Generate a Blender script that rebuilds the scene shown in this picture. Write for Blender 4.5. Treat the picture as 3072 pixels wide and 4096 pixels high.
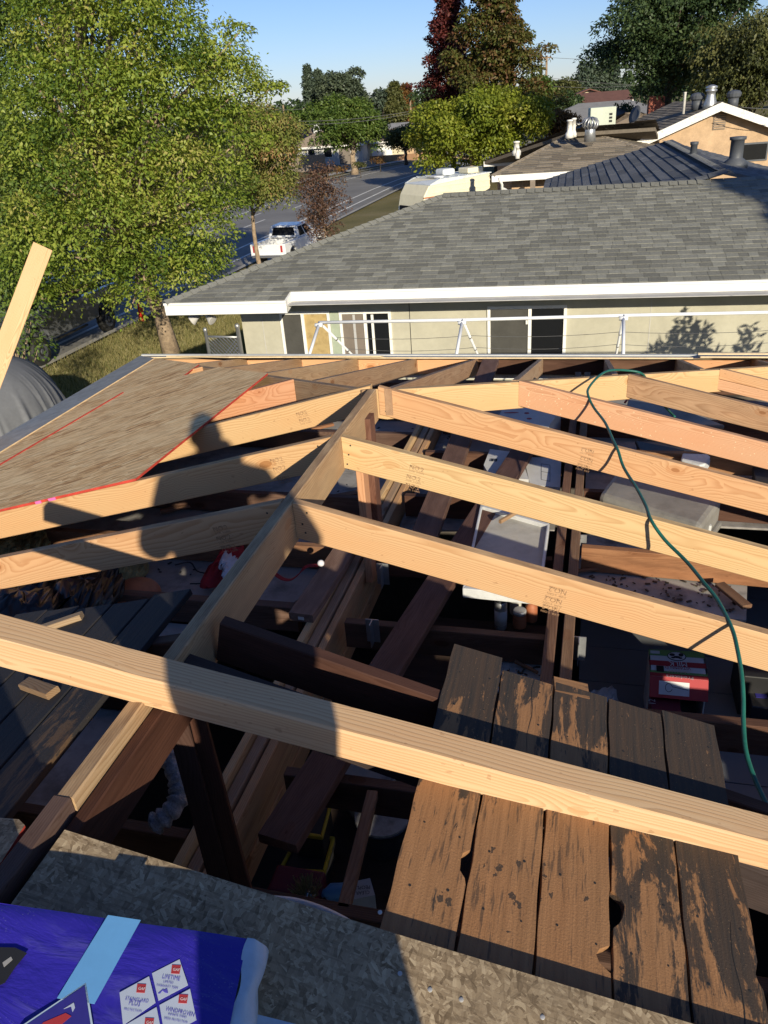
import bpy, bmesh, math, random
import numpy as np
from mathutils import Matrix, Vector, Euler
random.seed(7)
rng = np.random.default_rng(11)
SC = bpy.context.scene
COL = SC.collection
for o in list(bpy.data.objects):
    bpy.data.objects.remove(o)

# ------------------------------------------------------------------ camera
W, H, FPX = 3072.0, 4096.0, 3117.0
CAM = np.array([0.993, -3.504, 4.811])
YAW, PITCH, ROLL = -0.2729, 0.4784, -0.0778
_f = np.array([math.sin(YAW)*math.cos(PITCH), math.cos(YAW)*math.cos(PITCH), -math.sin(PITCH)])
_r0 = np.array([math.cos(YAW), -math.sin(YAW), 0.0])
_u0 = np.cross(_r0, _f)
_r = math.cos(ROLL)*_r0 + math.sin(ROLL)*_u0
_u = -math.sin(ROLL)*_r0 + math.cos(ROLL)*_u0
cd = bpy.data.cameras.new('camera')
cam = bpy.data.objects.new('camera', cd); COL.objects.link(cam)
cam.matrix_world = Matrix(((_r[0], _u[0], -_f[0], CAM[0]), (_r[1], _u[1], -_f[1], CAM[1]),
                           (_r[2], _u[2], -_f[2], CAM[2]), (0, 0, 0, 1)))
cd.sensor_fit = 'VERTICAL'; cd.sensor_height = 36.0; cd.lens = 36.0*FPX/H
cd.clip_start = 0.05; cd.clip_end = 3000
SC.camera = cam

# ------------------------------------------------------------------ light
SUN_AZ, SUN_EL = math.radians(-29.0), math.radians(18.8)      # heading of the light, height of the sun
LD = np.array([math.sin(SUN_AZ)*math.cos(SUN_EL), math.cos(SUN_AZ)*math.cos(SUN_EL), -math.sin(SUN_EL)])
wd = bpy.data.worlds.new('World'); SC.world = wd; wd.use_nodes = True
wt = wd.node_tree; bg = wt.nodes['Background']
sky = wt.nodes.new('ShaderNodeTexSky'); sky.sky_type = 'NISHITA'; sky.sun_disc = False
sky.sun_elevation = SUN_EL
sky.sun_rotation = math.atan2(-LD[0], -LD[1])
sky.altitude = 0; sky.air_density = 1.0; sky.dust_density = 0.15; sky.ozone_density = 5.0
tnt = wt.nodes.new('ShaderNodeMix'); tnt.data_type = 'RGBA'; tnt.blend_type = 'MULTIPLY'; tnt.inputs[0].default_value = 1.0
tnt.inputs[7].default_value = (.94, .90, 1.08, 1)          # white balance of the clear sky
wt.links.new(sky.outputs[0], tnt.inputs[6]); wt.links.new(tnt.outputs[2], bg.inputs[0]); bg.inputs[1].default_value = 0.076
sd = bpy.data.lights.new('sun', 'SUN'); sd.energy = 4.2; sd.angle = math.radians(0.53); sd.color = (1.0, 0.90, 0.70)
so = bpy.data.objects.new('sun', sd); COL.objects.link(so)
so.rotation_euler = Vector(LD).to_track_quat('-Z', 'Y').to_euler(); so.location = (10, -20, 15)
SC.view_settings.view_transform = 'Standard'; SC.view_settings.look = 'None'
SC.view_settings.exposure = 0.60; SC.view_settings.gamma = 1.0
SC.render.engine = 'CYCLES'

# ------------------------------------------------------------------ geometry of the place
G = -1.0                     # street and lawn lie a metre below the house floors
ZR, M = 3.6, 0.2543          # top of the ridge board, roof slope (3 in 12)
def ray(px):
    d = _f + _r*(px[0]-W/2)/FPX + _u*(H/2-px[1])/FPX
    return d
def onp(px, n, d):
    D = ray(px); n = np.array(n, float); t = (d-n@CAM)/(n@D); return CAM+t*D
def PZ(px, z): return onp(px, (0, 0, 1), z)
def PX(px, x): return onp(px, (1, 0, 0), x)
def PY(px, y): return onp(px, (0, 1, 0), y)
def PL(px, dz=0.0): return onp(px, (-M, 0, 1), ZR+dz)
def PR(px, dz=0.0): return onp(px, (M, 0, 1), ZR+dz)
def PD(px, dist):
    D = ray(px); return CAM + D*dist/math.hypot(D[0], D[1])

# ------------------------------------------------------------------ object helpers
def setp(o, label=None, cat=None, group=None, kind=None):
    if label: o['label'] = label
    if cat: o['category'] = cat
    if group: o['group'] = group
    if kind: o['kind'] = kind
    return o
def thing(name, label, cat, loc=(0, 0, 0), rz=0.0, group=None):
    o = bpy.data.objects.new(name, None); COL.objects.link(o)
    o.empty_display_size = 0.2
    o.location = loc; o.rotation_euler = (0, 0, rz)
    return setp(o, label, cat, group)
def link(name, me, parent=None, mats=None):
    o = bpy.data.objects.new(name, me); COL.objects.link(o)
    if mats is not None:
        for m in (mats if isinstance(mats, (list, tuple)) else [mats]): me.materials.append(m)
    if parent is not None: o.parent = parent
    return o
def copy_tree(o, parent=None):
    c = o.copy(); COL.objects.link(c)
    if parent is not None:
        c.parent = parent; c.matrix_parent_inverse = o.matrix_parent_inverse
    for ch in list(o.children): copy_tree(ch, c)
    return c

class MB:
    def __init__(s): s.v = []; s.f = []; s.m = []
    def add(s, vs, fs, mi=0):
        b = len(s.v); s.v += [tuple(map(float, p)) for p in vs]
        s.f += [tuple(b+i for i in f) for f in fs]; s.m += [mi]*len(fs); return s
    def box(s, x0, x1, y0, y1, z0, z1, mi=0):
        return s.add([(x0,y0,z0),(x1,y0,z0),(x1,y1,z0),(x0,y1,z0),(x0,y0,z1),(x1,y0,z1),(x1,y1,z1),(x0,y1,z1)],
              [(3,2,1,0),(4,5,6,7),(0,1,5,4),(1,2,6,5),(2,3,7,6),(3,0,4,7)], mi)
    def obox(s, c, ax, ay, az, mi=0):
        c, ax, ay, az = (np.array(a, float) for a in (c, ax, ay, az))
        vs = [c+i*ax+j*ay+k*az for k in (-1, 1) for i, j in ((-1,-1),(1,-1),(1,1),(-1,1))]
        return s.add(vs, [(3,2,1,0),(4,5,6,7),(0,1,5,4),(1,2,6,5),(2,3,7,6),(3,0,4,7)], mi)
    def prism(s, poly, dvec, mi=0, mside=None):
        """poly = top outline (counter-clockwise from outside), dvec = offset to the bottom"""
        poly = [np.array(p, float) for p in poly]; n = len(poly); d = np.array(dvec, float)
        nrm = np.zeros(3)
        for i in range(n): nrm += np.cross(poly[i]-poly[0], poly[(i+1) % n]-poly[0])
        if nrm @ d > 0: poly = poly[::-1]
        vs = poly+[p+d for p in poly]; ms = mi if mside is None else mside
        s.add(vs, [tuple(range(n))], mi)
        b = len(s.v)-2*n
        s.f.append(tuple(b+n+i for i in reversed(range(n)))); s.m.append(mi)
        for i in range(n):
            j = (i+1) % n; s.f.append((b+j, b+i, b+n+i, b+n+j)); s.m.append(ms)
        return s
    def tube(s, pts, r, n=8, mi=0, cap=True):
        pts = [np.array(p, float) for p in pts]; k = len(pts)
        rs = r if isinstance(r, (list, tuple)) else [r]*k
        b = len(s.v); prev = None
        for i, p in enumerate(pts):
            t = pts[min(i+1, k-1)]-pts[max(i-1, 0)]; t = t/(np.linalg.norm(t)+1e-12)
            if prev is None:
                a = np.array([0, 0, 1.0]) if abs(t[2]) < .9 else np.array([1.0, 0, 0])
            else: a = prev
            x = a-(a@t)*t; x /= np.linalg.norm(x)+1e-12; y = np.cross(t, x); prev = x
            for q in range(n):
                w = 2*math.pi*q/n; s.v.append(tuple(p+rs[i]*(math.cos(w)*x+math.sin(w)*y)))
        for i in range(k-1):
            for q in range(n):
                q2 = (q+1) % n
                s.f.append((b+i*n+q, b+i*n+q2, b+(i+1)*n+q2, b+(i+1)*n+q)); s.m.append(mi)
        if cap:
            s.f.append(tuple(b+q for q in reversed(range(n)))); s.m.append(mi)
            s.f.append(tuple(b+(k-1)*n+q for q in range(n))); s.m.append(mi)
        return s
    def lathe(s, prof, c=(0, 0, 0), n=20, mi=0, axis=None):
        """profile [(r,z)...] spun about z (or another axis) through c"""
        c = np.array(c, float); b = len(s.v)
        if axis is None: X, Y, Z = np.eye(3)
        else:
            Z = np.array(axis, float); Z /= np.linalg.norm(Z)
            a = np.array([1., 0, 0]) if abs(Z[0]) < .9 else np.array([0, 1., 0])
            X = np.cross(a, Z); X /= np.linalg.norm(X); Y = np.cross(Z, X)
        for r, z in prof:
            for q in range(n):
                w = 2*math.pi*q/n; s.v.append(tuple(c+r*math.cos(w)*X+r*math.sin(w)*Y+z*Z))
        for i in range(len(prof)-1):
            for q in range(n):
                q2 = (q+1) % n
                s.f.append((b+i*n+q, b+i*n+q2, b+(i+1)*n+q2, b+(i+1)*n+q)); s.m.append(mi)
        s.f.append(tuple(b+q for q in reversed(range(n)))); s.m.append(mi)
        s.f.append(tuple(b+(len(prof)-1)*n+q for q in range(n))); s.m.append(mi)
        return s
    def mesh(s, name, mats, smooth=False):
        me = bpy.data.meshes.new(name); me.from_pydata(s.v, [], s.f)
        for m in (mats if isinstance(mats, (list, tuple)) else [mats]): me.materials.append(m)
        me.polygons.foreach_set('material_index', s.m)
        if smooth: me.polygons.foreach_set('use_smooth', [True]*len(s.f))
        me.update(); return me
    def build(s, name, mats, parent=None, smooth=False, origin=None, bevel=0):
        if origin is not None:
            o_ = np.array(origin, float); s.v = [tuple(np.array(p)-o_) for p in s.v]
        o = link(name, s.mesh(name, mats, smooth), parent)
        if origin is not None: o.location = tuple(o_)
        if bevel:
            md = o.modifiers.new('bevel', 'BEVEL'); md.width = bevel; md.segments = 2; md.limit_method = 'ANGLE'
        return o
def cen(pts): return np.mean(np.array([np.array(p, float) for p in pts]), axis=0)

# ------------------------------------------------------------------ materials
def newmat(name):
    m = bpy.data.materials.new(name); m.use_nodes = True
    nt = m.node_tree; b = nt.nodes['Principled BSDF']; return m, nt, b
def N(nt, t, **kw):
    n = nt.nodes.new(t)
    for k, v in kw.items():
        if k.startswith('i_'):
            key = k[2:]; key = int(key) if key.isdigit() else key.replace('_', ' ')
            n.inputs[key].default_value = v
        else: setattr(n, k, v)
    return n
def math_(nt, op, a, b=None, clamp=False):
    n = nt.nodes.new('ShaderNodeMath'); n.operation = op; n.use_clamp = clamp
    for i, x in enumerate((a, b)):
        if x is None: continue
        if isinstance(x, (int, float)): n.inputs[i].default_value = x
        else: nt.links.new(x, n.inputs[i])
    return n.outputs[0]
def mixc(nt, fac, a, b, blend='MIX'):
    n = nt.nodes.new('ShaderNodeMix'); n.data_type = 'RGBA'; n.blend_type = blend
    for s_, x in ((n.inputs[0], fac), (n.inputs[6], a), (n.inputs[7], b)):
        if isinstance(x, (int, float)): s_.default_value = x
        elif isinstance(x, (tuple, list)): s_.default_value = (x[0], x[1], x[2], 1)
        else: nt.links.new(x, s_)
    return n.outputs[2]
def ramp(nt, fac, stops, interp='LINEAR'):
    n = nt.nodes.new('ShaderNodeValToRGB'); n.color_ramp.interpolation = interp
    cr = n.color_ramp
    while len(cr.elements) < len(stops): cr.elements.new(0.5)
    for e, (p, c) in zip(cr.elements, stops):
        e.position = p; e.color = (c, c, c, 1) if isinstance(c, (int, float)) else (c[0], c[1], c[2], 1)
    nt.links.new(fac, n.inputs[0]); return n.outputs[0]
def noise(nt, vec, scale, detail=4, rough=.55, dist=0.0):
    n = N(nt, 'ShaderNodeTexNoise'); n.inputs['Scale'].default_value = scale; n.inputs['Detail'].default_value = detail
    n.inputs['Roughness'].default_value = rough; n.inputs['Distortion'].default_value = dist
    nt.links.new(vec, n.inputs['Vector']); return n
def mapping(nt, vec, scale=(1, 1, 1), rot=(0, 0, 0), loc=(0, 0, 0)):
    n = nt.nodes.new('ShaderNodeMapping'); n.inputs['Scale'].default_value = scale
    n.inputs['Rotation'].default_value = rot; n.inputs['Location'].default_value = loc
    nt.links.new(vec, n.inputs['Vector']); return n.outputs[0]
def bump(nt, b, h, strength=.3, dist=.01):
    n = nt.nodes.new('ShaderNodeBump'); n.inputs['Strength'].default_value = strength; n.inputs['Distance'].default_value = dist
    nt.links.new(h, n.inputs['Height']); nt.links.new(n.outputs[0], b.inputs['Normal'])
def objco(nt, rnd=True):
    tc = nt.nodes.new('ShaderNodeTexCoord')
    if not rnd: return tc.outputs['Object'], None
    oi = nt.nodes.new('ShaderNodeObjectInfo')
    cx = nt.nodes.new('ShaderNodeCombineXYZ')
    nt.links.new(math_(nt, 'MULTIPLY', oi.outputs['Random'], 57.0), cx.inputs[0])
    va = nt.nodes.new('ShaderNodeVectorMath'); va.operation = 'ADD'
    nt.links.new(tc.outputs['Object'], va.inputs[0]); nt.links.new(cx.outputs[0], va.inputs[1])
    return va.outputs[0], oi
def geoco(nt):
    g = nt.nodes.new('ShaderNodeNewGeometry'); return g.outputs['Position']

def mat_wood(name, ring=.0062, dark=(.60, .41, .27), rough=.75, spread=.75, grime=0.0, knots=1.0, base=None):
    """sawn lumber: growth rings about an axis outside the stick, knots, mill blotches; tint from obj.color"""
    m, nt, b = newmat(name)
    co, oi = objco(nt)
    tint = oi.outputs['Color'] if base is None else None
    sx = nt.nodes.new('ShaderNodeSeparateXYZ'); nt.links.new(co, sx.inputs[0])
    wob = noise(nt, mapping(nt, co, (1.1, 5, 5)), 1.0, 3)
    wc = nt.nodes.new('ShaderNodeSeparateColor'); nt.links.new(wob.outputs['Color'], wc.inputs[0])
    rn = oi.outputs['Random']
    oy = math_(nt, 'ADD', math_(nt, 'MULTIPLY', rn, .06), .035)
    oz = math_(nt, 'MULTIPLY', math_(nt, 'SUBTRACT', math_(nt, 'FRACT', math_(nt, 'MULTIPLY', rn, 17.3)), .2), .12)
    y = math_(nt, 'ADD', math_(nt, 'ADD', sx.outputs[1], oy), math_(nt, 'MULTIPLY', math_(nt, 'SUBTRACT', wc.outputs[0], .5), .06))
    z = math_(nt, 'ADD', math_(nt, 'ADD', sx.outputs[2], oz), math_(nt, 'MULTIPLY', math_(nt, 'SUBTRACT', wc.outputs[1], .5), .06))
    r = math_(nt, 'SQRT', math_(nt, 'ADD', math_(nt, 'MULTIPLY', y, y), math_(nt, 'MULTIPLY', z, z)))
    # knots
    vo = N(nt, 'ShaderNodeTexVoronoi', voronoi_dimensions='3D'); vo.inputs['Scale'].default_value = 1.0
    nt.links.new(mapping(nt, co, (4.5, 9.0, 9.0)), vo.inputs['Vector'])
    d = vo.outputs['Distance']
    pick = nt.nodes.new('ShaderNodeSeparateColor'); nt.links.new(vo.outputs['Color'], pick.inputs[0])
    on = math_(nt, 'MULTIPLY', math_(nt, 'GREATER_THAN', pick.outputs[0], .74), knots)
    near = math_(nt, 'MULTIPLY', math_(nt, 'POWER', math_(nt, 'SUBTRACT', 1.0, math_(nt, 'MULTIPLY', d, 1.5), True), 1.6), on)
    r2 = math_(nt, 'ADD', r, math_(nt, 'MULTIPLY', near, .035))
    ph = math_(nt, 'FRACT', math_(nt, 'DIVIDE', r2, ring))
    late = math_(nt, 'MULTIPLY', math_(nt, 'POWER', ph, 2.2), math_(nt, 'SUBTRACT', 1.0, math_(nt, 'POWER', ph, 14.0)))
    fine = noise(nt, mapping(nt, co, (3, 160, 160)), 1.0, 2)
    late = math_(nt, 'MULTIPLY', late, math_(nt, 'ADD', .55, math_(nt, 'MULTIPLY', fine.outputs[0], .8)))
    blot = noise(nt, mapping(nt, co, (2.0, 7, 7)), 1.0, 4)
    if tint is None:
        rg = nt.nodes.new('ShaderNodeRGB'); rg.outputs[0].default_value = (*base, 1); tint = rg.outputs[0]
    darkc = mixc(nt, 1.0, tint, dark, 'MULTIPLY')
    c = mixc(nt, math_(nt, 'MULTIPLY', late, spread), tint, darkc)
    c = mixc(nt, math_(nt, 'MULTIPLY', math_(nt, 'SUBTRACT', blot.outputs[0], .35, True), .9, True), c, mixc(nt, 1.0, c, (1.05, .78, .62), 'MULTIPLY'))
    kn = math_(nt, 'MULTIPLY', math_(nt, 'MULTIPLY', math_(nt, 'LESS_THAN', d, .15), on), .75)
    kr = math_(nt, 'MULTIPLY', math_(nt, 'MULTIPLY', math_(nt, 'LESS_THAN', d, .24), on), .35)
    c = mixc(nt, kr, c, mixc(nt, 1.0, tint, (.75, .5, .34), 'MULTIPLY'))
    c = mixc(nt, kn, c, mixc(nt, 1.0, tint, (.52, .33, .2), 'MULTIPLY'))
    if grime > 0:
        gn = noise(nt, mapping(nt, co, (4, 20, 20)), 1.0, 5, .65)
        g = math_(nt, 'MULTIPLY', ramp(nt, gn.outputs[0], [(.35, 0.0), (.62, 1.0)]), grime)
        c = mixc(nt, g, c, mixc(nt, 1.0, c, (.45, .42, .42), 'MULTIPLY'))
    sp = noise(nt, mapping(nt, co, (30, 60, 60)), 1.0, 2)
    c = mixc(nt, math_(nt, 'MULTIPLY', math_(nt, 'GREATER_THAN', sp.outputs[0], .71), .4), c, mixc(nt, 1.0, c, (.5, .4, .35), 'MULTIPLY'))
    nt.links.new(c, b.inputs['Base Color']); b.inputs['Roughness'].default_value = rough
    b.inputs['Specular IOR Level'].default_value = .25
    hh = math_(nt, 'ADD', late, math_(nt, 'MULTIPLY', fine.outputs[0], .6))
    bump(nt, b, hh, .25, .002)
    return m

def mat_plain(name, col, rough=.6, var=.12, scale=6, metal=0.0, spec=.4, bmp=0.0, use_tint=False, dirt=None, dirt_amt=.5, coords='obj'):
    m, nt, b = newmat(name)
    co, oi = objco(nt)
    if coords == 'geo': co = geoco(nt)
    n1 = noise(nt, co, scale, 5, .6); n2 = noise(nt, co, scale*7, 3, .6)
    src = oi.outputs['Color'] if use_tint else col
    f = math_(nt, 'ADD', math_(nt, 'MULTIPLY', n1.outputs[0], .7), math_(nt, 'MULTIPLY', n2.outputs[0], .3))
    lo, hi = 1-var*1.6, 1+var*1.2
    rr = ramp(nt, f, [(.3, (lo, lo, lo)), (.7, (hi, hi, hi))])
    c = mixc(nt, 1.0, src, rr, 'MULTIPLY')
    if dirt is not None:
        n3 = noise(nt, co, scale*1.7, 6, .7)
        c = mixc(nt, math_(nt, 'MULTIPLY', ramp(nt, n3.outputs[0], [(.5, 0.0), (.68, 1.0)]), dirt_amt), c, dirt)
    nt.links.new(c, b.inputs['Base Color'])
    b.inputs['Roughness'].default_value = rough; b.inputs['Metallic'].default_value = metal
    b.inputs['Specular IOR Level'].default_value = spec
    if bmp: bump(nt, b, n2.outputs[0], bmp, .01)
    return m

def mat_osb(name, cols, sx=9.0, sy=55.0, rough=.85, grime=0.0, grimec=(.12, .11, .10), rots=(-.35, .25, 1.0), dust=None):
    m, nt, b = newmat(name)
    co, oi = objco(nt)
    c = None; hgt = None
    for i, ro in enumerate(rots):
        vo = N(nt, 'ShaderNodeTexVoronoi', voronoi_dimensions='2D'); vo.inputs['Scale'].default_value = 1.0
        mp = mapping(nt, mapping(nt, co, rot=(0, 0, ro), loc=(3.1*i, 1.7*i, 0)), (sx*(1+.25*i), sy*(1-.15*i), 1))
        ds = noise(nt, co, 14, 2)
        va = nt.nodes.new('ShaderNodeVectorMath'); va.operation = 'ADD'
        nt.links.new(mp, va.inputs[0]); nt.links.new(ds.outputs['Color'], va.inputs[1])
        nt.links.new(va.outputs[0], vo.inputs['Vector'])
        sc = nt.nodes.new('ShaderNodeSeparateColor'); nt.links.new(vo.outputs['Color'], sc.inputs[0])
        fb = noise(nt, mapping(nt, mp, (.25, 2.2, 1)), 1, 2, .6)
        rc = ramp(nt, math_(nt, 'ADD', math_(nt, 'MULTIPLY', sc.outputs[0], .80), math_(nt, 'MULTIPLY', math_(nt, 'SUBTRACT', fb.outputs[0], .3), .5)), [(0, cols[0]), (.3, cols[1]), (.65, cols[2]), (1, cols[3])])
        if c is None: c, hgt = rc, sc.outputs[1]
        else:
            sel = math_(nt, 'GREATER_THAN', sc.outputs[2], .55)
            c = mixc(nt, sel, c, rc); hgt = math_(nt, 'MAXIMUM', hgt, math_(nt, 'MULTIPLY', sel, sc.outputs[1]))
    gr = noise(nt, mapping(nt, co, (6, 90, 1), (0, 0, rots[0])), 1, 4, .7)
    c = mixc(nt, math_(nt, 'MULTIPLY', ramp(nt, gr.outputs[0], [(.5, 0.), (.6, 1.)]), .45), c, mixc(nt, 1, c, (.4, .36, .33), 'MULTIPLY'))
    if dust is not None:
        dn = noise(nt, mapping(nt, co, (1.2, 3.5, 1), (0, 0, .3)), 1, 5, .6)
        c = mixc(nt, math_(nt, 'MULTIPLY', ramp(nt, dn.outputs[0], [(.42, 0.), (.62, 1.)]), .6), c, dust)
    if grime:
        gn = noise(nt, co, 4, 6, .65)
        c = mixc(nt, math_(nt, 'MULTIPLY', ramp(nt, gn.outputs[0], [(.42, 0.), (.66, 1.)]), grime), c, grimec)
    nt.links.new(c, b.inputs['Base Color']); b.inputs['Roughness'].default_value = rough
    b.inputs['Specular IOR Level'].default_value = .2
    bump(nt, b, hgt, .35, .003)
    return m

def mat_deck(name, wood, tar, amount, rough=.8, x0=2.9, slope=.22):
    """old sheathing board: brown wood under patches and spots of black roofing tar"""
    m, nt, b = newmat(name)
    co, oi = objco(nt)
    g = noise(nt, mapping(nt, co, (2.5, 70, 70)), 1, 4, .65)
    bl = noise(nt, mapping(nt, co, (2.5, 5, 5)), 1, 4)
    c = mixc(nt, g.outputs[0], (wood[0]*.55, wood[1]*.5, wood[2]*.45), (wood[0]*1.35, wood[1]*1.3, wood[2]*1.25))
    c = mixc(nt, math_(nt, 'MULTIPLY', bl.outputs[0], .6), c, mixc(nt, 1, c, (1.2, .85, .6), 'MULTIPLY'))
    big = noise(nt, mapping(nt, co, (3.0, 12, 12)), 1, 8, .72, .4)
    sx = nt.nodes.new('ShaderNodeSeparateXYZ')
    tc = nt.nodes.new('ShaderNodeTexCoord'); nt.links.new(tc.outputs['Object'], sx.inputs[0])
    # more tar towards the far (ridge-side lap) end of the board, where the felt was stuck
    oc = nt.nodes.new('ShaderNodeSeparateColor'); nt.links.new(oi.outputs['Color'], oc.inputs[0])
    grad = math_(nt, 'ADD', math_(nt, 'MULTIPLY', math_(nt, 'SUBTRACT', sx.outputs[0], x0), slope), math_(nt, 'SUBTRACT', oc.outputs[0], .5))
    lvl = math_(nt, 'ADD', math_(nt, 'ADD', big.outputs[0], grad), 0.0)
    t1 = ramp(nt, lvl, [(amount-.01, 0.0), (amount+.025, 1.0)])
    vo = N(nt, 'ShaderNodeTexVoronoi', voronoi_dimensions='3D'); vo.inputs['Scale'].default_value = 1
    nt.links.new(mapping(nt, co, (26, 34, 34)), vo.inputs['Vector'])
    wv = noise(nt, co, 90, 3)
    spd = math_(nt, 'ADD', vo.outputs['Distance'], math_(nt, 'MULTIPLY', wv.outputs[0], .85))
    reg = noise(nt, mapping(nt, co, (3, 6, 6)), 1, 2)
    t2 = math_(nt, 'MULTIPLY', math_(nt, 'LESS_THAN', spd, .66), math_(nt, 'GREATER_THAN', reg.outputs[0], .56))
    t = math_(nt, 'MAXIMUM', math_(nt, 'MULTIPLY', t1, math_(nt, 'ADD', .62, math_(nt, 'MULTIPLY', g.outputs[0], .55), True)), math_(nt, 'MULTIPLY', t2, .85))
    fk = noise(nt, mapping(nt, co, (9, 95, 95)), 1, 3, .6); fr_ = noise(nt, mapping(nt, co, (3.5, 11, 11)), 1, 3)
    t3 = math_(nt, 'MULTIPLY', ramp(nt, math_(nt, 'ADD', fk.outputs[0], math_(nt, 'MULTIPLY', math_(nt, 'SUBTRACT', fr_.outputs[0], .5), .55)), [(.58, 0.), (.66, 1.)]), .6)
    t = math_(nt, 'MAXIMUM', t, t3)
    c = mixc(nt, t, c, tar)
    fl = noise(nt, co, 210, 2)
    c = mixc(nt, math_(nt, 'MULTIPLY', math_(nt, 'GREATER_THAN', fl.outputs[0], .70), .5), c, (wood[0]*1.5, wood[1]*1.5, wood[2]*1.4))
    nt.links.new(c, b.inputs['Base Color']); b.inputs['Roughness'].default_value = rough
    b.inputs['Specular IOR Level'].default_value = .3
    bump(nt, b, math_(nt, 'ADD', g.outputs[0], math_(nt, 'MULTIPLY', fl.outputs[0], .5)), .5, .004)
    return m

def mat_leaf(name, cols, trans=.35, tcol=None, rough=.5):
    m, nt, b = newmat(name)
    at = N(nt, 'ShaderNodeAttribute'); at.attribute_name = 'tone'
    c = ramp(nt, at.outputs['Fac'], [(i/(len(cols)-1), q) for i, q in enumerate(cols)])
    nt.links.new(c, b.inputs['Base Color']); b.inputs['Roughness'].default_value = rough
    b.inputs['Specular IOR Level'].default_value = .35
    tr = nt.nodes.new('ShaderNodeBsdfTranslucent')
    nt.links.new(mixc(nt, 1, c, (1.3, 1.25, .5), 'MULTIPLY'), tr.inputs[0])
    mx = nt.nodes.new('ShaderNodeMixShader'); mx.inputs[0].default_value = trans
    nt.links.new(b.outputs[0], mx.inputs[1]); nt.links.new(tr.outputs[0], mx.inputs[2])
    nt.links.new(mx.outputs[0], nt.nodes['Material Output'].inputs[0])
    return m

MT = {}
MT['wood'] = mat_wood('new_fir')
MT['wood_top'] = mat_wood('greyed_top_edge', dark=(.55, .5, .45), grime=.85, knots=.0)  # greyer, blotchier and knot-free, for the top faces of sticks
MT['old'] = mat_wood('old_redwood', dark=(.55, .42, .36), grime=.6, rough=.8)
MT['ridge'] = mat_wood('ridge_fir', dark=(.5, .38, .28), grime=.35)
MT['beam'] = mat_wood('beam_fir', ring=.0085, dark=(.66, .50, .36), spread=.8)
MT['deck'] = mat_deck('deck_boards', (.27, .160, .082), (.028, .026, .024), .545, slope=.26)
MT['deck_l'] = mat_deck('deck_boards_tarred', (.11, .08, .055), (.021, .023, .028), .42, x0=6.6, slope=.05)
MT['osb'] = mat_osb('sheathing_board', [(.24, .105, .04), (.62, .36, .15), (.84, .56, .27), (.95, .76, .44)], 7.5, 85, rots=(-.33, -.12, -.55), dust=(.88, .64, .34))
MT['osb_w'] = mat_osb('weathered_sheathing', [(.13, .088, .05), (.29, .21, .125), (.38, .285, .175), (.56, .44, .28)], 38, 240, grime=.45, grimec=(.16, .125, .085), rots=(-.9, .15, .75, 1.6))
MT['red'] = mat_plain('red_edge_paint', (.50, .055, .035), .7, .25, 20)
MT['pink'] = mat_plain('pink_paint', (.80, .16, .42), .7, .1, 20)
MT['ply_edge'] = mat_plain('cream_edge', (.66, .52, .33), .7, .15, 14)
MT['ply_grey'] = mat_plain('grey_primed_board', (.30, .30, .29), .6, .2, 8, dirt=(.16, .15, .14), dirt_amt=.5)
MT['drip'] = mat_plain('drip_edge_metal', (.50, .50, .48), .45, .08, 10)
MT['white'] = mat_plain('white_paint', (.78, .77, .73), .55, .06, 5, dirt=(.55, .52, .47), dirt_amt=.25)
MT['white_old'] = mat_plain('peeling_white_paint', (.74, .72, .67), .7, .1, 9, dirt=(.30, .25, .2), dirt_amt=.6)
MT['pvc'] = mat_plain('white_pipe', (.76, .77, .78), .35, .05, 8)
MT['stucco'] = mat_plain('grey_green_siding', (.43, .41, .325), .9, .10, 1.5, bmp=.15)
MT['trim_green'] = mat_plain('green_primer', (.33, .38, .29), .8, .1, 4)
MT['tan'] = mat_plain('tan_stucco', (.47, .325, .20), .95, .16, 3.0, bmp=.6)
MT['cream'] = mat_plain('cream_wall', (.60, .52, .36), .9, .1, 2)
MT['greywall'] = mat_plain('grey_wall', (.30, .29, .28), .9, .1, 2)
MT['soffit'] = mat_plain('soffit', (.45, .44, .42), .8, .1, 4)
MT['glass'] = mat_plain('window_glass', (.012, .013, .015), .06, .05, 3, spec=.6)
MT['screen'] = mat_plain('insect_screen', (.06, .058, .052), .8, .15, 5)
MT['blind'] = mat_plain('brown_paper_blind', (.42, .31, .14), .9, .15, 5, dirt=(.2, .13, .05))
MT['curtain'] = mat_plain('grey_curtain', (.18, .15, .125), .9, .1, 4)
MT['alum'] = mat_plain('aluminium', (.62, .62, .62), .4, .05, 4, metal=.4)
MT['galv'] = mat_plain('galvanised_steel', (.42, .43, .44), .42, .12, 10, metal=.7)
MT['vent'] = mat_plain('vent_paint', (.075, .082, .095), .55, .1, 10)
MT['rubber'] = mat_plain('rubber', (.018, .018, .018), .7, .2, 10)
MT['carwhite'] = mat_plain('white_car_paint', (.72, .73, .74), .25, .03, 2, spec=.6)
MT['cargrey'] = mat_plain('grey_car_paint', (.16, .17, .185), .28, .04, 2, metal=.3, spec=.6)
MT['cardark'] = mat_plain('dark_car_paint', (.02, .02, .024), .25, .04, 2, spec=.6)
MT['black'] = mat_plain('black_plastic', (.02, .02, .021), .5, .1, 8)
MT['chrome'] = mat_plain('bright_metal', (.6, .6, .6), .25, .05, 5, metal=.9)
MT['rvcream'] = mat_plain('trailer_siding', (.74, .69, .50), .45, .05, 3, dirt=(.55, .48, .33), dirt_amt=.3)
MT['rvroof'] = mat_plain('trailer_roof', (.62, .66, .68), .5, .1, 3, dirt=(.35, .36, .37), dirt_amt=.4)
MT['hose'] = mat_plain('green_rubber_hose', (.015, .115, .085), .45, .25, 14)
MT['tarp'] = mat_plain('silver_tarp', (.155, .16, .17), .75, .12, 2.5, spec=.25)
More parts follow.
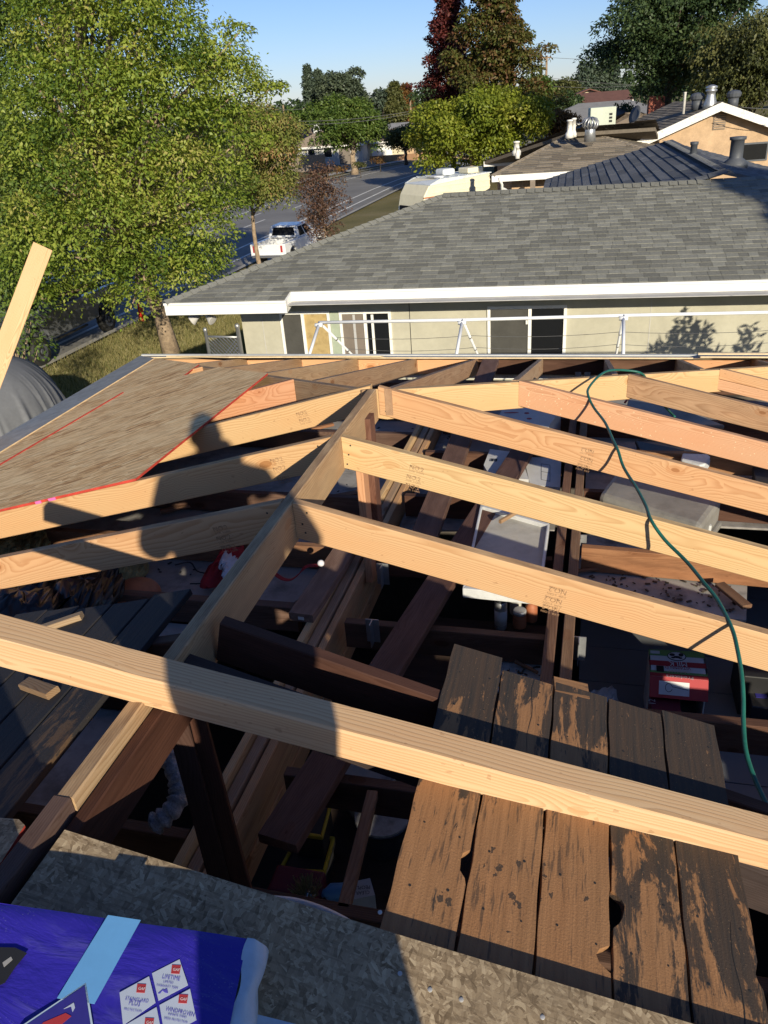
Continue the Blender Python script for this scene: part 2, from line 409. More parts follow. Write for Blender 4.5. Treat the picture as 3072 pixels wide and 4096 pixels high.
MT['plastic_bag'] = mat_plain('black_plastic_sheet', (.012, .012, .014), .3, .2, 6, spec=.6)
MT['asphalt'] = mat_plain('asphalt', (.20, .192, .18), .9, .16, .35, bmp=.1, coords='geo')
MT['concrete'] = mat_plain('concrete', (.36, .34, .30), .9, .12, .8, coords='geo')
MT['roadpaint'] = mat_plain('road_paint', (.68, .67, .62), .8, .15, 1.5, coords='geo')
MT['dirtyboard'] = mat_plain('dusty_ceiling_board', (.34, .325, .30), .9, .16, 3, dirt=(.055, .045, .04), dirt_amt=.8)
MT['floor'] = mat_plain('dusty_ceiling', (.32, .30, .28), .9, .18, 2.2, dirt=(.09, .08, .07), dirt_amt=.7)
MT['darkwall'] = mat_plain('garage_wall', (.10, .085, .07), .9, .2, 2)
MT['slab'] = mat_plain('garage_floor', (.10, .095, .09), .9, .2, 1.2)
MT['garage_door'] = mat_plain('garage_door_panel', (.155, .16, .165), .6, .06, 2)
MT['card'] = mat_plain('white_cardboard', (.56, .55, .53), .8, .06, 4, dirt=(.36, .33, .29), dirt_amt=.25)
MT['tote'] = mat_plain('grey_plastic_tote', (.225, .215, .195), .5, .15, 5, dirt=(.12, .11, .10), dirt_amt=.5)
MT['tray'] = mat_plain('dusty_tray', (.44, .425, .38), .6, .12, 3, dirt=(.24, .21, .16), dirt_amt=.5)
MT['tray_rim'] = mat_plain('white_tray_rim', (.60, .61, .61), .5, .1, 6, dirt=(.3, .3, .29), dirt_amt=.4)
MT['print'] = mat_plain('black_print', (.02, .02, .022), .7, .1, 5)
MT['stamp'] = mat_plain('mill_stamp_ink', (.33, .195, .105), .9, .3, 60)
MT['print_red'] = mat_plain('red_print', (.38, .035, .04), .6, .08, 5)
MT['print_white'] = mat_plain('white_print', (.62, .62, .62), .6, .05, 5)
MT['print_green'] = mat_plain('green_print', (.16, .30, .09), .6, .08, 5)
MT['maroon'] = mat_plain('maroon_card', (.13, .016, .03), .5, .1, 6)
MT['blue'] = mat_plain('blue_wrap', (.040, .026, .40), .28, .10, 7, spec=.5)
def mat_wrap(name, col, dust=.25):
    m, nt, b = newmat(name); co, oi = objco(nt)
    cr = noise(nt, mapping(nt, co, (5, 17, 9), (0, 0, .6)), 1, 5, .6, .6); big = noise(nt, co, 7, 3)
    dn = noise(nt, co, 240, 2); dm = noise(nt, co, 5, 3)
    f = math_(nt, 'MULTIPLY', math_(nt, 'MULTIPLY', math_(nt, 'GREATER_THAN', dn.outputs[0], .66), ramp(nt, dm.outputs[0], [(.48, 0.), (.62, 1.)])), dust*1.6)
    sc = math_(nt, 'MULTIPLY', ramp(nt, cr.outputs[0], [(.56, 0.), (.70, 1.)]), dust)
    c = mixc(nt, math_(nt, 'MAXIMUM', f, sc), col, (.40, .40, .50))
    nt.links.new(c, b.inputs['Base Color']); b.inputs['Roughness'].default_value = .24; b.inputs['Specular IOR Level'].default_value = .5
    bump(nt, b, math_(nt, 'ADD', cr.outputs[0], big.outputs[0]), .55, .012); return m
MT['blue'] = mat_wrap('blue_wrap', (.030, .022, .30), .10)
MT['cyan'] = mat_plain('cyan_print', (.13, .34, .62), .3, .06, 6, spec=.5)
MT['paleblue'] = mat_plain('pale_blue_wrap', (.42, .52, .62), .35, .12, 10, spec=.5)
MT['navy'] = mat_plain('navy_print', (.035, .03, .21), .35, .1, 6)
MT['indigo'] = mat_plain('indigo_lines', (.10, .085, .42), .35, .1, 6)
MT['label'] = mat_plain('label_print', (.42, .47, .56), .4, .05, 6)
MT['redcloth'] = mat_plain('red_felt', (.30, .018, .022), .95, .2, 15)
MT['fluff'] = mat_plain('white_fluff', (.62, .61, .64), .95, .1, 20)
MT['insul'] = mat_plain('yellow_fibreglass', (.34, .29, .13), 1.0, .35, 9, bmp=1.0)
MT['duct'] = mat_plain('pipe_insulation', (.42, .42, .46), .7, .3, 12, bmp=1.0, dirt=(.12, .12, .14), dirt_amt=.7)
MT['pumpkin'] = mat_plain('orange_plastic', (.38, .13, .06), .6, .15, 8)
MT['yellow'] = mat_plain('yellow_lid', (.45, .33, .02), .45, .1, 8)
MT['brick'] = mat_plain('brick', (.30, .10, .065), .9, .25, 9)
MT['brickwall'] = mat_plain('orange_block_wall', (.42, .24, .13), .9, .15, 2)
MT['fencewood'] = mat_plain('grey_fence_board', (.24, .195, .155), .9, .2, 3)
MT['ac'] = mat_plain('pale_green_sheet_metal', (.50, .54, .44), .6, .08, 2)
MT['bark'] = mat_plain('bark', (.31, .23, .155), .95, .4, 9, bmp=1.0)
MT['bark_d'] = mat_plain('dark_bark', (.07, .055, .042), .95, .4, 9, bmp=1.0)
MT['pole'] = mat_plain('utility_pole_wood', (.26, .18, .11), .9, .2, 3)
MT['wire'] = mat_plain('wire', (.10, .10, .10), .6, .1, 3)
MT['skin'] = mat_plain('skin', (.45, .26, .18), .6, .08, 10)
MT['shirt'] = mat_plain('work_shirt', (.10, .13, .18), .9, .1, 10)
MT['jeans'] = mat_plain('jeans', (.04, .055, .10), .9, .2, 20)
MT['hair'] = mat_plain('hair', (.03, .02, .015), .6, .3, 30)
SH = [mat_plain('shingle_grey', (g_*1.03, g_*1.02, g_*.88), .95, .16, 30, bmp=.5, coords='geo') for g_ in (.145, .205, .17, .222, .158, .19, .238, .18)]
SH_OLD = [None for n, c in
      (('a', (.125, .129, .118)), ('b', (.198, .203, .186)), ('c', (.25, .255, .233)), ('d', (.162, .166, .151)))]
SHB = [mat_plain('shingle_brown_%s' % n, c, .95, .16, 14, bmp=.5, coords='geo') for n, c in
      (('a', (.15, .125, .095)), ('b', (.21, .175, .13)), ('c', (.27, .225, .17)), ('d', (.18, .155, .12)))]
SHD = [mat_plain('shingle_slate_%s' % n, c, .95, .14, 14, bmp=.5, coords='geo') for n, c in
      (('a', (.09, .095, .104)), ('b', (.125, .13, .14)), ('c', (.105, .11, .12)), ('d', (.145, .15, .16)))]

NEW = [(.56, .345, .185), (.60, .43, .225), (.58, .38, .205), (.59, .40, .205), (.55, .32, .18), (.58, .38, .195)]
OLD = [(.105, .054, .037), (.13, .07, .046), (.088, .047, .033), (.15, .084, .054)]

# ------------------------------------------------------------------ lumber
def board(name, p0, p1, w, h, mat, parent, color=(.6, .4, .22), up=(0, 0, 1), top=None, n0=None, n1=None, ch=.003, bow=0.0, seg=1):
    """a stick from p0 to p1 along the middle of its top face; w wide, h deep; n0/n1 = normals of the end cuts"""
    p0, p1 = np.array(p0, float), np.array(p1, float)
    X = p1-p0; L = np.linalg.norm(X); X /= L
    U = np.array(up, float); Z = U-(U@X)*X; Z /= np.linalg.norm(Z); Y = np.cross(Z, X)
    a, c = w/2, min(ch, w*.2, h*.2)
    sec = [(-a+c, 0), (a-c, 0), (a, -c), (a, -h+c), (a-c, -h), (-a+c, -h), (-a, -h+c), (-a, -c)]
    vs = []
    for k in range(seg+1):
        t = k/seg
        for y, z in sec:
            x = L*t
            if k == 0 and n0 is not None: n = np.array(n0, float); x = -((n@Y)*y+(n@Z)*z)/(n@X)
            if k == seg and n1 is not None: n = np.array(n1, float); x = L-((n@Y)*y+(n@Z)*z)/(n@X)
            vs.append((x, y, z+bow*4*t*(1-t)))
    fs, ms = [], []
    for k in range(seg):
        for i in range(8):
            j = (i+1) % 8
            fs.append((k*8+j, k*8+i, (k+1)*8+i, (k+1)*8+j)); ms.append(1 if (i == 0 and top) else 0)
    fs.append(tuple(range(8))); ms.append(0)
    fs.append(tuple(seg*8+i for i in reversed(range(8)))); ms.append(0)
    me = bpy.data.meshes.new(name); me.from_pydata(vs, [], fs)
    me.materials.append(mat)
    if top: me.materials.append(top)
    me.polygons.foreach_set('material_index', ms); me.update()
    o = link(name, me, parent)
    o.matrix_local = Matrix(((X[0], Y[0], Z[0], p0[0]), (X[1], Y[1], Z[1], p0[1]), (X[2], Y[2], Z[2], p0[2]), (0, 0, 0, 1)))
    o.color = (*color, 1)
    return o
def frame_of(o):
    return o.matrix_local.copy()
def text_mesh(s, mat, name, parent=None, ext=0.0):
    cu = bpy.data.curves.new(name, 'FONT'); cu.body = s; cu.size = 1.0; cu.extrude = ext; cu.resolution_u = 2
    t = bpy.data.objects.new(name, cu)
    me = bpy.data.meshes.new_from_object(t); bpy.data.objects.remove(t)
    me.materials.clear(); me.materials.append(mat)
    return link(name, me, parent)
def text_at(s, a, b, nrm, mat, name, parent=None, hscale=1.0, inv=None):
    """lay text with its baseline from a to b on a face of normal nrm"""
    a, b, n = (np.array(q, float) for q in (a, b, nrm)); n /= np.linalg.norm(n)
    X = b-a; L = np.linalg.norm(X); X /= L; X = X-(X@n)*n; X /= np.linalg.norm(X); Y = np.cross(n, X)
    o = text_mesh(s, mat, name, parent)
    co = [v.co.x for v in o.data.vertices]; w = max(co)-min(co); k = L/w; x0 = min(co)
    P = a-X*k*x0
    Mx = Matrix(((X[0]*k, Y[0]*k*hscale, n[0], P[0]), (X[1]*k, Y[1]*k*hscale, n[1], P[1]), (X[2]*k, Y[2]*k*hscale, n[2], P[2]), (0, 0, 0, 1)))
    if inv is not None: Mx = inv @ Mx
    me = o.data; me.transform(Mx); o.matrix_local = Matrix.Identity(4)
    return o
def slab(name, pts, dvec, mat, parent=None, side=None):
    """a solid of given outline and thickness"""
    c = cen(pts); mb = MB(); mb.prism([np.array(p)-c for p in pts], dvec, 0, None if side is None else 1)
    o = link(name, mb.mesh(name, [mat] if side is None else [mat, side]), parent); o.location = tuple(c)
    return o

# ================================================================== SETTING
def sheet(name, pts, z, mat, kind='structure'):
    mb = MB(); mb.add([(p[0], p[1], z) for p in pts], [tuple(range(len(pts)))]); o = mb.build(name, mat); setp(o, kind=kind); return o
mg, nt, b = newmat('dry_lawn_ground')
co = geoco(nt)
n1 = noise(nt, co, .25, 6, .6); n2 = noise(nt, co, 6, 5, .7)
c = ramp(nt, n1.outputs[0], [(.3, (.15, .135, .06)), (.5, (.22, .185, .085)), (.7, (.27, .22, .12))])
c = mixc(nt, math_(nt, 'MULTIPLY', n2.outputs[0], .8), c, mixc(nt, 1, c, (.45, .5, .4), 'MULTIPLY'))
nt.links.new(c, b.inputs['Base Color']); b.inputs['Roughness'].default_value = 1; b.inputs['Specular IOR Level'].default_value = .1
bump(nt, b, n2.outputs[0], .8, .05)
sheet('ground', [(-900, -900), (900, -900), (900, 1500), (-900, 1500)], G, mg)
def arc_pts(x, y0, R, turn=-1.25, n=14):
    """road edge at offset x: straight to y0 then bending right about (R+xc)"""
    cx = -18.3 + R
    out = [(x, -60), (x, y0)]
    for i in range(1, n+1):
        a = 1.0*i/n*abs(turn); out.append((cx-(cx-x)*math.cos(a), y0+(cx-x)*math.sin(a)))
    return out
Y0, RB = 62.0, 85.0
def strip(name, xa, xb, z, mat, kind='structure', y0=None, y1=None):
    A, B = arc_pts(xa, Y0, RB), arc_pts(xb, Y0, RB)
    if y0 is not None:
        A = [(xa, y0), (xa, y1)]; B = [(xb, y0), (xb, y1)]
    mb = MB()
    for i in range(len(A)-1):
        mb.add([(*A[i], z), (*B[i], z), (*B[i+1], z), (*A[i+1], z)], [(3, 2, 1, 0) if xb < xa else (0, 1, 2, 3)])
    o = mb.build(name, mat); return setp(o, kind=kind)
strip('road', -24.3, -13.65, G+.004, MT['asphalt'])
strip('pavement', -27.6, -26.0, G+.05, MT['concrete'])
strip('kerb', -24.45, -24.15, G+.12, MT['concrete'])
strip('kerb', -13.65, -13.4, G+.12, MT['concrete'])
for x in (-16.1, -14.8): strip('road_marking', x-.08, x+.08, G+.009, MT['roadpaint'])
strip('road_marking', -22.2, -22.06, G+.009, MT['roadpaint'])
for k in range(10):
    if 6+k*9.0 < 60: strip('road_marking', -19.1, -18.97, G+.009, MT['roadpaint'], y0=6+k*9.0, y1=9.5+k*9.0)
for k in range(12):
    if 8+k*6.5 < 60: strip('road_marking', -20.75, -20.63, G+.009, MT['roadpaint'], y0=8+k*6.5, y1=10+k*6.5)
sheet('driveway', [(-13.4, 25), (2.0, 25), (2.0, 37.0), (-13.4, 37.0)], G+.02, MT['concrete'])

# grass blades on the strip of lawn that shows beyond the left eave
def grass(name, x0, x1, y0, y1, n, hmin, hmax, cols):
    x = rng.uniform(x0, x1, n); y = rng.uniform(y0, y1, n); h = rng.uniform(hmin, hmax, n); a = rng.uniform(0, 6.28, n)
    ln = rng.normal(0, .4, (n, 2))*h[:, None]; wv = .006+.006*rng.random(n)
    v = np.zeros((n, 3, 3)); v[:, 0] = np.stack([x-wv*np.cos(a), y-wv*np.sin(a), 0*x], 1)
    v[:, 1] = np.stack([x+wv*np.cos(a), y+wv*np.sin(a), 0*x], 1); v[:, 2] = np.stack([x+ln[:, 0], y+ln[:, 1], h], 1); v[:, :, 2] += G
    me = bpy.data.meshes.new(name); me.from_pydata(v.reshape(-1, 3).tolist(), [], np.arange(n*3).reshape(-1, 3).tolist())
    at = me.attributes.new('tone', 'FLOAT', 'FACE'); at.data.foreach_set('value', rng.random(n).astype(np.float32))
    me.materials.append(mat_leaf(name+'_blade', cols, .3)); o = link(name, me); return setp(o, kind='stuff')
grass('grass', -13.35, -5.6, 7.0, 22.5, 120000, .06, .22, [(.13, .15, .04), (.27, .24, .10), (.38, .32, .15)])

# ================================================================== OUR HOUSE, ROOF OPEN
house = thing('house_under_repair', 'single storey house with its roof open to bare rafters around one ridge board', 'house')
WALL = 2.75
def hpart(name, mb, mat, **k): return mb.build(name, mat, house, **k)
mb = MB(); t = .12
mb.box(-WALL, -WALL+t, -9, WALL, G, 2.66); mb.box(WALL-t, WALL, -9, WALL, G, 2.66)
mb.box(-WALL+t, WALL-t, WALL-t, WALL, G, 2.66); mb.box(-WALL+t, WALL-t, -9, -9+t, G, 2.66)
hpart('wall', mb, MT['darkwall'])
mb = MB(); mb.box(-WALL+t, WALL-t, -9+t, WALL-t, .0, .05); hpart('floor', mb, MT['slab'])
for s in (-1, 1):
    for k in range(2):
        board('top_plate', (s*(WALL-.045), -9, 2.70+.038*k), (s*(WALL-.045), WALL, 2.70+.038*k), .089, .037, MT['old'], house, OLD[k*2+1])
for k in range(2):
    board('top_plate', (-WALL+.1, WALL-.045, 2.70+.038*k), (WALL-.1, WALL-.045, 2.70+.038*k), .089, .037, MT['old'], house, OLD[k*2+1])
# ridge boards
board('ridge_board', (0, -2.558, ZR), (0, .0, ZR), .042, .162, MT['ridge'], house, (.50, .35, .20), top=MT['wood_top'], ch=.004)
board('ridge_board', (-.004, -7.5, ZR+.002), (-.004, -2.561, ZR+.002), .042, .15, MT['old'], house, (.13, .085, .07))
board('ridge_plank', (.041, -5.0, ZR-.012), (.041, -2.13, ZR-.035), .030, .125, MT['old'], house, (.085, .036, .022))
cs = 1/math.sqrt(1+M*M)
def grade_stamp(o, L, at, flip=False, n=3, h=.14, w=.038, side=-1):
    """inked mill stamps on a broad face, a sub-part of the rafter"""
    vs_all, f_all = [], []
    for k in range(n):
        zz = -.030-.042*k-.012*random.random(); xx = at+.012*random.random()
        rows = [('MILL  HFLC', .052, .0085), ('NO.2', .060, .019), ('D.FIR  S-GRN', .064, .0085)]
        dz = .012
        for s_, wd_, hh in rows:
            t_ = text_mesh(s_, MT['stamp'], 't'); me = t_.data
            xs = [v.co.x for v in me.vertices]; ys = [v.co.y for v in me.vertices]
            kx = wd_/(max(xs)-min(xs)); ky = hh/(max(ys)-min(ys)); b0 = len(vs_all)
            for v in me.vertices:
                X_ = (v.co.x-min(xs))*kx; Y_ = (v.co.y-min(ys))*ky
                if flip: X_, Y_ = wd_-X_, hh-Y_
                sx_ = 1 if side < 0 else -1
                vs_all.append((xx+sx_*X_, side*(w/2+.0006), zz-dz+Y_))
            for p in me.polygons: f_all.append(tuple(b0+i for i in p.vertices))
            bpy.data.objects.remove(t_); bpy.data.meshes.remove(me); dz += {'MILL  HFLC': .011, 'NO.2': .0125, 'D.FIR  S-GRN': .02}[s_] if not flip else .013
    me = bpy.data.meshes.new('grade_stamp'); me.from_pydata(vs_all, [], f_all); me.materials.append(MT['stamp'])
    return link('grade_stamp', me, o)
TAIL = 3.29
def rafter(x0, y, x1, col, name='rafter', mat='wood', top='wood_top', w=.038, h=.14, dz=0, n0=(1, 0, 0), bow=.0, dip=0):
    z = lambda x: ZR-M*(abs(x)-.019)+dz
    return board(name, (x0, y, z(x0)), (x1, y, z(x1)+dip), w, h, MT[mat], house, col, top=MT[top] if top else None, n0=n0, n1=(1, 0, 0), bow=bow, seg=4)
def nails(o, side=-1, x=.055, w=.038):
    mbn = MB()
    for z_ in (-.028, -.071, -.112):
        xx = x+random.uniform(-.012, .02); zz = z_+random.uniform(-.006, .006)
        mbn.prism([(xx+.0042*math.cos(a), side*(w/2+.0004), zz+.0042*math.sin(a)) for a in (0, 1.05, 2.1, 3.14, 4.2, 5.25)], (0, -side*.0008, 0))
    n_ = mbn.build('nail_heads', MT['rubber'], o); n_['kind'] = 'stuff'
# common rafters, right side (near faces at y = 0.03, -0.61, -1.22)
rR = []
for i, (y, col) in enumerate(((.049, NEW[0]), (-.591, NEW[1]), (-1.201, NEW[2]))):
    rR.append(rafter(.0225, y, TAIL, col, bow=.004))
[nails(o) for o in rR]; grade_stamp(rR[1], TAIL, .305); grade_stamp(rR[0], TAIL, 1.02, True); grade_stamp(rR[2], TAIL, .93, True)
rL = []
for i, (y, col) in enumerate(((.068, NEW[3]), (-.600, NEW[5]), (-1.202, NEW[0]))):
    rL.append(rafter(-.0225, y, -TAIL, col))
[nails(o, 1) for o in rL]; grade_stamp(rL[1], TAIL, .30, side=1, n=3); grade_stamp(rL[2], TAIL, .30, side=1, n=3); grade_stamp(rL[0], TAIL, .42, side=1, n=2)
# hips and hip jacks
q = 1/math.sqrt(2)
for s, col in ((1, (.60, .42, .22)), (-1, (.45, .31, .18))):
    hz = lambda t_: ZR-M*t_-.006
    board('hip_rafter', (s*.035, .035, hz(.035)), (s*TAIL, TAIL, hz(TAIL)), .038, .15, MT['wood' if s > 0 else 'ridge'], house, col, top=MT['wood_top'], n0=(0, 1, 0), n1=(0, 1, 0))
hipn = lambda s: (s*q, -q, 0)
for i, (y, col) in enumerate(((.645, (.57, .335, .20)), (1.245, (.40, .26, .155)), (1.855, NEW[0]), (2.47, NEW[3]))):
    kw = dict(n0=hipn(1), mat='ridge' if i == 1 else 'wood')
    if i == 2:                                   # two sticks nailed one over the other
        rafter(y+.03, y, TAIL, col, 'jack_rafter', h=.067, **kw); rafter(y+.03, y+.003, TAIL, (.57, .35, .21), 'jack_rafter', h=.069, dz=-.0725, **kw)
    else:
        hj = rafter(y+.03, y, TAIL, col, 'jack_rafter', **kw)
        if i == 0:                               # dried paint drops
            mbf = MB()
            for _ in range(190):
                fx = .05+1.9*random.random()**1.7; fz2 = -.012-.118*random.random(); rx_ = random.uniform(.0012, .0042); rz2 = rx_*random.uniform(.5, .9)
                mbf.prism([(fx+rx_*math.cos(a), -.0196, fz2+rz2*math.sin(a)) for a in (0, 1.05, 2.1, 3.14, 4.2, 5.25)], (0, .0006, 0))
            fo = mbf.build('paint_flecks', MT['ply_edge'], hj); fo['kind'] = 'stuff'
for i, (y, col) in enumerate(((.63, (.56, .30, .17)), (1.24, NEW[2]), (1.85, NEW[0]))):
    rafter(-(y+.03), y, -TAIL, col, 'jack_rafter', n0=hipn(-1))
for i, x in enumerate((-2.13, -1.58, -1.03, -.48, .072, .632, 1.178, 1.75, 2.33)):
    y0 = max(abs(x)+.03, .03); z = lambda y: ZR-M*y
    if i == 4: y0 = .028
    col = ((.42, .30, .19), (.44, .30, .185), (.50, .35, .21), (.42, .28, .17), (.40, .26, .16), (.44, .31, .20), (.30, .2, .14), NEW[2], NEW[0])[i]
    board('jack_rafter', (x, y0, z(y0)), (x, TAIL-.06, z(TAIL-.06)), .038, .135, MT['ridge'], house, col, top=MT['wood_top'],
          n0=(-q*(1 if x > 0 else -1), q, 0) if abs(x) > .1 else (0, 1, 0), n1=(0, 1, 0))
# sub-fascia and frieze blocks between the jacks at the far eave, drip edge and starter strip
zE = ZR-M*TAIL
for i, (xa, xb) in enumerate(((-3.2, -2.15), (-2.11, -1.6), (-1.56, -1.05), (-1.01, -.5), (-.46, .05), (.09, .61), (.65, 1.16), (1.2, 1.73), (1.77, 2.31), (2.35, 3.2))):
    col = ((.66, .40, .22) if i < 5 else OLD[i % 4]) if i != 8 else (.62, .36, .2)
    board('eave_block', (xa, TAIL-.085, zE+.012), (xb, TAIL-.085, zE+.012), .035, .13, MT['wood' if i < 5 or i == 8 else 'old'], house, col)
board('fascia_board', (-TAIL-.02, TAIL-.03, zE-.012), (TAIL+.02, TAIL-.03, zE-.012), .036, .16, MT['white'], house)
for s in (-1, 1): board('fascia_board', (s*(TAIL-.03), -8, zE-.012), (s*(TAIL-.03), TAIL-.05, zE-.012), .036, .16, MT['white'], house)
def roofslab(name, plan, plane, mat, side, th=.013, dz=.013):
    f = {'L': lambda x, y: ZR+M*x+.005, 'R': lambda x, y: ZR-M*x+.005, 'F': lambda x, y: ZR-M*y+.002}[plane]
    return slab(name, [(x, y, f(x, y)+dz) for x, y in plan], (0, 0, -th), mat, house, side)
roofslab('eave_strip', [(-3.05, 3.08), (2.0, 3.10), (2.0, 3.31), (-3.27, 3.31)], 'F', MT['ply_grey'], MT['ply_edge'])
roofslab('eave_strip', [(-2.15, 2.90), (-.75, 3.04), (-.75, 3.10), (-2.9, 3.10)], 'F', MT['osb_w'], MT['ply_edge'], dz=.026)
roofslab('eave_strip', [(1.90, 3.02), (3.2, 2.98), (3.3, 3.31), (1.92, 3.31)], 'F', MT['ply_grey'], MT['ply_edge'], dz=.027)
roofslab('eave_strip', [(-3.31, 3.31), (-3.31, -6), (-2.86, -6), (-2.90, 2.88)], 'L', MT['ply_grey'], MT['ply_edge'])
board('drip_edge', (-3.30, 3.325, zE+.022), (1.92, 3.325, zE+.022), .03, .06, MT['drip'], house, ch=.001)
board('drip_edge', (1.92, 3.325, zE+.036), (3.3, 3.325, zE+.036), .03, .06, MT['ply_edge'], house, ch=.001)
# sheathing panels with red painted edges on the left slope
def plan(pxs, dz=.018): return [tuple(PL(p, dz)[:2]) for p in pxs]
P1 = plan([(1071, 1494), (543, 1916), (0, 2040)])
dirv = np.array(P1[2])-np.array(P1[1]); dirv /= np.linalg.norm(dirv)
far = np.array(P1[1])+dirv*1.56
sm = plan([(0, 1863), (500, 1569), (712, 1509), (876, 1470)])
sd_ = np.array(sm[0])-np.array(sm[1]); s0 = np.array(sm[1])+sd_*1.62
far = (s0[0], P1[2][1])
sheet1 = [P1[0], P1[1], P1[2], tuple(far), sm[1], sm[2], sm[3]]
o1 = roofslab('sheathing_panel', sheet1, 'L', MT['osb'], MT['red'], dz=.016)
sh2 = plan([(797, 1459), (640, 1437), (619, 1436)], .003)+[(-2.92, 2.6), (-2.92, -.57), (s0[0]-.004, -.57), tuple(np.array(sm[1])-(.004, 0)), plan([(714, 1511)])[0]]
o2 = roofslab('sheathing_panel', sh2, 'L', MT['osb'], MT['red'], dz=.004, th=.012)
# red line of the upper panel's overlap
board('panel_edge', (sm[1][0]-.004, sm[1][1]-.02, ZR+M*sm[1][0]+.026), (s0[0]-.004, s0[1]+.02, ZR+M*s0[0]+.026), .012, .008, MT['red'], house, ch=.0005)
for a_, b_ in (((150, 2001), (172, 1996)), ((202, 1989), (232, 1981))):
    pa, pb = PL(a_, .018), PL(b_, .018)
    board('paint_mark', (pa[0], P1[1][1]-.001, pa[2]+.002), (pb[0], P1[1][1]-.001, pb[2]+.002), .006, .014, MT['pink'], house, ch=.0003)
# old decking left of the ridge, in boards along the ridge
for i in range(21):
    xa = -.175-.146*i; xb = xa-.141
    yf = -1.655+.02*math.sin(i*5.1)
    z_ = lambda x: ZR+M*x-.05
    board('deck_plank', ((xa+xb)/2, -9.0, z_((xa+xb)/2)), ((xa+xb)/2, yf, z_((xa+xb)/2)), .141, .02, MT['deck_l'], house, color=((.47, .62, .66, .62, .6, .66, .6, .6, .6)[i % 9], 0, 0), up=(-M, 0, 1), ch=.002)
# five old planks right of the ridge, with knot holes on their joints
holes = [(0, 1, (1858, 3455), .020, .034), (2, 3, (2480, 3640), .026, .036), (2, 3, (2420, 3830), .024, .028), (4, 5, (2930, 3870), .008, .02)]
x_edges = [.662+.1475*i for i in range(6)]
zp = lambda x: ZR-M*x-.028
for i in range(5):
    xa, xb = x_edges[i]+.003, x_edges[i+1]-.003
    y1 = -1.722+(.03, .0, -.005, .01, .012)[i]*1.0; y0 = -5.2
    xm = (xa+xb)/2; sl = math.hypot(1, M)
    mbp = MB(); wv = (xb-xa)*sl/2
    edgeL, edgeR = [], []
    for k in range(241):
        u = k/240; y = y0+(y1-y0)*u
        l, r_ = -wv+.0012*math.sin(37*y+i), wv-.0012*math.sin(29*y+2*i)
        for (ja, jb, px, hw_, hl) in holes:
            ph = PR(px, -.028); dd = (y-ph[1])/hl
            if abs(dd) < 1:
                dep = hw_*math.sqrt(1-dd*dd)*(1+.15*math.sin(90*y))
                if ja == i: r_ -= dep*(1.0 if px[0] != 2480 else .12)
                if jb == i: l += dep*(1.0 if px[0] == 2480 else .06)
        edgeL.append(l); edgeR.append(r_)
    # local frame: x along the board, y across, z up
    Lb = y1-y0; n = 241
    for k in range(n):
        x = Lb*k/240+(.012*math.sin(i*3+k) if k == n-1 else 0); tt = -.019
        mbp.v += [(x, -edgeL[k], 0), (x, -edgeR[k], 0), (x, -edgeL[k], tt), (x, -edgeR[k], tt)]
    for k in range(n-1):
        a_ = 4*k; c_ = 4*(k+1)
        mbp.f += [(a_, a_+1, c_+1, c_), (a_+3, a_+2, c_+2, c_+3), (a_+2, a_, c_, c_+2), (a_+1, a_+3, c_+3, c_+1)]; mbp.m += [0]*4
    e = 4*(n-1); mbp.f += [(0, 2, 3, 1), (e+1, e+3, e+2, e)]; mbp.m += [0, 0]
    o = link('deck_plank', mbp.mesh('deck_plank', MT['deck']), house); o.color = ((.51, .46, .46, .56, .60)[i], 0, 0, 1)
    X = np.array([0, 1.0, 0]); Zv = np.array([M, 0, 1.0])/sl; Yv = np.cross(Zv, X)
    P = np.array([xm, y0, zp(xm)])
    o.matrix_local = Matrix(((X[0], Yv[0], Zv[0], P[0]), (X[1], Yv[1], Zv[1], P[1]), (X[2], Yv[2], Zv[2], P[2]), (0, 0, 0, 1)))
    mbn = MB(); fl_ = x_edges[i]
    for yy in (-1.79, -1.92, -2.33, -2.47):
        for off in (-.042, .038):
            xx = yy-y0+random.uniform(-.012, .012); ww = off+random.uniform(-.006, .006); rr_ = random.uniform(.0022, .0036)
            mbn.prism([(xx+rr_*math.cos(a), ww+rr_*math.sin(a), .0005) for a in (0, 1.05, 2.1, 3.14, 4.2, 5.25)], (0, 0, -.001))
    hn = mbn.build('nail_holes', MT['rubber'], o); hn['kind'] = 'stuff'
    if i in (1, 4):                              # drying splits along the grain
        mbn = MB(); s0_ = (-1.735, -2.62)[i == 4]-y0; d_ = (-1, 1)[i == 4]; P_ = [(s0_+d_*.30*k/8, (-.018, -.025)[i == 4]+.004*math.sin(k*1.3)) for k in range(9)]
        mbn.prism([(x, y+.0016*(1-k/8.5), .0006) for k, (x, y) in enumerate(P_)]+[(x, y-.0016*(1-k/8.5), .0006) for k, (x, y) in reversed(list(enumerate(P_)))], (0, 0, -.001)); mbn.build('split', MT['rubber'], o)
# jagged torn block at the far end of the middle plank
tb = PR((2290, 2755), -.028); board('torn_plank_end', (tb[0]-.05, tb[1], tb[2]+.012), (tb[0]+.045, tb[1]+.01, tb[2]-.012), .07, .02, MT['deck'], house)
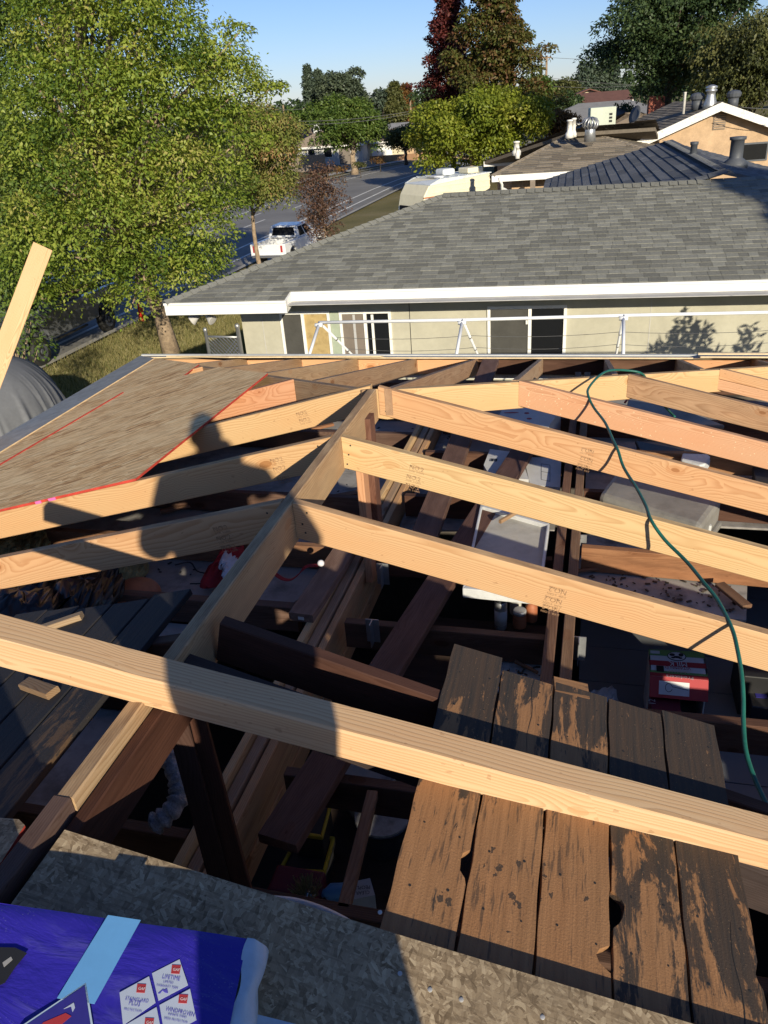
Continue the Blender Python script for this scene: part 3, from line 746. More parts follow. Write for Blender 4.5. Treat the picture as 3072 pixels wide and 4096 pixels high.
# old rafters (dark, reused) that carry the planks
board('old_rafter', (.060, -1.905, ZR-.012), (2.9, -1.88, ZR-M*2.9-.175), .04, .135, MT['old'], house, (.085, .04, .028), n0=(.97, .0, -.25))
board('old_rafter', (.024, -2.06, ZR-.030), (2.9, -2.10, ZR-M*2.9-.15), .045, .14, MT['old'], house, (.055, .04, .037))
board('old_rafter', (.03, -3.1, ZR-.06), (2.9, -3.1, ZR-M*2.9-.06), .04, .14, MT['old'], house, OLD[1])
board('old_rafter', (.03, -2.72, ZR-.06), (2.9, -2.72, ZR-M*2.9-.06), .04, .14, MT['old'], house, OLD[0])
for y in (-1.9, -2.9, -4.0): board('old_rafter', (-.03, y, ZR-.075), (-2.9, y, ZR-M*2.9-.075), .04, .14, MT['old'], house, OLD[2])
# weathered sheathing panel the photographer works on
def rplan(pxs): return [tuple(PR(p, .002)[:2]) for p in pxs]
q0, q1, q2 = rplan([(259, 3320), (1537, 3735), (2780, 4096)])
dq = (np.array(q2)-np.array(q0)); dq /= np.linalg.norm(dq)
q3 = np.array(q0)+dq*1.46
for k in range(13):                              # unseen old boards added behind the photographer to block sun from the rooms below
    xa = 1.52+.146*k
    board('deck_plank', (xa+.07, -9.0, ZR-M*(xa+.07)-.02), (xa+.07, -3.35, ZR-M*(xa+.07)-.02), .144, .02, MT['deck_l'], house, color=(.5, 0, 0), up=(M, 0, 1), ch=.002)
pan = [q0, tuple(np.array(q0)+dq*.66+(.0, -.004)), tuple(q3), (1.50, q3[1]), (1.50, -9.0), (q0[0]-.01, -9.0)]
roofslab('sheathing_panel', pan, 'R', MT['osb_w'], MT['osb_w'], dz=-.002, th=.013)
for i, px in enumerate(((1600, 3895), (1845, 4000), (1520, 3650), (2170, 4070), (1720, 3960))):
    p = PR(px, .003); mb = MB(); mb.lathe([(.0045, 0), (.0045, .0015), (.002, .002)], p, 8); mb.build('nail_head', MT['soffit'], house, origin=p)
roofslab('sheathing_panel', [tuple(PL(p, .0)[:2]) for p in ((-20, 3276), (78, 3284), (102, 3308), (8, 3455), (-90, 3560), (-150, 3400))], 'L', MT['osb_w'], MT['red'], dz=.0)

# ceiling joists, headers and the built-up beam under the ridge
def jst(a, b_, w=.042, h=.135, col=None, name='ceiling_joist', z=2.80, mat='old'):
    board(name, (*a, z), (*b_, z), w, h, MT[mat], house, col or random.choice(OLD))
BX = -.105
jst((.02, -.80), (.89, -.80), col=OLD[3]); jst((.06, -1.69), (2.6, -1.69), col=(.13, .075, .055)); jst((.06, -2.16), (2.6, -2.16), col=(.12, .07, .05))
jst((.02, -.20), (.89, -.16), col=OLD[1]); jst((-2.6, -.74), (-.235, -.72), col=(.16, .10, .075), w=.05); jst((-2.6, .395), (-.235, .405), col=(.15, .09, .065))
jst((-2.6, -.18), (-.16, -.17), col=(.27, .15, .085), w=.045); jst((-2.6, 1.40), (-.13, 1.40), col=(.13, .08, .06)); jst((.02, .46), (.89, .46), col=OLD[0])
jst((.02, 1.1), (.89, 1.1), col=OLD[1]); jst((1.03, -.02), (2.6, -.10), col=(.34, .17, .085)); jst((1.03, 1.2), (2.6, 1.2), col=(.36, .2, .1)); jst((1.03, .62), (2.6, .56), col=OLD[0])
jst((-2.6, 2.0), (-.13, 2.0)); jst((-2.6, -1.35), (-.16, -1.35)); jst((1.03, -1.2), (2.6, -1.18)); jst((.02, 1.75), (2.6, 1.75)); jst((-2.6, -2.0), (-.16, -2.0))
# beam of three plies, the right ply of stacked boards
beamkit = house
board('beam_ply', (-.138, -2.75, 2.815), (-.100, 2.6, 2.815), .030, .26, MT['ridge'], beamkit, (.62, .44, .24), bow=.004, seg=4)
board('beam_ply', (-.098, -2.60, 2.785), (-.058, 2.6, 2.785), .040, .26, MT['ridge'], beamkit, (.40, .29, .20))
for k, (col, dx) in enumerate((((.58, .36, .19), 0), ((.62, .40, .21), -.004), ((.54, .33, .17), .003))):
    board('beam_ply', (-.051+dx, -2.60, 2.775-.098*k), (-.013+dx, 2.6, 2.775-.098*k), .034, .094, MT['ridge'], beamkit, col)
# strongback pair on the joists, right wall studs
for x, col in ((.905, (.20, .115, .075)), (.975, (.235, .15, .095))):
    board('strongback', (x, -1.9, 2.86), (x+.05, 2.6, 2.86), .045, .09, MT['old'], house, col)
# post under the ridge: old dark stick and a new pale one
board('ridge_post', (.045, -.196, 2.70), (.045, -.196, 3.535), .085, .038, MT['old'], house, (.19, .095, .065), up=(1, 0, 0))
board('ridge_post', (.02, -.295, 2.70), (.02, -.295, 3.437), .085, .036, MT['wood'], house, (.58, .32, .18), up=(1, 0, 0))
board('brace', (.115, -2.215, 2.78), (.012, -2.10, 3.42), .085, .038, MT['old'], house, (.085, .036, .022), up=(.5, -1, 0))
board('brace', (.11, -2.27, 2.6), (.005, -2.14, 3.40), .055, .038, MT['old'], house, (.06, .03, .022), up=(.5, -1, 0))
a_, b_ = PZ((1489, 3161), 2.80), PZ((1372, 3625), 2.80)
board('nailer', a_, b_, .036, .034, MT['old'], house, (.27, .17, .11))
# framing connectors (bent galvanised plates)
for px, z in ((( 1530, 2275), 2.80), ((2322, 2160), 2.80), ((1490, 2500), 2.80), ((2315, 2570), 2.76)):
    p = PZ(px, z); mb = MB(); mb.box(-.03, .03, -.002, .002, -.09, .03); mb.box(-.002, .002, -.045, -.002, -.09, .03)
    mb.build('joist_hanger', MT['galv'], house, origin=None).location = tuple(p)
# ceiling panels left in place between the joists (seen from above)
def ceil(pts, z, mat='floor', th=.012): slab('ceiling_panel', [(x, y, z) for x, y in pts], (0, 0, -th), MT[mat], house)
ceil([(-2.6, -.70), (-.45, -.70), (-.16, -.1), (-.16, 2.6), (-2.6, 2.6)], 2.655)
ceil([(-2.6, -2.5), (-.9, -2.5), (-.55, -.75), (-2.6, -.75)], 2.655)
ceil([(.0, .30), (.88, .40), (.88, 2.6), (.0, 2.6)], 2.65)
ceil([(1.04, .55), (2.6, .55), (2.6, 2.6), (1.04, 2.6)], 2.645)
bp = [PZ(p, 2.66) for p in ((2300, 2140), (2760, 2120), (2990, 2300), (2985, 2480), (2630, 2440), (2290, 2330))]
ceil([(p[0], p[1]) for p in bp], 2.66, 'dirtyboard')
bp = [PZ(p, 2.66) for p in ((1950, 2600), (2190, 2640), (2170, 2780), (1925, 2760))]
ceil([(p[0], p[1]) for p in bp], 2.66, 'dirtyboard')

# ================================================================== LOOSE THINGS ON THE ROOF
# heavy stick laid across the ridge, running down over the planks
bf = lambda x: np.array([x, -2.178+.096*x-.045, 3.685-.287*x])
bm = board('timber_beam', bf(-.60), bf(2.3), .091, .087, MT['beam'], None, (.61, .42, .24), top=MT['beam'], ch=.006, bow=-.006, seg=8)
setp(bm, 'thick pale square timber lying across the ridge and over the dark planks in the foreground', 'beam')
def lean(name, a, b_, w, h, col, label, cat, up=(0, 0, 1), mat='wood'):
    o = board(name, a, b_, w, h, MT[mat], None, col, up=up); return setp(o, label, cat)
A_ = PD((172, 985), 6.7); B_ = PD((-75, 1640), 6.5)
lean('timber_stick', B_+(B_-A_)*1.0, A_, .14, .045, (.62, .43, .24), 'upright pale stick of lumber rising at the left edge before the leafy tree', 'lumber', up=(.8, -1, .2))
a_, b_ = PZ((1728+35, 2315), 2.865), PZ((1107, 3357), 2.865)
lean('loose_plank', a_+(a_-b_)*1.2, b_, .135, .04, (.135, .075, .06), 'dark plank lying on the joists beside the built up beam, its sawn end showing', 'plank', mat='old')
a_, b_ = PZ((1843, 1750), 2.865), PZ((1690, 2150), 2.865)
lean('loose_plank', a_+(a_-b_)*1.3, b_, .14, .04, (.175, .105, .08), 'wide brown plank lying on the joists between the beam and the narrower plank', 'plank', mat='old')
a_, b_ = PZ((1385, 2180), 2.86), PZ((1202, 2455), 2.86)
fp = lean('short_plank', a_, b_, .115, .042, (.25, .17, .135), 'short flat brown plank with a white tag on its end, left of the beam', 'plank', mat='old')
mb = MB(); mb.box(0, .001, -.014, .014, -.012, .004); o = mb.build('paper_tag', MT['print_white'], fp); o.location = (np.linalg.norm(b_-a_)+.001, 0, -.02)
for (pa, pb, w, col, lab) in (((150, 2510), (322, 2452), .032, (.33, .25, .16), 'small wood offcut lying on the black boards behind the pale timber'),
                              ((95, 2722), (205, 2760), .04, (.25, .17, .10), 'wood offcut poking out from under the pale timber at left')):
    pa, pb = PL(pa, -.03), PL(pb, -.03)
    lean('wood_offcut', pa, pb, w, .02, col, lab, 'offcut', up=(-M, 0, 1))

# air hose over the rafters
hp = [((2700, 1668), 3.02), ((2655, 1620), 3.05), ((2600, 1540), 3.13)]
pts = [PZ(*h) for h in hp]
for px, dz in (((2568, 1495), .02), ((2510, 1482), .03), ((2440, 1482), .035), ((2395, 1505), .03), ((2356, 1550), .012), ((2352, 1580), .010), ((2375, 1630), -.01),
               ((2420, 1690), .0), ((2452, 1760), .01), ((2472, 1802), .010), ((2495, 1870), -.02), ((2545, 1950), -.01), ((2582, 2020), .0), ((2605, 2082), .010), ((2660, 2160), -.015),
               ((2745, 2245), -.02), ((2815, 2330), -.005), ((2870, 2400), .0), ((2926, 2510), .011), ((2950, 2600), .0), ((2967, 2700), -.02), ((2973, 2790), -.05), ((2974, 2890), -.08), ((2985, 3010), -.11), ((3030, 3140), -.13), ((3110, 3290), -.12), ((3220, 3420), -.06)):
    pts.append(PR(px, dz))
def spline(P, n=6):
    P = [np.array(p) for p in P]; out = []
    for i in range(len(P)-1):
        p0, p1, p2, p3 = P[max(i-1, 0)], P[i], P[i+1], P[min(i+2, len(P)-1)]
        for k in range(n):
            t = k/n; out.append(.5*((2*p1)+(-p0+p2)*t+(2*p0-5*p1+4*p2-p3)*t*t+(-p0+3*p1-3*p2+p3)*t**3))
    out.append(P[-1]); return out
mb = MB(); mb.tube(spline(pts), .0068, 10); setp(mb.build('air_hose', MT['hose'], None, True), 'dark green hose snaking over the right hand rafters', 'hose')

# bundle of shingles in blue wrap at the lower left
BZ = .085
Bp = lambda px, e=0.0: PR(px, BZ+e)
c0, c1, c2 = Bp((1045, 3758)), Bp((0, 3608)), Bp((905, 4096))
ux = (c1-c0)/np.linalg.norm(c1-c0); uy0 = (c2-c0)/np.linalg.norm(c2-c0)
nb = np.cross(ux, uy0); nb = nb if nb[2] > 0 else -nb; nb /= np.linalg.norm(nb)
uy = uy0-(uy0@ux)*ux; uy /= np.linalg.norm(uy)
BW, BL, BT = 1.0, .34, .075
bun = thing('shingle_bundle', 'bundle of roofing shingles in shiny blue printed wrap at the lower left corner', 'shingle bundle', tuple(c0))
def bl(*a): return a[0]*ux+a[1]*uy+a[2]*nb
def sheetgrid(name, fn, nu, nv, mat, parent, smooth=True):
    mb = MB(); mb.v = [tuple(fn(i/nu, j/nv)) for j in range(nv+1) for i in range(nu+1)]
    for j in range(nv):
        for i in range(nu):
            a = j*(nu+1)+i; mb.f.append((a, a+1, a+nu+2, a+nu+1)); mb.m.append(0)
    return mb.build(name, mat, parent, smooth)
lay = []
for k in range(9):
    mb = MB(); zt = -.004-k*.0078; jx = .006*math.sin(k*2.3); jy = .004*math.sin(k*3.1)
    mb.prism([bl(.008+jx, .008+jy, zt), bl(BW-.01, .008+jy, zt), bl(BW-.01, BL-.01, zt), bl(.008+jx, BL-.01, zt)], -nb*.0068)
    mb.build('shingle', SH[k % 8], bun)
def wr(u, v):
    z = .0015*math.sin(9*u+3*v)+.001*math.sin(31*u*v)+.0012*math.sin(23*u-15*v)
    e = min(v, 1-v)*BL
    return bl(u*BW+.024, v*BL, z-.0035*max(0, 1-e/.012)**2)
sheetgrid('wrap', wr, 50, 24, MT['blue'], bun)
mb = MB(); mb.add([bl(.024, 0, -.003), bl(BW, 0, -.003), bl(BW, -.002, -BT), bl(.01, -.002, -BT)], [(0, 1, 2, 3)])
mb.add([bl(.0, BL, -.003), bl(BW, BL, -.003), bl(BW, BL+.002, -BT), bl(.0, BL+.002, -BT)], [(3, 2, 1, 0)]); mb.build('wrap_side', MT['blue'], bun)
def endw(u, v):
    bulge = .018*math.sin(math.pi*v)
    return bl(.024-.026*min(1, v*3)-bulge*.6+.004*math.sin(20*u+8*v), u*BL, -.0005-(BT-.002)*max(0, v-.15)/.85+.0006*math.sin(30*u))
sheetgrid('wrap_end', endw, 30, 14, MT['paleblue'], bun)
inv = Matrix.Translation(-Vector(tuple(c0)))
def pr_(name, pxs, mat, e):
    mb = MB(); P = [Bp(p, e)-c0 for p in pxs]
    mb.prism(P, -nb*.0008); return mb.build(name, mat, bun)
z1 = .0035
pr_('stripe', [(432, 3660), (563, 3680), (378, 4015), (228, 3992)], MT['cyan'], z1)
pr_('label_cell', [(718, 3837), (752, 3940), (634, 4002), (608, 3893)], MT['label'], z1)
pr_('label_cell', [(596, 3905), (622, 4010), (530, 4075), (492, 4100), (478, 3970)], MT['label'], z1)
pr_('label_cell', [(760, 3955), (786, 4080), (660, 4150), (638, 4020)], MT['label'], z1)
pr_('label_cell', [(626, 4028), (650, 4150), (520, 4200), (508, 4096)], MT['label'], z1)
pr_('picture_panel', [(344, 3930), (372, 4100), (380, 4300), (-60, 4300), (90, 4100)], MT['paleblue'], z1)
pr_('picture_panel', [(338, 3942), (362, 4100), (370, 4300), (-40, 4300), (104, 4100)], MT['navy'], z1+.0008)
pr_('picture_panel', [(172, 4090), (262, 4052), (285, 4064), (230, 4110), (150, 4120)], MT['print_red'], z1+.0016)
pr_('chevron', [(255, 4035), (295, 4010), (300, 4030), (290, 4048), (284, 4024)], MT['label'], z1+.0016)
pr_('shingle_picture', [(-40, 3788), (60, 3790), (108, 3812), (60, 3870), (20, 3930), (-40, 3960)], MT['black'], z1)
pr_('shingle_picture', [(10, 3850), (44, 3826), (50, 3838), (16, 3868)], MT['greywall'], z1+.0008)
for (cx_, cy_) in ((704, 3877), (565, 3953), (733, 3995), (597, 4089)):
    w_ = 16; pr_('logo_square', [(cx_-w_, cy_-18), (cx_+w_+4, cy_-16), (cx_+w_-2, cy_+18), (cx_-w_-4, cy_+16)], MT['print_red'], z1+.0008)
    text_at('GAF', Bp((cx_-13, cy_+5), z1+.0018)-c0, Bp((cx_+13, cy_+8), z1+.0018)-c0, nb, MT['print_white'], 'logo_text', bun, 1.1)
for s_, a_, b_, k in (('LIFETIME', (648, 3914), (718, 3924), 1.3), ('LIMITED', (653, 3931), (692, 3937), 1.2), ('WARRANTY TERM', (624, 3944), (710, 3957), 1.2),
                      ('STAINGUARD', (500, 4000), (592, 4012), 1.3), ('PLUS', (514, 4019), (558, 4027), 1.3), ('PROTECTION', (495, 4040), (565, 4050), 1.0),
                      ('WINDPROVEN', (660, 4043), (775, 4068), 1.3), ('INFINITE WIND', (672, 4060), (745, 4074), 1.1), ('SPEED PROTECTION', (655, 4076), (748, 4094), 1.1)):
    text_at(s_, Bp(a_, z1+.001)-c0, Bp(b_, z1+.001)-c0, nb, MT['indigo'], 'label_text', bun, k)
for pxs in ([(632, 3974), (652, 3956), (672, 3972), (660, 3970), (650, 3962), (640, 3974)], [(655, 3960), (668, 3954), (672, 3970), (664, 3966)]):
    pr_('label_mark', pxs, MT['indigo'], z1+.0008)
p2 = PR((1000, 4080), .012)
mb = MB(); mb.prism([PR(p, .020) for p in ((1000, 4050), (1200, 4100), (1200, 4300), (900, 4300))], (0, 0, -.018))
setp(mb.build('wrapper_sheet', MT['paleblue'], None, origin=p2), 'pale blue scrap of wrap lying beside the shingle bundle', 'wrapper')

# ================================================================== THINGS STORED UNDER THE RAFTERS
def obj(name, mb, mats, label, cat, group=None, smooth=False, origin=None, bevel=0):
    return setp(mb.build(name, mats, None, smooth, origin, bevel), label, cat, group)
# santa hat and glove at the left of the ridge
g0 = PZ((930, 2230), 2.72)
santa = thing('santa_hat', 'red felt santa hat with white trim half hidden behind the ridge board', 'hat', tuple(g0))
hp_ = [PZ(p, 2.72) for p in ((985, 2180), (905, 2200), (850, 2280), (800, 2350), (880, 2345), (960, 2300), (1010, 2240))]
def dome(name, poly, hgt, mat, parent=None, n=10, wrinkle=.02, origin=None):
    c = cen(poly); rings = []; mb = MB(); k = len(poly); poly = spline(list(poly)+[poly[0]], 4)[:-1]; k = len(poly)
    for j in range(n+1):
        u = j/n; s_ = math.cos(u*math.pi/2)**.7; zz = hgt*math.sin(u*math.pi/2)
        for i, p in enumerate(poly):
            q_ = c+(np.array(p)-c)*s_; wv = wrinkle*(math.sin(i*2.4+j*1.3)+.6*math.sin(i*5.1-j*2.1))*math.sin(u*math.pi)
            mb.v.append((q_[0]+wv*.5, q_[1]+wv*.5, q_[2]+zz+wv))
    for j in range(n):
        for i in range(k):
            i2 = (i+1) % k; mb.f.append((j*k+i, j*k+i2, (j+1)*k+i2, (j+1)*k+i)); mb.m.append(0)
    o_ = c if origin is None else origin
    return mb.build(name, mat, parent, True, o_)
d_ = dome('felt', [p-g0 for p in hp_], .07, MT['redcloth'], santa, origin=(0, 0, 0))
tr = [PZ(p, 2.79) for p in ((900, 2215), (885, 2240), (875, 2275), (905, 2285), (890, 2310), (915, 2315), (940, 2285), (955, 2250), (925, 2235))]
dome('trim', [p-g0 for p in tr], .035, MT['fluff'], santa, wrinkle=.012, origin=(0, 0, 0))
# red ribbon with a white bobble
rb = [PZ(p, z) for p, z in (((1097, 2292), 2.80), ((1130, 2314), 2.80), ((1162, 2318), 2.81), ((1190, 2300), 2.84), ((1212, 2275), 2.875), ((1235, 2262), 2.885), ((1275, 2261), 2.885))]
o0 = rb[3]; rib = thing('bobble_ribbon', 'thin red cloth tail with a white bobble lying on the short plank', 'ribbon', tuple(o0))
mb = MB(); rs = spline(rb, 4)
for i in range(len(rs)-1):
    t_ = rs[i+1]-rs[i]; w_ = np.cross(t_, (0, 0, 1.0)); w_ = w_/np.linalg.norm(w_)*.011; t2 = rs[min(i+2, len(rs)-1)]-rs[i+1] if i < len(rs)-2 else t_
    w2 = np.cross(t2, (0, 0, 1.0)); w2 = w2/np.linalg.norm(w2)*(.011 if i < len(rs)-6 else .013)
    mb.prism([rs[i]-w_-o0, rs[i]+w_-o0, rs[i+1]+w2-o0, rs[i+1]-w2-o0], (0, 0, -.003))
mb.build('tail', MT['redcloth'], rib)
mb = MB(); prof = [(.017*math.sin(a), -.017*math.cos(a)) for a in np.linspace(.05, 3.09, 9)]; mb.lathe(prof, rb[-1]-o0+np.array((.012, 0, .012)), 14); mb.build('bobble', MT['fluff'], rib, True)
# insulation, black sheet, orange ball on the left ceiling
ip = [PZ(p, 2.74) for p in ((-30, 2180), (60, 2140), (130, 2130), (200, 2170), (180, 2220), (100, 2260), (-30, 2250))]
setp(dome('insulation_batt', ip, .07, MT['insul'], wrinkle=.03), 'torn yellow fibreglass insulation at the far left between two rafters', 'insulation')
ip = [PZ(p, 2.68) for p in ((420, 2290), (500, 2262), (590, 2265), (585, 2300), (520, 2330), (440, 2335))]
setp(dome('insulation_batt', ip, .05, MT['insul'], wrinkle=.025), 'tuft of yellow insulation behind the black plastic sheet', 'insulation')
ip = [PZ(p, 2.80) for p in ((190, 2420), (260, 2330), (380, 2300), (490, 2330), (480, 2400), (400, 2450), (300, 2480))]
setp(dome('plastic_sheet', ip, .10, MT['plastic_bag'], wrinkle=.045), 'crumpled black plastic sheet beside the tarred boards at left', 'plastic sheet')
ip = [PZ(p, 2.85) for p in ((-60, 2330), (120, 2330), (240, 2345), (220, 2440), (60, 2480), (-60, 2460))]
setp(dome('felt_scrap', ip, .05, MT['plastic_bag'], wrinkle=.03), 'dark torn roofing felt under the left rafter tails', 'felt')
mb = MB(); prof = [(.125*math.sin(a), -.085*math.cos(a)) for a in np.linspace(.03, 3.11, 14)]; pc = PZ((545, 2385), 2.72)
mb.lathe(prof, (0, 0, 0), 24); o = mb.build('orange_ball', MT['pumpkin'], None, True); o.location = tuple(pc); setp(o, 'dull orange rounded plastic decoration behind the tarred boards', 'decoration')
# insulated pipe under the ridge
dp_ = [PZ(p, z) for p, z in (((650, 2950), 3.10), ((672, 3020), 3.08), ((700, 3085), 3.06), ((718, 3150), 3.04), ((704, 3215), 3.02), ((662, 3265), 3.0), ((612, 3300), 2.98))]
sp_ = spline(dp_, 6); mb = MB(); mb.tube(sp_, [.029+.005*math.sin(i*1.7)+.003*math.sin(i*4.1) for i in range(len(sp_))], 14)
obj('insulated_pipe', mb, MT['duct'], 'bent pipe in crumpled grey white wrapping below the ridge', 'pipe', smooth=True, origin=dp_[3])
# boxes and bins on the ceiling at the right
def cardbox(name, pxs, z, h, label, mat='card'):
    P = [PZ(p, z) for p in pxs]; c = cen(P)
    t = thing(name, label, 'box', (c[0], c[1], z-h))
    mb = MB(); mb.prism([p-c+np.array((0, 0, h)) for p in P], (0, 0, -h)); mb.build('carton', MT[mat], t); return t, c-np.array((0, 0, h))
bx, bc = cardbox('cardboard_box', [(1995, 1665), (2020, 1612), (2245, 1632), (2190, 1712)], 2.92, .26, 'white cardboard box with red oval marks under the paint flecked rafter')
def oval(parent, c, px, z, rx, ry, mat, rot=0, name='oval_mark'):
    p = PZ(px, z); mb = MB(); mb.prism([p-c+np.array((rx*math.cos(a)*math.cos(rot)-ry*math.sin(a)*math.sin(rot), rx*math.cos(a)*math.sin(rot)+ry*math.sin(a)*math.cos(rot), 0)) for a in np.linspace(0, 6.28, 17)[:-1]], (0, 0, -.001)); mb.build(name, mat, parent)
oval(bx, bc, (2045, 1650), 2.922, .05, .010, MT['print_red'], .1); oval(bx, bc, (2107, 1652), 2.922, .017, .014, MT['print_red']); oval(bx, bc, (2117, 1674), 2.922, .017, .014, MT['print_red'])
text_at('CARTON', PZ((2025, 1654), 2.9235)-bc, PZ((2068, 1654), 2.9235)-bc, (0, 0, 1), MT['print_white'], 'box_text', bx) if False else None
bx, bc = cardbox('cardboard_box', [(1935, 1860), (1960, 1796), (2080, 1812), (2115, 1918), (1960, 1905)], 2.82, .17, 'white cardboard box with a barcode and arrow beside the strongback boards')
for px, w_, h_ in (((1975, 1840), .05, .042), ):
    p = PZ(px, 2.821)-bc; mb = MB()
    for k in range(7): mb.box(p[0]-w_/2+k*w_/7, p[0]-w_/2+k*w_/7+.003+.002*(k % 3), p[1]-h_/2, p[1]+h_/2, p[2], p[2]+.001)
    mb.build('barcode', MT['print'], bx)
ar = [PZ(p, 2.8215)-bc for p in ((2063, 1880), (2078, 1876), (2075, 1869), (2092, 1879), (2080, 1890), (2078, 1884), (2064, 1888))]
mb = MB(); mb.prism(ar, (0, 0, -.001)); mb.build('arrow_mark', MT['print'], bx)
hs = [PZ(p, 2.8215)-bc for p in ((2008, 1892), (2050, 1885), (2058, 1894), (2052, 1905), (2012, 1908))]
mb = MB(); mb.prism(hs, (0, 0, -.001)); mb.build('hand_hole', MT['black'], bx)
bx, bc = cardbox('cardboard_box', [(2090, 1800), (2130, 1812), (2245, 1840), (2240, 1950), (2120, 1938)], 2.79, .14, 'grey white folded carton next to the box with the barcode')
for pxs in ([(2165, 1855), (2200, 1860), (2200, 1925), (2165, 1918)],):
    P = [PZ(p, 2.791)-bc for p in pxs]; mb = MB()
    for i in range(4):
        mb.tube([P[i], P[(i+1) % 4]], .0012, 4)
    mb.tube([(P[0]+P[3])/2, (P[1]+P[2])/2], .0012, 4); mb.build('diagram_line', MT['print'], bx)
# shallow tray
tp = [PZ(p, 2.86) for p in ((1922, 2030), (2198, 2108), (2160, 2400), (1850, 2370))]
c = cen(tp); tr = thing('shallow_tray', 'shallow dusty white plastic tray lying on the joists between two rafters', 'tray', (c[0], c[1], 2.86))
inn = [p-c+(c-p)*.07 for p in tp]; mb = MB(); mb.prism(inn, (0, 0, -.02)); mb.build('tray_floor', MT['tray'], tr)
mb = MB(); k = 4
for i in range(4):
    a_, b_ = tp[i]-c, tp[(i+1) % 4]-c; ai, bi = inn[i], inn[(i+1) % 4]
    up_ = np.array((0, 0, .022)); mb.prism([a_+up_, b_+up_, bi+up_, ai+up_], (0, 0, -.05))
mb.build('rim', MT['tray_rim'], tr, bevel=.004)
# grey tote
tp = [PZ(p, 2.86) for p in ((2455, 1880), (2905, 1985), (2815, 2110), (2382, 1975))]
c = cen(tp); tt = thing('storage_tote', 'grey plastic storage tote lying under the right rafters, half in sun', 'tote', (c[0], c[1], 2.66))
mb = MB(); mb.prism([(p-c)*.95+np.array((0, 0, .20)) for p in tp], (0, 0, -.16)); mb.build('body', MT['tote'], tt, bevel=.03)
mb = MB(); mb.prism([(p-c)*1.0+np.array((0, 0, .05)) for p in tp], (0, 0, -.04)); mb.build('lid', MT['tote'], tt, bevel=.012)
p = PZ((2785, 2080), 2.80)-c-np.array((0, 0, -.06))
mb = MB()
for k in range(3): mb.box(p[0]+.05, p[0]+.075, p[1]-.02+k*.03, p[1]+k*.03, .02+.03*(k % 2), .12)
mb.build('latch', MT['tray_rim'], tt)
# bin lid in the sun, other bins at right
tp = [PZ(p, 2.80) for p in ((2730, 1810), (2825, 1812), (2842, 1825), (2822, 1855), (2800, 1860), (2725, 1838))]
c = cen(tp); mb = MB(); mb.prism([p-c for p in tp], (0, 0, -.02)); mb.prism([(p-c)*1.04+np.array((0, 0, -.02)) for p in tp], (0, 0, -.05))
o = mb.build('bin_lid', MT['tray_rim'], None, bevel=.008); o.location = tuple(c); setp(o, 'small dusty white bin lid in sun between the second and third right rafters', 'lid')
def tub(pxs, z, h, label, mat='black', name='storage_bin', cat='bin'):
    P = [PZ(p, z) for p in pxs]; c = cen(P); t = thing(name, label, cat, (c[0], c[1], z-h))
    mb = MB(); mb.prism([(p-c)*.93+np.array((0, 0, h-.02)) for p in P], (0, 0, -h+.02)); mb.build('body', MT[mat], t, bevel=.012)
    mb = MB(); mb.prism([p-c+np.array((0, 0, h)) for p in P], (0, 0, -.03)); mb.build('lid', MT[mat], t, bevel=.008); return t, c-np.array((0, 0, h))
tub([(2515, 1590), (2700, 1625), (2900, 1700), (2700, 1700), (2500, 1650)], 2.80, .14, 'flat grey bin lid under the brown stained rafter', 'tote')
tub([(2540, 1760), (2700, 1790), (2740, 1800), (2690, 1840), (2560, 1800)], 2.76, .11, 'dark bin behind the small white bin lid')
tub([(3010, 1865), (3110, 1880), (3130, 1940), (3020, 1920)], 2.74, .09, 'dark bin by the right wall plate', 'black')
# wood scraps on the dusty board
for pa, pb, w_, lab in (((2300, 2280), (2470, 2262), .018, 'thin brown wood strip lying on the dusty board'), ((2430, 2215), (2468, 2275), .016, 'split brown wood splinter standing against the thin strip'),
                        ((2950, 2290), (2800, 2190), .03, 'dark board scrap lying across the dusty ceiling board'), ((2060, 2640), (2150, 2685), .014, 'dark splinter of wood on the white board')):
    lean('wood_scrap', PZ(pa, 2.69), PZ(pb, 2.69), w_, .014, (.28, .15, .08), lab, 'wood scrap', mat='old')
for pa, pb, z_, w_, col_, lab in (((1250, 2000), (1480, 1955), 2.70, .05, (.30, .17, .10), 'brown board scrap on the dusty ceiling left of the new post'), ((640, 2040), (880, 1990), 2.70, .04, (.26, .15, .09), 'long board scrap lying under the middle left rafter'),
        ((1100, 1745), (1330, 1690), 2.70, .06, (.33, .17, .09), 'reddish board scrap beneath the left rafter nearest the hip'), ((2000, 2080), (2120, 2010), 2.92, .018, (.36, .24, .14), 'thin wood strip lying across the shallow tray'),
        ((2600, 1730), (2500, 1650), 2.95, .05, (.42, .27, .16), 'pale wood offcut on the flat grey bin lid'), ((2880, 2330), (2990, 2420), 2.72, .05, (.22, .13, .08), 'brown wood scrap at the right end of the dusty board')):
    lean('wood_scrap', PZ(pa, z_), PZ(pb, z_), w_, .02, col_, lab, 'wood scrap', mat='old')
mb = MB(); mb.tube(spline([PZ(p, 2.80) for p in ((2500, 1610), (2515, 1585), (2512, 1560), (2495, 1545))], 5), .008, 8); obj('red_cable', mb, MT['print_red'], 'short bend of red cable under the brown stained rafter', 'cable', smooth=True, origin=PZ((2510, 1575), 2.8))
mb = MB(); mb.tube(spline([PZ(p, 2.68) for p in ((700, 2260), (760, 2250), (790, 2285), (850, 2300), (830, 2330), (760, 2335))], 5), .004, 6); obj('thin_cable', mb, MT['black'], 'thin dark cable loop lying on the dusty ceiling by the santa hat', 'cable', smooth=True, origin=PZ((790, 2285), 2.68))
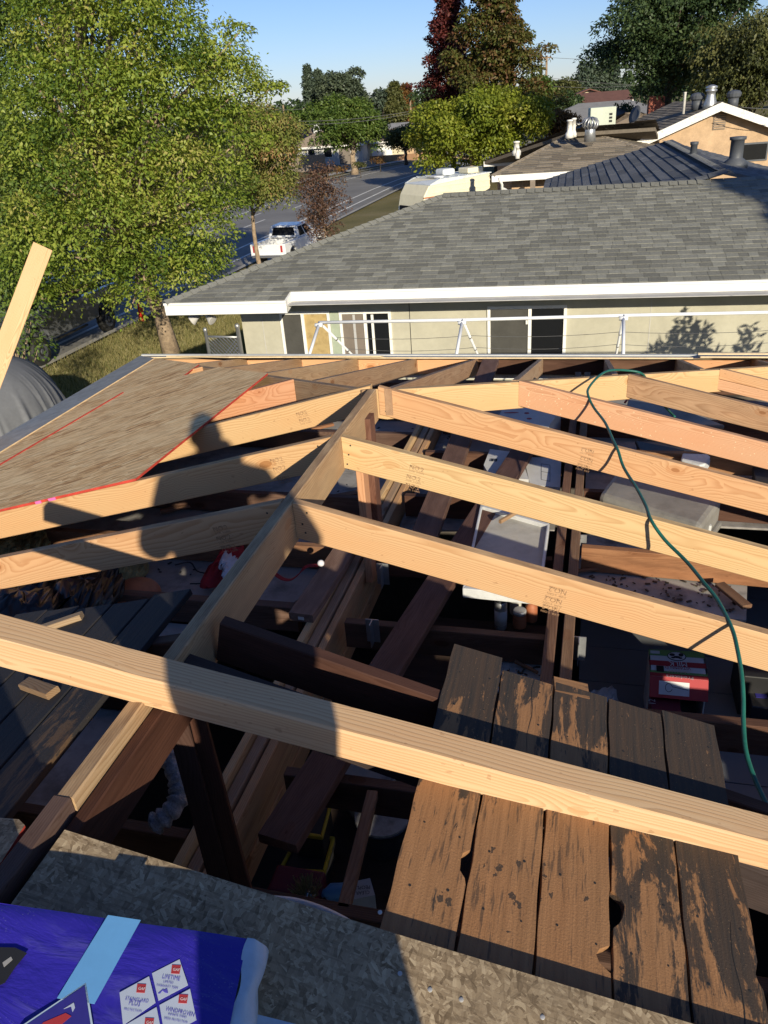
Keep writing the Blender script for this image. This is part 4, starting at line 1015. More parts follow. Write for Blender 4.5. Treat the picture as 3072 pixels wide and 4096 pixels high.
# small shingle crumbs and dirt left on the ceiling panels
def crumbs(name, region, z, n, smax, mat):
    mb = MB(); P = [PZ(p, z) for p in region]; lo = np.min(P, 0); hi = np.max(P, 0)
    for _ in range(n):
        x, y = random.uniform(lo[0], hi[0]), random.uniform(lo[1], hi[1]); s_ = random.uniform(.25, 1)*smax; a = random.uniform(0, 6.28)
        mb.obox((x, y, z+.002), (s_*math.cos(a), s_*math.sin(a), 0), (-s_*.4*math.sin(a), s_*.4*math.cos(a), 0), (0, 0, .002))
    setp(mb.build(name, mat), kind='stuff')
crumbs('roofing_crumbs', [(1420, 1700), (1700, 2000)], 2.655, 90, .012, MT['black'])
crumbs('roofing_crumbs', [(500, 2150), (950, 2350)], 2.66, 50, .012, MT['black'])
crumbs('roofing_crumbs', [(2320, 2200), (2950, 2450)], 2.664, 160, .013, MT['bark_d'])
crumbs('roofing_crumbs', [(1950, 2610), (2180, 2760)], 2.664, 50, .010, MT['bark_d'])

# lower level, in the shade: raised garage door with cartons on it, cans, lids
gd = thing('garage_door', 'grey sectional garage door raised flat under the joists', 'garage door', (1.75, -.3, 2.06))
for k in range(8):
    mb = MB(); mb.box(-.70, .78, -1.05+k*.30, -1.05+k*.30+.294, -.03, 0); mb.build('door_panel', MT['garage_door'], gd)
mz = 2.36
mk = [PZ(p, mz) for p in ((2594, 2598), (2815, 2610), (2834, 2722), (2600, 2702))]; c = cen(mk)
milk = thing('milk_carton_box', 'upside down green and red milk carton case on the raised garage door', 'box', (c[0], c[1], 2.06))
hm = mz-2.06; L_ = [p-c+np.array((0, 0, hm)) for p in mk]
Lq = lambda u, v, e=.0: (L_[0]*(1-u)*(1-v)+L_[1]*u*(1-v)+L_[2]*u*v+L_[3]*(1-u)*v)+np.array((0, 0, e))
def onb(u0, u1, v0, v1, e, mat, name):
    mb = MB(); mb.prism([Lq(u0, v0, e), Lq(u1, v0, e), Lq(u1, v1, e), Lq(u0, v1, e)], (0, 0, -.0012)); mb.build(name, mat, milk)
mb = MB(); mb.prism([Lq(0, 0), Lq(1, 0), Lq(1, 1), Lq(0, 1)], (0, 0, -.006)); dn = np.array((0, 0, -hm))
for i in range(2): mb.prism([L_[1-i], L_[2] if i == 0 else L_[3], (L_[2] if i == 0 else L_[3])+dn, L_[1-i]+dn], (.006 if i else -.006, 0, 0))
mb.prism([L_[0], L_[1], L_[1]+dn, L_[0]+dn], (0, -.006, 0)); mb.build('carton', MT['print_white'], milk)
onb(.0, 1, .0, .22, .002, MT['print_green'], 'print_band'); onb(.0, 1, .42, .60, .002, MT['print_red'], 'print_band'); onb(0, 1, .80, .88, .002, MT['print_green'], 'print_band'); onb(0, 1, .88, 1.0, .002, MT['print_red'], 'print_band')
onb(.03, .2, .05, .16, .003, MT['print_white'], 'barcode')
onb(.12, .25, .62, .84, .003, MT['black'], 'hand_hole')
def ell(cu, cv, ru, rv, e, mat, name):
    mb = MB(); mb.prism([Lq(cu+ru*math.cos(a), cv+rv*math.sin(a), e) for a in np.linspace(0, 6.28, 21)[:-1]], (0, 0, -.0012)); mb.build(name, mat, milk)
ell(.5, .22, .17, .17, .003, MT['print'], 'cow_oval'); ell(.5, .22, .155, .15, .004, MT['print_white'], 'cow_oval')
for cu, cv, ru, rv in ((.42, .18, .05, .05), (.5, .26, .06, .04), (.58, .17, .045, .06), (.56, .29, .04, .03), (.43, .29, .035, .03)): ell(cu, cv, ru, rv, .005, MT['print'], 'cow_patch')
for s_, v, u0, u1, m_, k in (('MILK', .445, .66, .34, 'print_white', 1.3), ('VITAMIN D', .63, .72, .27, 'print_red', 1.2), ('ORGANIC', .765, .70, .30, 'ply_edge', 1.2), ('Producers', .955, .74, .28, 'print_white', 1.1)):
    text_at(s_, Lq(u0, v-.01, .0045), Lq(u1, v-.01, .0045), (0, 0, 1), MT[m_], 'box_text', milk, k)
fl = [Lq(0, 1), Lq(1, 1), Lq(1, 1)+np.array((.0, -.06, -.075)), Lq(0, 1)+np.array((0, -.06, -.075))]
mb = MB(); mb.prism(fl, (0, .002, -.004)); mb.build('flap', MT['print_red'], milk)
fn_ = np.cross(fl[1]-fl[0], fl[3]-fl[0]); fn_ = fn_ if fn_[2] > 0 else -fn_; fn_ /= np.linalg.norm(fn_)
fq = lambda u, v: fl[0]*(1-u)*(1-v)+fl[1]*u*(1-v)+fl[2]*u*v+fl[3]*(1-u)*v+fn_*.0015
mb = MB(); mb.prism([fq(.16, .2), fq(.68, .2), fq(.68, .85), fq(.16, .85)], -fn_*.001); mb.build('flap_label', MT['print_white'], milk)
mb = MB(); mb.tube([fq(.33+.06*math.cos(a), .5+.2*math.sin(a))+fn_*.001 for a in np.linspace(.3, 6.0, 14)]+[fq(.66, .55)+fn_*.001], .0012, 4); mb.build('spoon_drawing', MT['print'], milk)
# soda carton standing in the open side of the milk case
sc_ = (L_[3]*.72+L_[2]*.28); sx_ = (L_[2]-L_[3]); sx_ /= np.linalg.norm(sx_); sy_ = np.array((-sx_[1], sx_[0], 0))
sb = c-np.array((0, 0, hm))+np.array((sc_[0], sc_[1], 0))+sy_*(-.02)
soda = thing('soda_carton', 'dark maroon soft drink carton under the milk case', 'box', tuple(sb))
mb = MB(); mb.prism([sx_*a+sy_*b2+np.array((0, 0, .20)) for a, b2 in ((-.065, -.13), (.065, -.13), (.065, .10), (-.065, .10))], (0, 0, -.2)); mb.build('carton', MT['maroon'], soda)
tz = np.array((0, 0, .2012)); fz = -sy_*.1312
fr = lambda u, v: sx_*u+fz+np.array((0, 0, v))
for s_, u0, u1, v, k in (('Dr', -.012, .02, .118, 1.2), ('Pepper', -.048, .05, .088, 1.25), ('12', .028, .05, .02, 1.1), ('23', -.02, .0, .058, 1.0)):
    text_at(s_, fr(u0, v), fr(u1, v), -sy_, MT['print_white'], 'box_text', soda, k)
for cu, cv, ru, rv in ((.0, .105, .06, .034), (-.01, .063, .026, .014)):
    mb = MB(); mb.tube([fr(cu+ru*math.cos(a), cv+rv*math.sin(a)) for a in np.linspace(.5, 6.0, 26)], .0012, 4); mb.build('logo_ring', MT['print_white'], soda)
text_at('12', sx_*-.045+sy_*-.06+tz, sx_*-.045+sy_*-.03+tz, (0, 0, 1), MT['print_white'], 'box_text', soda, 1.1)
lb = [PZ(p, 2.13) for p in ((2660, 2880), (2840, 2892), (2836, 2985), (2655, 2960))]; c2_ = cen(lb)
lc = thing('lower_carton', 'white carton printed vitamin D below the dark maroon carton', 'box', (c2_[0], c2_[1], 2.06))
mb = MB(); mb.prism([p-c2_+np.array((0, 0, .07)) for p in lb], (0, 0, -.07)); mb.build('carton', MT['card'], lc)
a_, b_ = (PZ(p, 2.1305)-c2_+np.array((0, 0, .07)) for p in ((2672, 2905), (2772, 2918)))
text_at('VITAMIN D', a_, b_, (0, 0, 1), MT['print'], 'box_text', lc, 1.2)
mb = MB(); bp_ = [PZ(p, 2.12) for p in ((2340, 2790), (2440, 2765), (2475, 2830), (2460, 2890), (2350, 2850))]; 
setp(dome('plastic_bag', bp_, .05, MT['card'], wrinkle=.015), 'crumpled white bag on the raised garage door beyond the planks', 'bag')
for i, (px, w_, col_, lab) in enumerate((((2960, 2640), .30, 'black', 'black box stacked at the right behind the hose'), ((2990, 2760), .32, 'cardark', 'lower dark box with square windows behind the hose'))):
    p = PZ(px, 2.3-.1*i); t_ = thing('dark_box', lab, 'box', (p[0]+w_/2, p[1], 2.06)); mb = MB(); mb.box(-w_/2, w_/2, -.12, .12, 0, .24-.1*i); mb.build('body', MT[col_], t_, bevel=.006)
    mb = MB()
    for k in range(3): mb.box(-w_/2+.03+k*.07, -w_/2+.08+k*.07, -.05, .0, .24-.1*i, .242-.1*i)
    mb.build('window_print', MT['navy'], t_)
# shelf with spray can and jars
sh = thing('plywood_shelf', 'plywood shelf board below the joists carrying a spray can and jars', 'shelf', (.55, -.45, 2.30))
mb = MB(); mb.box(-.45, .36, -.5, .42, -.018, 0); mb.build('board', MT['old'], sh).color = (.06, .04, .03, 1)
def can(name, px, z, r, h, label, cat, parts):
    p = PZ(px, z); t = thing(name, label, cat, (p[0], p[1], z))
    for nm, prof, mt in parts: mb = MB(); mb.lathe(prof, (0, 0, 0), 20); mb.build(nm, MT[mt], t, True)
zs = 2.30
can('spray_can', (2003, 2510), zs, .033, .2, 'grey spray can with white label standing on the shelf', 'spray can', (('can_body', [(.032, 0), (.033, .01), (.033, .16), (.026, .175)], 'galv'), ('label_band', [(.0336, .03), (.0336, .12)], 'print_white'), ('cap', [(.029, .172), (.029, .225), (.025, .23)], 'vent')))
can('glass_jar', (2078, 2505), zs, .035, .1, 'front glass jar with brown contents next to the spray can', 'jar', (('glass', [(.034, 0), (.036, .01), (.036, .075), (.032, .085)], 'pumpkin'), ('lid', [(.035, .085), (.035, .105), (.030, .106)], 'alum')))
can('glass_jar', (2065, 2450), zs, .035, .1, 'rear metal topped jar behind the jar with brown contents', 'jar', (('glass', [(.034, 0), (.036, .01), (.036, .075), (.032, .085)], 'tray'), ('lid', [(.035, .085), (.035, .105), (.030, .106)], 'alum')))
can('orange_bottle', (2125, 2480), zs, .03, .1, 'orange plastic bottle beside the jars', 'bottle', (('bottle', [(.03, 0), (.032, .01), (.032, .09), (.014, .12)], 'pumpkin'), ('cap', [(.016, .12), (.016, .14)], 'black')))
# bins with yellow lids below the joists
ys = thing('low_shelf', 'low brown shelf board between the beam and the planks', 'shelf', (.33, -2.0, 2.16)); mb = MB(); mb.box(-.36, .40, -.62, .72, -.02, 0); mb.build('board', MT['old'], ys).color = (.04, .028, .022, 1)
for px4, z, h_, lab in (([(1200, 3190), (1330, 3200), (1290, 3350), (1160, 3330)], 2.42, .24, 'upper black bin with a yellow lid in the dark beside the loose plank'), ([(1190, 3330), (1340, 3345), (1300, 3490), (1110, 3480)], 2.30, .12, 'lower black bin with a yellow lid near the white box')):
    P = [PZ(p, z) for p in px4]; c = cen(P); t = thing('storage_bin', lab, 'bin', (c[0], c[1], z-h_)); mb = MB(); mb.prism([(p-c)*.9+np.array((0, 0, h_-.01)) for p in P], (0, 0, -h_+.01)); mb.build('body', MT['black'], t, bevel=.01)
    mb = MB()
    for i in range(4):
        a_, b_ = P[i]-c, P[(i+1) % 4]-c; mb.prism([a_+np.array((0, 0, h_)), b_+np.array((0, 0, h_)), b_*.84+np.array((0, 0, h_)), a_*.84+np.array((0, 0, h_))], (0, 0, -.018))
    mb.build('lid', MT['yellow'], t, bevel=.004)
p = PZ((1470, 3060), 2.40); t = thing('paint_bucket', 'white paint bucket with splashed lid half under the pale timber', 'bucket', (p[0], p[1], 2.16))
mb = MB(); mb.lathe([(.10, 0), (.118, .20), (.122, .20), (.122, .215)], (0, 0, 0), 28); mb.build('pail', MT['tray_rim'], t, True)
mb = MB(); mb.lathe([(.124, .215), (.124, .235), (.112, .235), (.108, .226)], (0, 0, 0), 28); mb.build('lid', MT['dirtyboard'], t)
p = PZ((1530, 3260), 2.30); t = thing('paint_bucket', 'second pail with a pale lid deep in the dark beside the deck planks', 'bucket', (p[0], p[1], 2.16))
mb = MB(); mb.lathe([(.10, 0), (.11, .13), (.114, .13), (.114, .14)], (0, 0, 0), 24); mb.build('pail', MT['vent'], t, True); mb = MB(); mb.lathe([(.112, .14), (.112, .15), (.1, .15)], (0, 0, 0), 24); mb.build('lid', MT['dirtyboard'], t)
bp_ = [PZ(p, 2.56) for p in ((1395, 3530), (1480, 3512), (1500, 3580), (1400, 3600))]; c = cen(bp_); t = thing('white_box', 'white box lettered CLEAR PEOPLE beside the deck planks', 'box', (c[0], c[1], 2.42))
mb = MB(); mb.prism([p-c+np.array((0, 0, .14)) for p in bp_], (0, 0, -.14)); mb.build('carton', MT['card'], t)
for s_, a_, b_ in (('CLEAR', (1478, 3562), (1424, 3566)), ('PEOPLE', (1480, 3541), (1418, 3545))):
    text_at(s_, PZ(a_, 2.5612)-c+np.array((0, 0, .14)), PZ(b_, 2.5612)-c+np.array((0, 0, .14)), (0, 0, 1), MT['print'], 'box_text', t, 1.2)
mb = MB(); sp2 = thing('side_shelf', 'narrow board carrying the white box and red case', 'shelf', (.42, -2.27, 2.42)); mb.box(-.36, .3, -.13, .16, -.02, 0); mb.build('board', MT['bark_d'], sp2)
p = PZ((1215, 3530), 2.50); t = thing('red_case', 'dusty red case next to the hay coloured brush', 'case', (p[0]-.02, p[1], 2.42)); mb = MB(); mb.box(-.10, .08, -.05, .06, 0, .075); mb.build('shell', MT['maroon'], t, bevel=.01); mb = MB(); mb.box(-.02, .03, -.054, -.05, .03, .05); mb.build('clasp', MT['galv'], t)
p = PZ((1225, 3570), 2.50); t = thing('wire_brush', 'round tan brush with a shiny metal collar by the white box', 'brush', (p[0], p[1], 2.42)); mb = MB(); mb.lathe([(.03, 0), (.03, .07), (.034, .08)], (0, 0, 0), 18); mb.build('collar', MT['chrome'], t, True)
mb = MB()
for k in range(160):
    a = random.uniform(0, 6.28); r_ = .034*math.sqrt(random.random()); e_ = 1.5+random.random()*.4; mb.tube([(r_*math.cos(a), r_*math.sin(a), .075), (r_*e_*math.cos(a+.1), r_*e_*math.sin(a+.1), .105+.012*random.random())], .0012, 3, cap=False)
mb.build('bristles', MT['insul'], t)
p = PZ((1380, 3560), 2.46); t = thing('blue_bottle', 'blue bottle lying under the white box', 'bottle', (p[0], p[1], 2.45)); mb = MB(); mb.lathe([(.012, -.09), (.014, -.07), (.03, -.05), (.03, .06), (.026, .07)], (0, 0, 0), 16, axis=(1, .25, 0)); mb.build('bottle', MT['cyan'], t, True); mb = MB(); mb.lathe([(.015, -.11), (.015, -.085)], (0, 0, 0), 12, axis=(1, .25, 0)); mb.build('cap', MT['print_white'], t)
wp = [PZ(p, 2.83) for p in ((1050, 3595), (1110, 3598), (1190, 3608), (1290, 3640), (1390, 3690), (1480, 3755), (1540, 3810))]
mb = MB(); mb.tube(spline(wp, 5), .0105, 10); obj('white_conduit', mb, MT['pvc'], 'thin white flexible tube curving along the edge of the weathered panel', 'tube', smooth=True, origin=wp[3])

# ================================================================== THE PHOTOGRAPHER (behind the lens, casts the long shadow)
def skinfig(name, pts, edges, radii, mat, sub=2, parent=None, root=0):
    me = bpy.data.meshes.new(name); me.from_pydata([tuple(p) for p in pts], edges, []); o = link(name, me, parent, mat)
    md = o.modifiers.new('skin', 'SKIN'); md.use_smooth_shade = True
    sv = me.skin_vertices[0].data if me.skin_vertices else None
    if sv is None:
        bm_ = bmesh.new(); bm_.from_mesh(me); bm_.verts.layers.skin.verify(); bm_.to_mesh(me); bm_.free(); sv = me.skin_vertices[0].data
    for i, r_ in enumerate(radii): sv[i].radius = (r_, r_) if not isinstance(r_, tuple) else r_; sv[i].use_root = (i == root)
    s2 = o.modifiers.new('sub', 'SUBSURF'); s2.levels = sub; s2.render_levels = sub; return o
PXY = np.array([1.20, -3.87]); fz_ = ZR-M*PXY[0]+.016
per = thing('person', 'person in work shirt and jeans standing behind the camera holding up both hands', 'person', (PXY[0], PXY[1], fz_), .2729)
HT = 4.93-fz_+.02
def hh(f): return HT*f
body_pts = [(0, 0, hh(.53)), (0, 0, hh(.62)), (0, 0, hh(.72)), (0, .0, hh(.81)), (0, .01, hh(.865)), (0, .02, hh(.90)),
            (.20, 0, hh(.80)), (.29, .06, hh(.655)), (.06, .25, hh(.79)), (-.20, 0, hh(.80)), (-.30, .05, hh(.655)), (-.10, .25, hh(.79)),
            (.085, 0, hh(.49)), (.085, .02, hh(.27)), (.09, -.02, hh(.05)), (.095, .10, hh(.02)), (-.085, 0, hh(.49)), (-.09, .03, hh(.27)), (-.10, -.02, hh(.05)), (-.11, .10, hh(.02))]
body_e = [(0, 1), (1, 2), (2, 3), (3, 4), (4, 5), (3, 6), (6, 7), (7, 8), (3, 9), (9, 10), (10, 11), (0, 12), (12, 13), (13, 14), (14, 15), (0, 16), (16, 17), (17, 18), (18, 19)]
body_r = [(.185, .13), (.215, .13), (.23, .13), (.15, .10), .06, .05, .08, .07, .04, .08, .07, .04, .10, .075, .05, .035, .10, .075, .05, .035]
skinfig('body', body_pts, body_e, body_r, MT['shirt'], 2, per)
skinfig('jeans', [(0, 0, hh(.545)), (0, 0, hh(.50)), (.09, 0, hh(.47)), (.085, .02, hh(.27)), (.09, -.02, hh(.07)), (-.09, 0, hh(.47)), (-.09, .03, hh(.27)), (-.10, -.02, hh(.07))],
        [(0, 1), (1, 2), (2, 3), (3, 4), (1, 5), (5, 6), (6, 7)], [(.19, .14), (.19, .145), .11, .095, .075, .11, .095, .075], MT['jeans'], 2, per)
hz_ = hh(.925); mb = MB()
for j in range(17):
    ph_ = math.pi*j/16
    for i in range(24):
        th = 2*math.pi*i/24; x = .075*math.sin(ph_)*math.cos(th); y = .098*math.sin(ph_)*math.sin(th); z = .118*math.cos(ph_)
        if y > 0 and z < .0: x *= 1-.25*(-z/.118)
        if y > .06: y += .02*math.exp(-((x/.016)**2+((z+.012)/.025)**2))+.006*math.exp(-((x/.03)**2+((z+.055)/.012)**2))-.008*math.exp(-(((abs(x)-.032)/.014)**2+((z-.012)/.012)**2))
        mb.v.append((x, y+.03, z+hz_))
for j in range(16):
    for i in range(24): mb.f.append((j*24+i, (j+1)*24+i, (j+1)*24+(i+1) % 24, j*24+(i+1) % 24)); mb.m.append(0)
hd = mb.build('head', MT['skin'], per, True)
for s_ in (-1, 1):
    mb = MB(); mb.lathe([(.004, -.01), (.02, -.004), (.026, .004), (.014, .010)], (s_*.078, .02, hz_-.005), 12, axis=(s_, -.3, 0)); mb.build('ear', MT['skin'], hd, True)
    mb = MB(); mb.lathe([(.002, -.011), (.009, -.007), (.011, 0), (.009, .007), (.002, .011)], (s_*.032, .113, hz_+.012), 12); mb.build('eye', MT['print_white'], hd, True)
mb = MB()
for j in range(9):
    ph_ = math.pi*.56*j/8
    for i in range(24):
        th = 2*math.pi*i/24; x = .083*math.sin(ph_)*math.cos(th); y = .106*math.sin(ph_)*math.sin(th); z = .126*math.cos(ph_); mb.v.append((x, y+.024-.01*(z < .03), max(z, .045 if y > .05 else -.06)+hz_))
for j in range(8):
    for i in range(24): mb.f.append((j*24+i, (j+1)*24+i, (j+1)*24+(i+1) % 24, j*24+(i+1) % 24)); mb.m.append(0)
mb.build('hair', MT['hair'], per, True)
for s_ in (-1, 1):
    w0 = np.array((.06 if s_ > 0 else -.10, .25, hh(.79)))
    pts_ = [w0, w0+(.0, .035, .03), w0+(.0, .05, .05)]; e_ = [(0, 1), (1, 2)]; r_ = [.028, .034, .022]
    for k, (dx, L1) in enumerate(((-.03, .030), (-.012, .036), (.006, .038), (.022, .032))):
        b0 = len(pts_); base = w0+np.array((-.01*s_-dx*.3*s_, .045, .045))+np.array((0, -dx*.3, dx*-.8))
        pts_ += [base+np.array((-.02*s_, .012, .012)), base+np.array((-.03*s_-L1*.5*s_, .012, .012)), base+np.array((-.032*s_-L1*s_, -.004, .012))]
        e_ += [(1, b0), (b0, b0+1), (b0+1, b0+2)]; r_ += [.011, .0095, .008]
    b0 = len(pts_); pts_ += [w0+(-.015*s_, .015, .055), w0+(-.03*s_, .012, .07)]; e_ += [(1, b0), (b0, b0+1)]; r_ += [.013, .010]
    skinfig('hand', pts_, e_, r_, MT['skin'], 1, per)
for s_ in (-1, 1):
    mb = MB(); mb.box(s_*.095-.045, s_*.095+.045, -.09, .17, 0, .07); mb.box(s_*.095-.04, s_*.095+.04, -.09, .03, .07, .13); mb.build('boot', MT['bark_d'], per, bevel=.02)

# ================================================================== NEXT DOOR HOUSE
NA = math.atan2(8.053-7.877, 3.33+3.387); N0 = np.array([-3.387, 7.877, 0.0])
ca_, sa_ = math.cos(NA), math.sin(NA)
def toN(p): d = np.array(p, float)-N0; return np.array([d[0]*ca_+d[1]*sa_, -d[0]*sa_+d[1]*ca_, d[2]])
def NY(px, yl): return toN(onp(px, (-sa_, ca_, 0), (np.array([-sa_, ca_, 0])@N0)+yl))
nh = thing('neighbour_house', 'grey green single storey house with new grey shingle roof and white fascia next door', 'house', tuple(N0), NA)
def roof_tabs(poly, parent, mats, expo=.143, tw=(.17, .34), nind=0, inv=None, thick=.007, stuffname='shingle_course', seed=1, lift=.012):
    """cover a planar roof polygon with separate shingle tabs; edge 0-1 is the eave. Tabs nearest the lens stay single parts"""
    R_ = random.Random(seed)
    P = [np.array(p, float) for p in poly]; U = P[1]-P[0]; U /= np.linalg.norm(U)
    nn = np.zeros(3)
    for i in range(1, len(P)-1): nn += np.cross(P[i]-P[0], P[i+1]-P[0])
    nn /= np.linalg.norm(nn)
    if nn[2] < 0: nn = -nn
    V = np.cross(nn, U)
    if V[2] < 0: V = -V; U = -U
    uv = [((p-P[0])@U, (p-P[0])@V) for p in P]; vmin = min(v for _, v in uv); vmax = max(v for _, v in uv)
    ncr = int((vmax-vmin)/expo)+1; tabs = []
    widths = [.16, .22, .28, .34] if tw is None else [tw[0]+(tw[1]-tw[0])*k/3 for k in range(4)]
    for c_ in range(ncr):
        v = vmin+expo*c_; vm = min(v+expo*.45, vmax-1e-4); xs = []
        for i in range(len(uv)):
            (ua, va), (ub, vb) = uv[i], uv[(i+1) % len(uv)]
            if (va-vm)*(vb-vm) < 0: xs.append(ua+(ub-ua)*(vm-va)/(vb-va))
        if len(xs) < 2: continue
        u0, u1 = min(xs), max(xs); u = u0-R_.random()*widths[3]
        while u < u1:
            k = R_.randrange(4); w = widths[k]; a, b2 = max(u, u0), min(u+w, u1)
            if b2-a > .02: tabs.append((a, b2, v, k if (a == u and b2 == u+w) else -1, R_.randrange(len(mats)), R_.random()))
            u += w
    org = P[0]
    def tabverts(a, b2, v, rnd):
        h1 = lift+.004*(rnd > .5); h0 = .001; g = .002; e2 = expo*1.25
        q_ = lambda u, vv, hh_: org+U*u+V*vv+nn*hh_
        lo = v-.004*rnd
        return [q_(a+g, lo, h1), q_(b2-g, lo, h1), q_(b2-g, v+e2, h0+.002), q_(a+g, v+e2, h0+.002), q_(a+g, lo, h1-thick-.006), q_(b2-g, lo, h1-thick-.006)]
    ind = []
    if nind:
        camN = np.array(inv(CAM)) if inv else CAM
        cand = sorted([t for t in tabs if t[3] >= 0], key=lambda t: np.linalg.norm(org+U*(t[0]+t[1])/2+V*t[2]-camN))
        ind = cand[:nind]; keep = set(id(t) for t in ind); cache = {}
        fr_ = Matrix(((U[0], V[0], nn[0], 0), (U[1], V[1], nn[1], 0), (U[2], V[2], nn[2], 0), (0, 0, 0, 1)))
        for a, b2, v, k, mi, rnd in ind:
            key = (k, mi, rnd > .5)
            if key not in cache:
                vs = [np.array(p)-org for p in tabverts(0, widths[k], 0, .7 if rnd > .5 else .3)]
                mb = MB(); mb.add(vs, [(0, 1, 2, 3), (4, 5, 1, 0), (4, 0, 3), (5, 2, 1)]); cache[key] = mb.mesh('shingle', mats[mi])
            o = bpy.data.objects.new('shingle', cache[key]); COL.objects.link(o); o.parent = parent; o.location = tuple(org+U*a+V*v)
        tabs = [t for t in tabs if id(t) not in keep]
    mb = MB()
    for a, b2, v, k, mi, rnd in tabs: mb.add(tabverts(a, b2, v, rnd), [(0, 1, 2, 3), (4, 5, 1, 0), (4, 0, 3), (5, 2, 1)], mi)
    o = mb.build(stuffname, mats, parent); o['kind'] = 'stuff'
def caps(pa, pb, parent, mat, step=.14, w=.13, name='ridge_cap', drop=.05):
    pa, pb = np.array(pa, float), np.array(pb, float); L_ = np.linalg.norm(pb-pa); d = (pb-pa)/L_; n = int(L_/step); me = None
    side = np.cross(d, (0, 0, 1.0)); side /= np.linalg.norm(side); up_ = np.cross(side, d)
    for i in range(n):
        if me is None:
            mb = MB(); e_ = step*1.5
            vs = [-side*w-up_*drop+up_*.045, up_*.048, side*w-up_*drop+up_*.045]
            vs += [v+d*e_-up_*.026 for v in vs]; vs += [v-up_*.024 for v in vs[:3]]
            mb.add(vs, [(0, 1, 4, 3), (1, 2, 5, 4), (6, 7, 1, 0), (7, 8, 2, 1)]); me = mb.mesh(name, mat)
        o = bpy.data.objects.new(name, me); COL.objects.link(o); o.parent = parent; o.location = tuple(pa+d*step*i)
ZE, RY, RZ = 2.415, 3.66, 3.30
cornerN = toN(PZ((656, 1217), 2.335)); XL = cornerN[0]; JX = -.02
slope = (RZ-ZE)/RY; JD = .28
xr = toN(PZ((1769, 786), RZ))[0]; XR = 8.5
main_poly = [(JX, 0, ZE), (XR, 0, ZE), (XR, RY, RZ), (xr, RY, RZ), (XL+(xr-XL)*JD/(RY+JD), 0, ZE)]
deckm = MB()
deckm.prism([main_poly[4], main_poly[0], main_poly[1], main_poly[2], main_poly[3]], (0, 0, -.05))
deckm.prism([(XL, -JD, ZE-JD*slope), (JX, -JD, ZE-JD*slope), (JX, 0, ZE), main_poly[4]], (0, 0, -.05))
L2_ = (xr-1.2, RY+3.0, ZE-JD*slope); deckm.prism([(XL, -JD, ZE-JD*slope), (xr, RY, RZ), L2_], (0, 0, -.05))
deckm.prism([(xr, RY, RZ), (XR, RY, RZ), (XR, 7.6, ZE), (xr, 7.6, ZE)], (0, 0, -.05))
deckm.build('roof', SH[0], nh)
cN = lambda p: toN(p)
roof_tabs([(main_poly[4][0], 0, ZE), (XR, 0, ZE), (XR, RY, RZ), (xr, RY, RZ)], nh, SH, nind=285, inv=cN, tw=(.13, .25))
roof_tabs([(XL, -JD, ZE-JD*slope), (JX, -JD, ZE-JD*slope), (JX, 0, ZE), main_poly[4]], nh, SH, nind=15, inv=cN, seed=4, tw=(.13, .25))
caps((XL, -JD, ZE-JD*slope), (xr, RY, RZ), nh, SH[3], step=.15, w=.12)
caps((xr, RY, RZ), (toN((2.95, 11.7, 0))[0], RY, RZ), nh, SH[2], step=.15, w=.13)
# fascia, soffit
mb = MB(); mb.box(JX+.03, XR, -.03, .0, ZE-.185, ZE-.004); mb.build('fascia', MT['white'], nh)
mb = MB(); mb.box(XL, JX+.03, -JD-.03, -JD, ZE-JD*slope-.185, ZE-JD*slope-.004); mb.build('fascia', MT['white'], nh)
mb = MB(); z1_, z0_ = ZE-JD*slope, ZE
mb.add([(JX+.03, -JD-.03, z1_-.185), (JX+.03, 0, z0_-.185), (JX+.03, 0, z0_-.004), (JX+.03, -JD-.03, z1_-.004), (JX, -JD-.03, z1_-.185), (JX, 0, z0_-.185), (JX, 0, z0_-.004), (JX, -JD-.03, z1_-.004)],
       [(0, 1, 2, 3), (7, 6, 5, 4), (3, 2, 6, 7), (1, 0, 4, 5)]); mb.build('fascia', MT['white'], nh)
mb = MB(); mb.prism([(XL, -JD, z1_-.004), (XL+.03, -JD, z1_-.004), (L2_[0]+.03, L2_[1], z1_-.004), (L2_[0], L2_[1], z1_-.004)], (0, 0, -.18)); mb.build('fascia', MT['white'], nh)
mb = MB(); mb.box(JX+.03, XR, -.055, -.031, ZE-.03, ZE+.004); mb.box(XL, JX+.03, -JD-.055, -JD-.031, z1_-.03, z1_+.004); mb.build('drip_edge', MT['white'], nh)
WY = .58; mb = MB(); mb.box(XL+.03, XR, -JD+.002, WY, ZE-.15, ZE-.14); mb.build('soffit', MT['soffit'], nh)
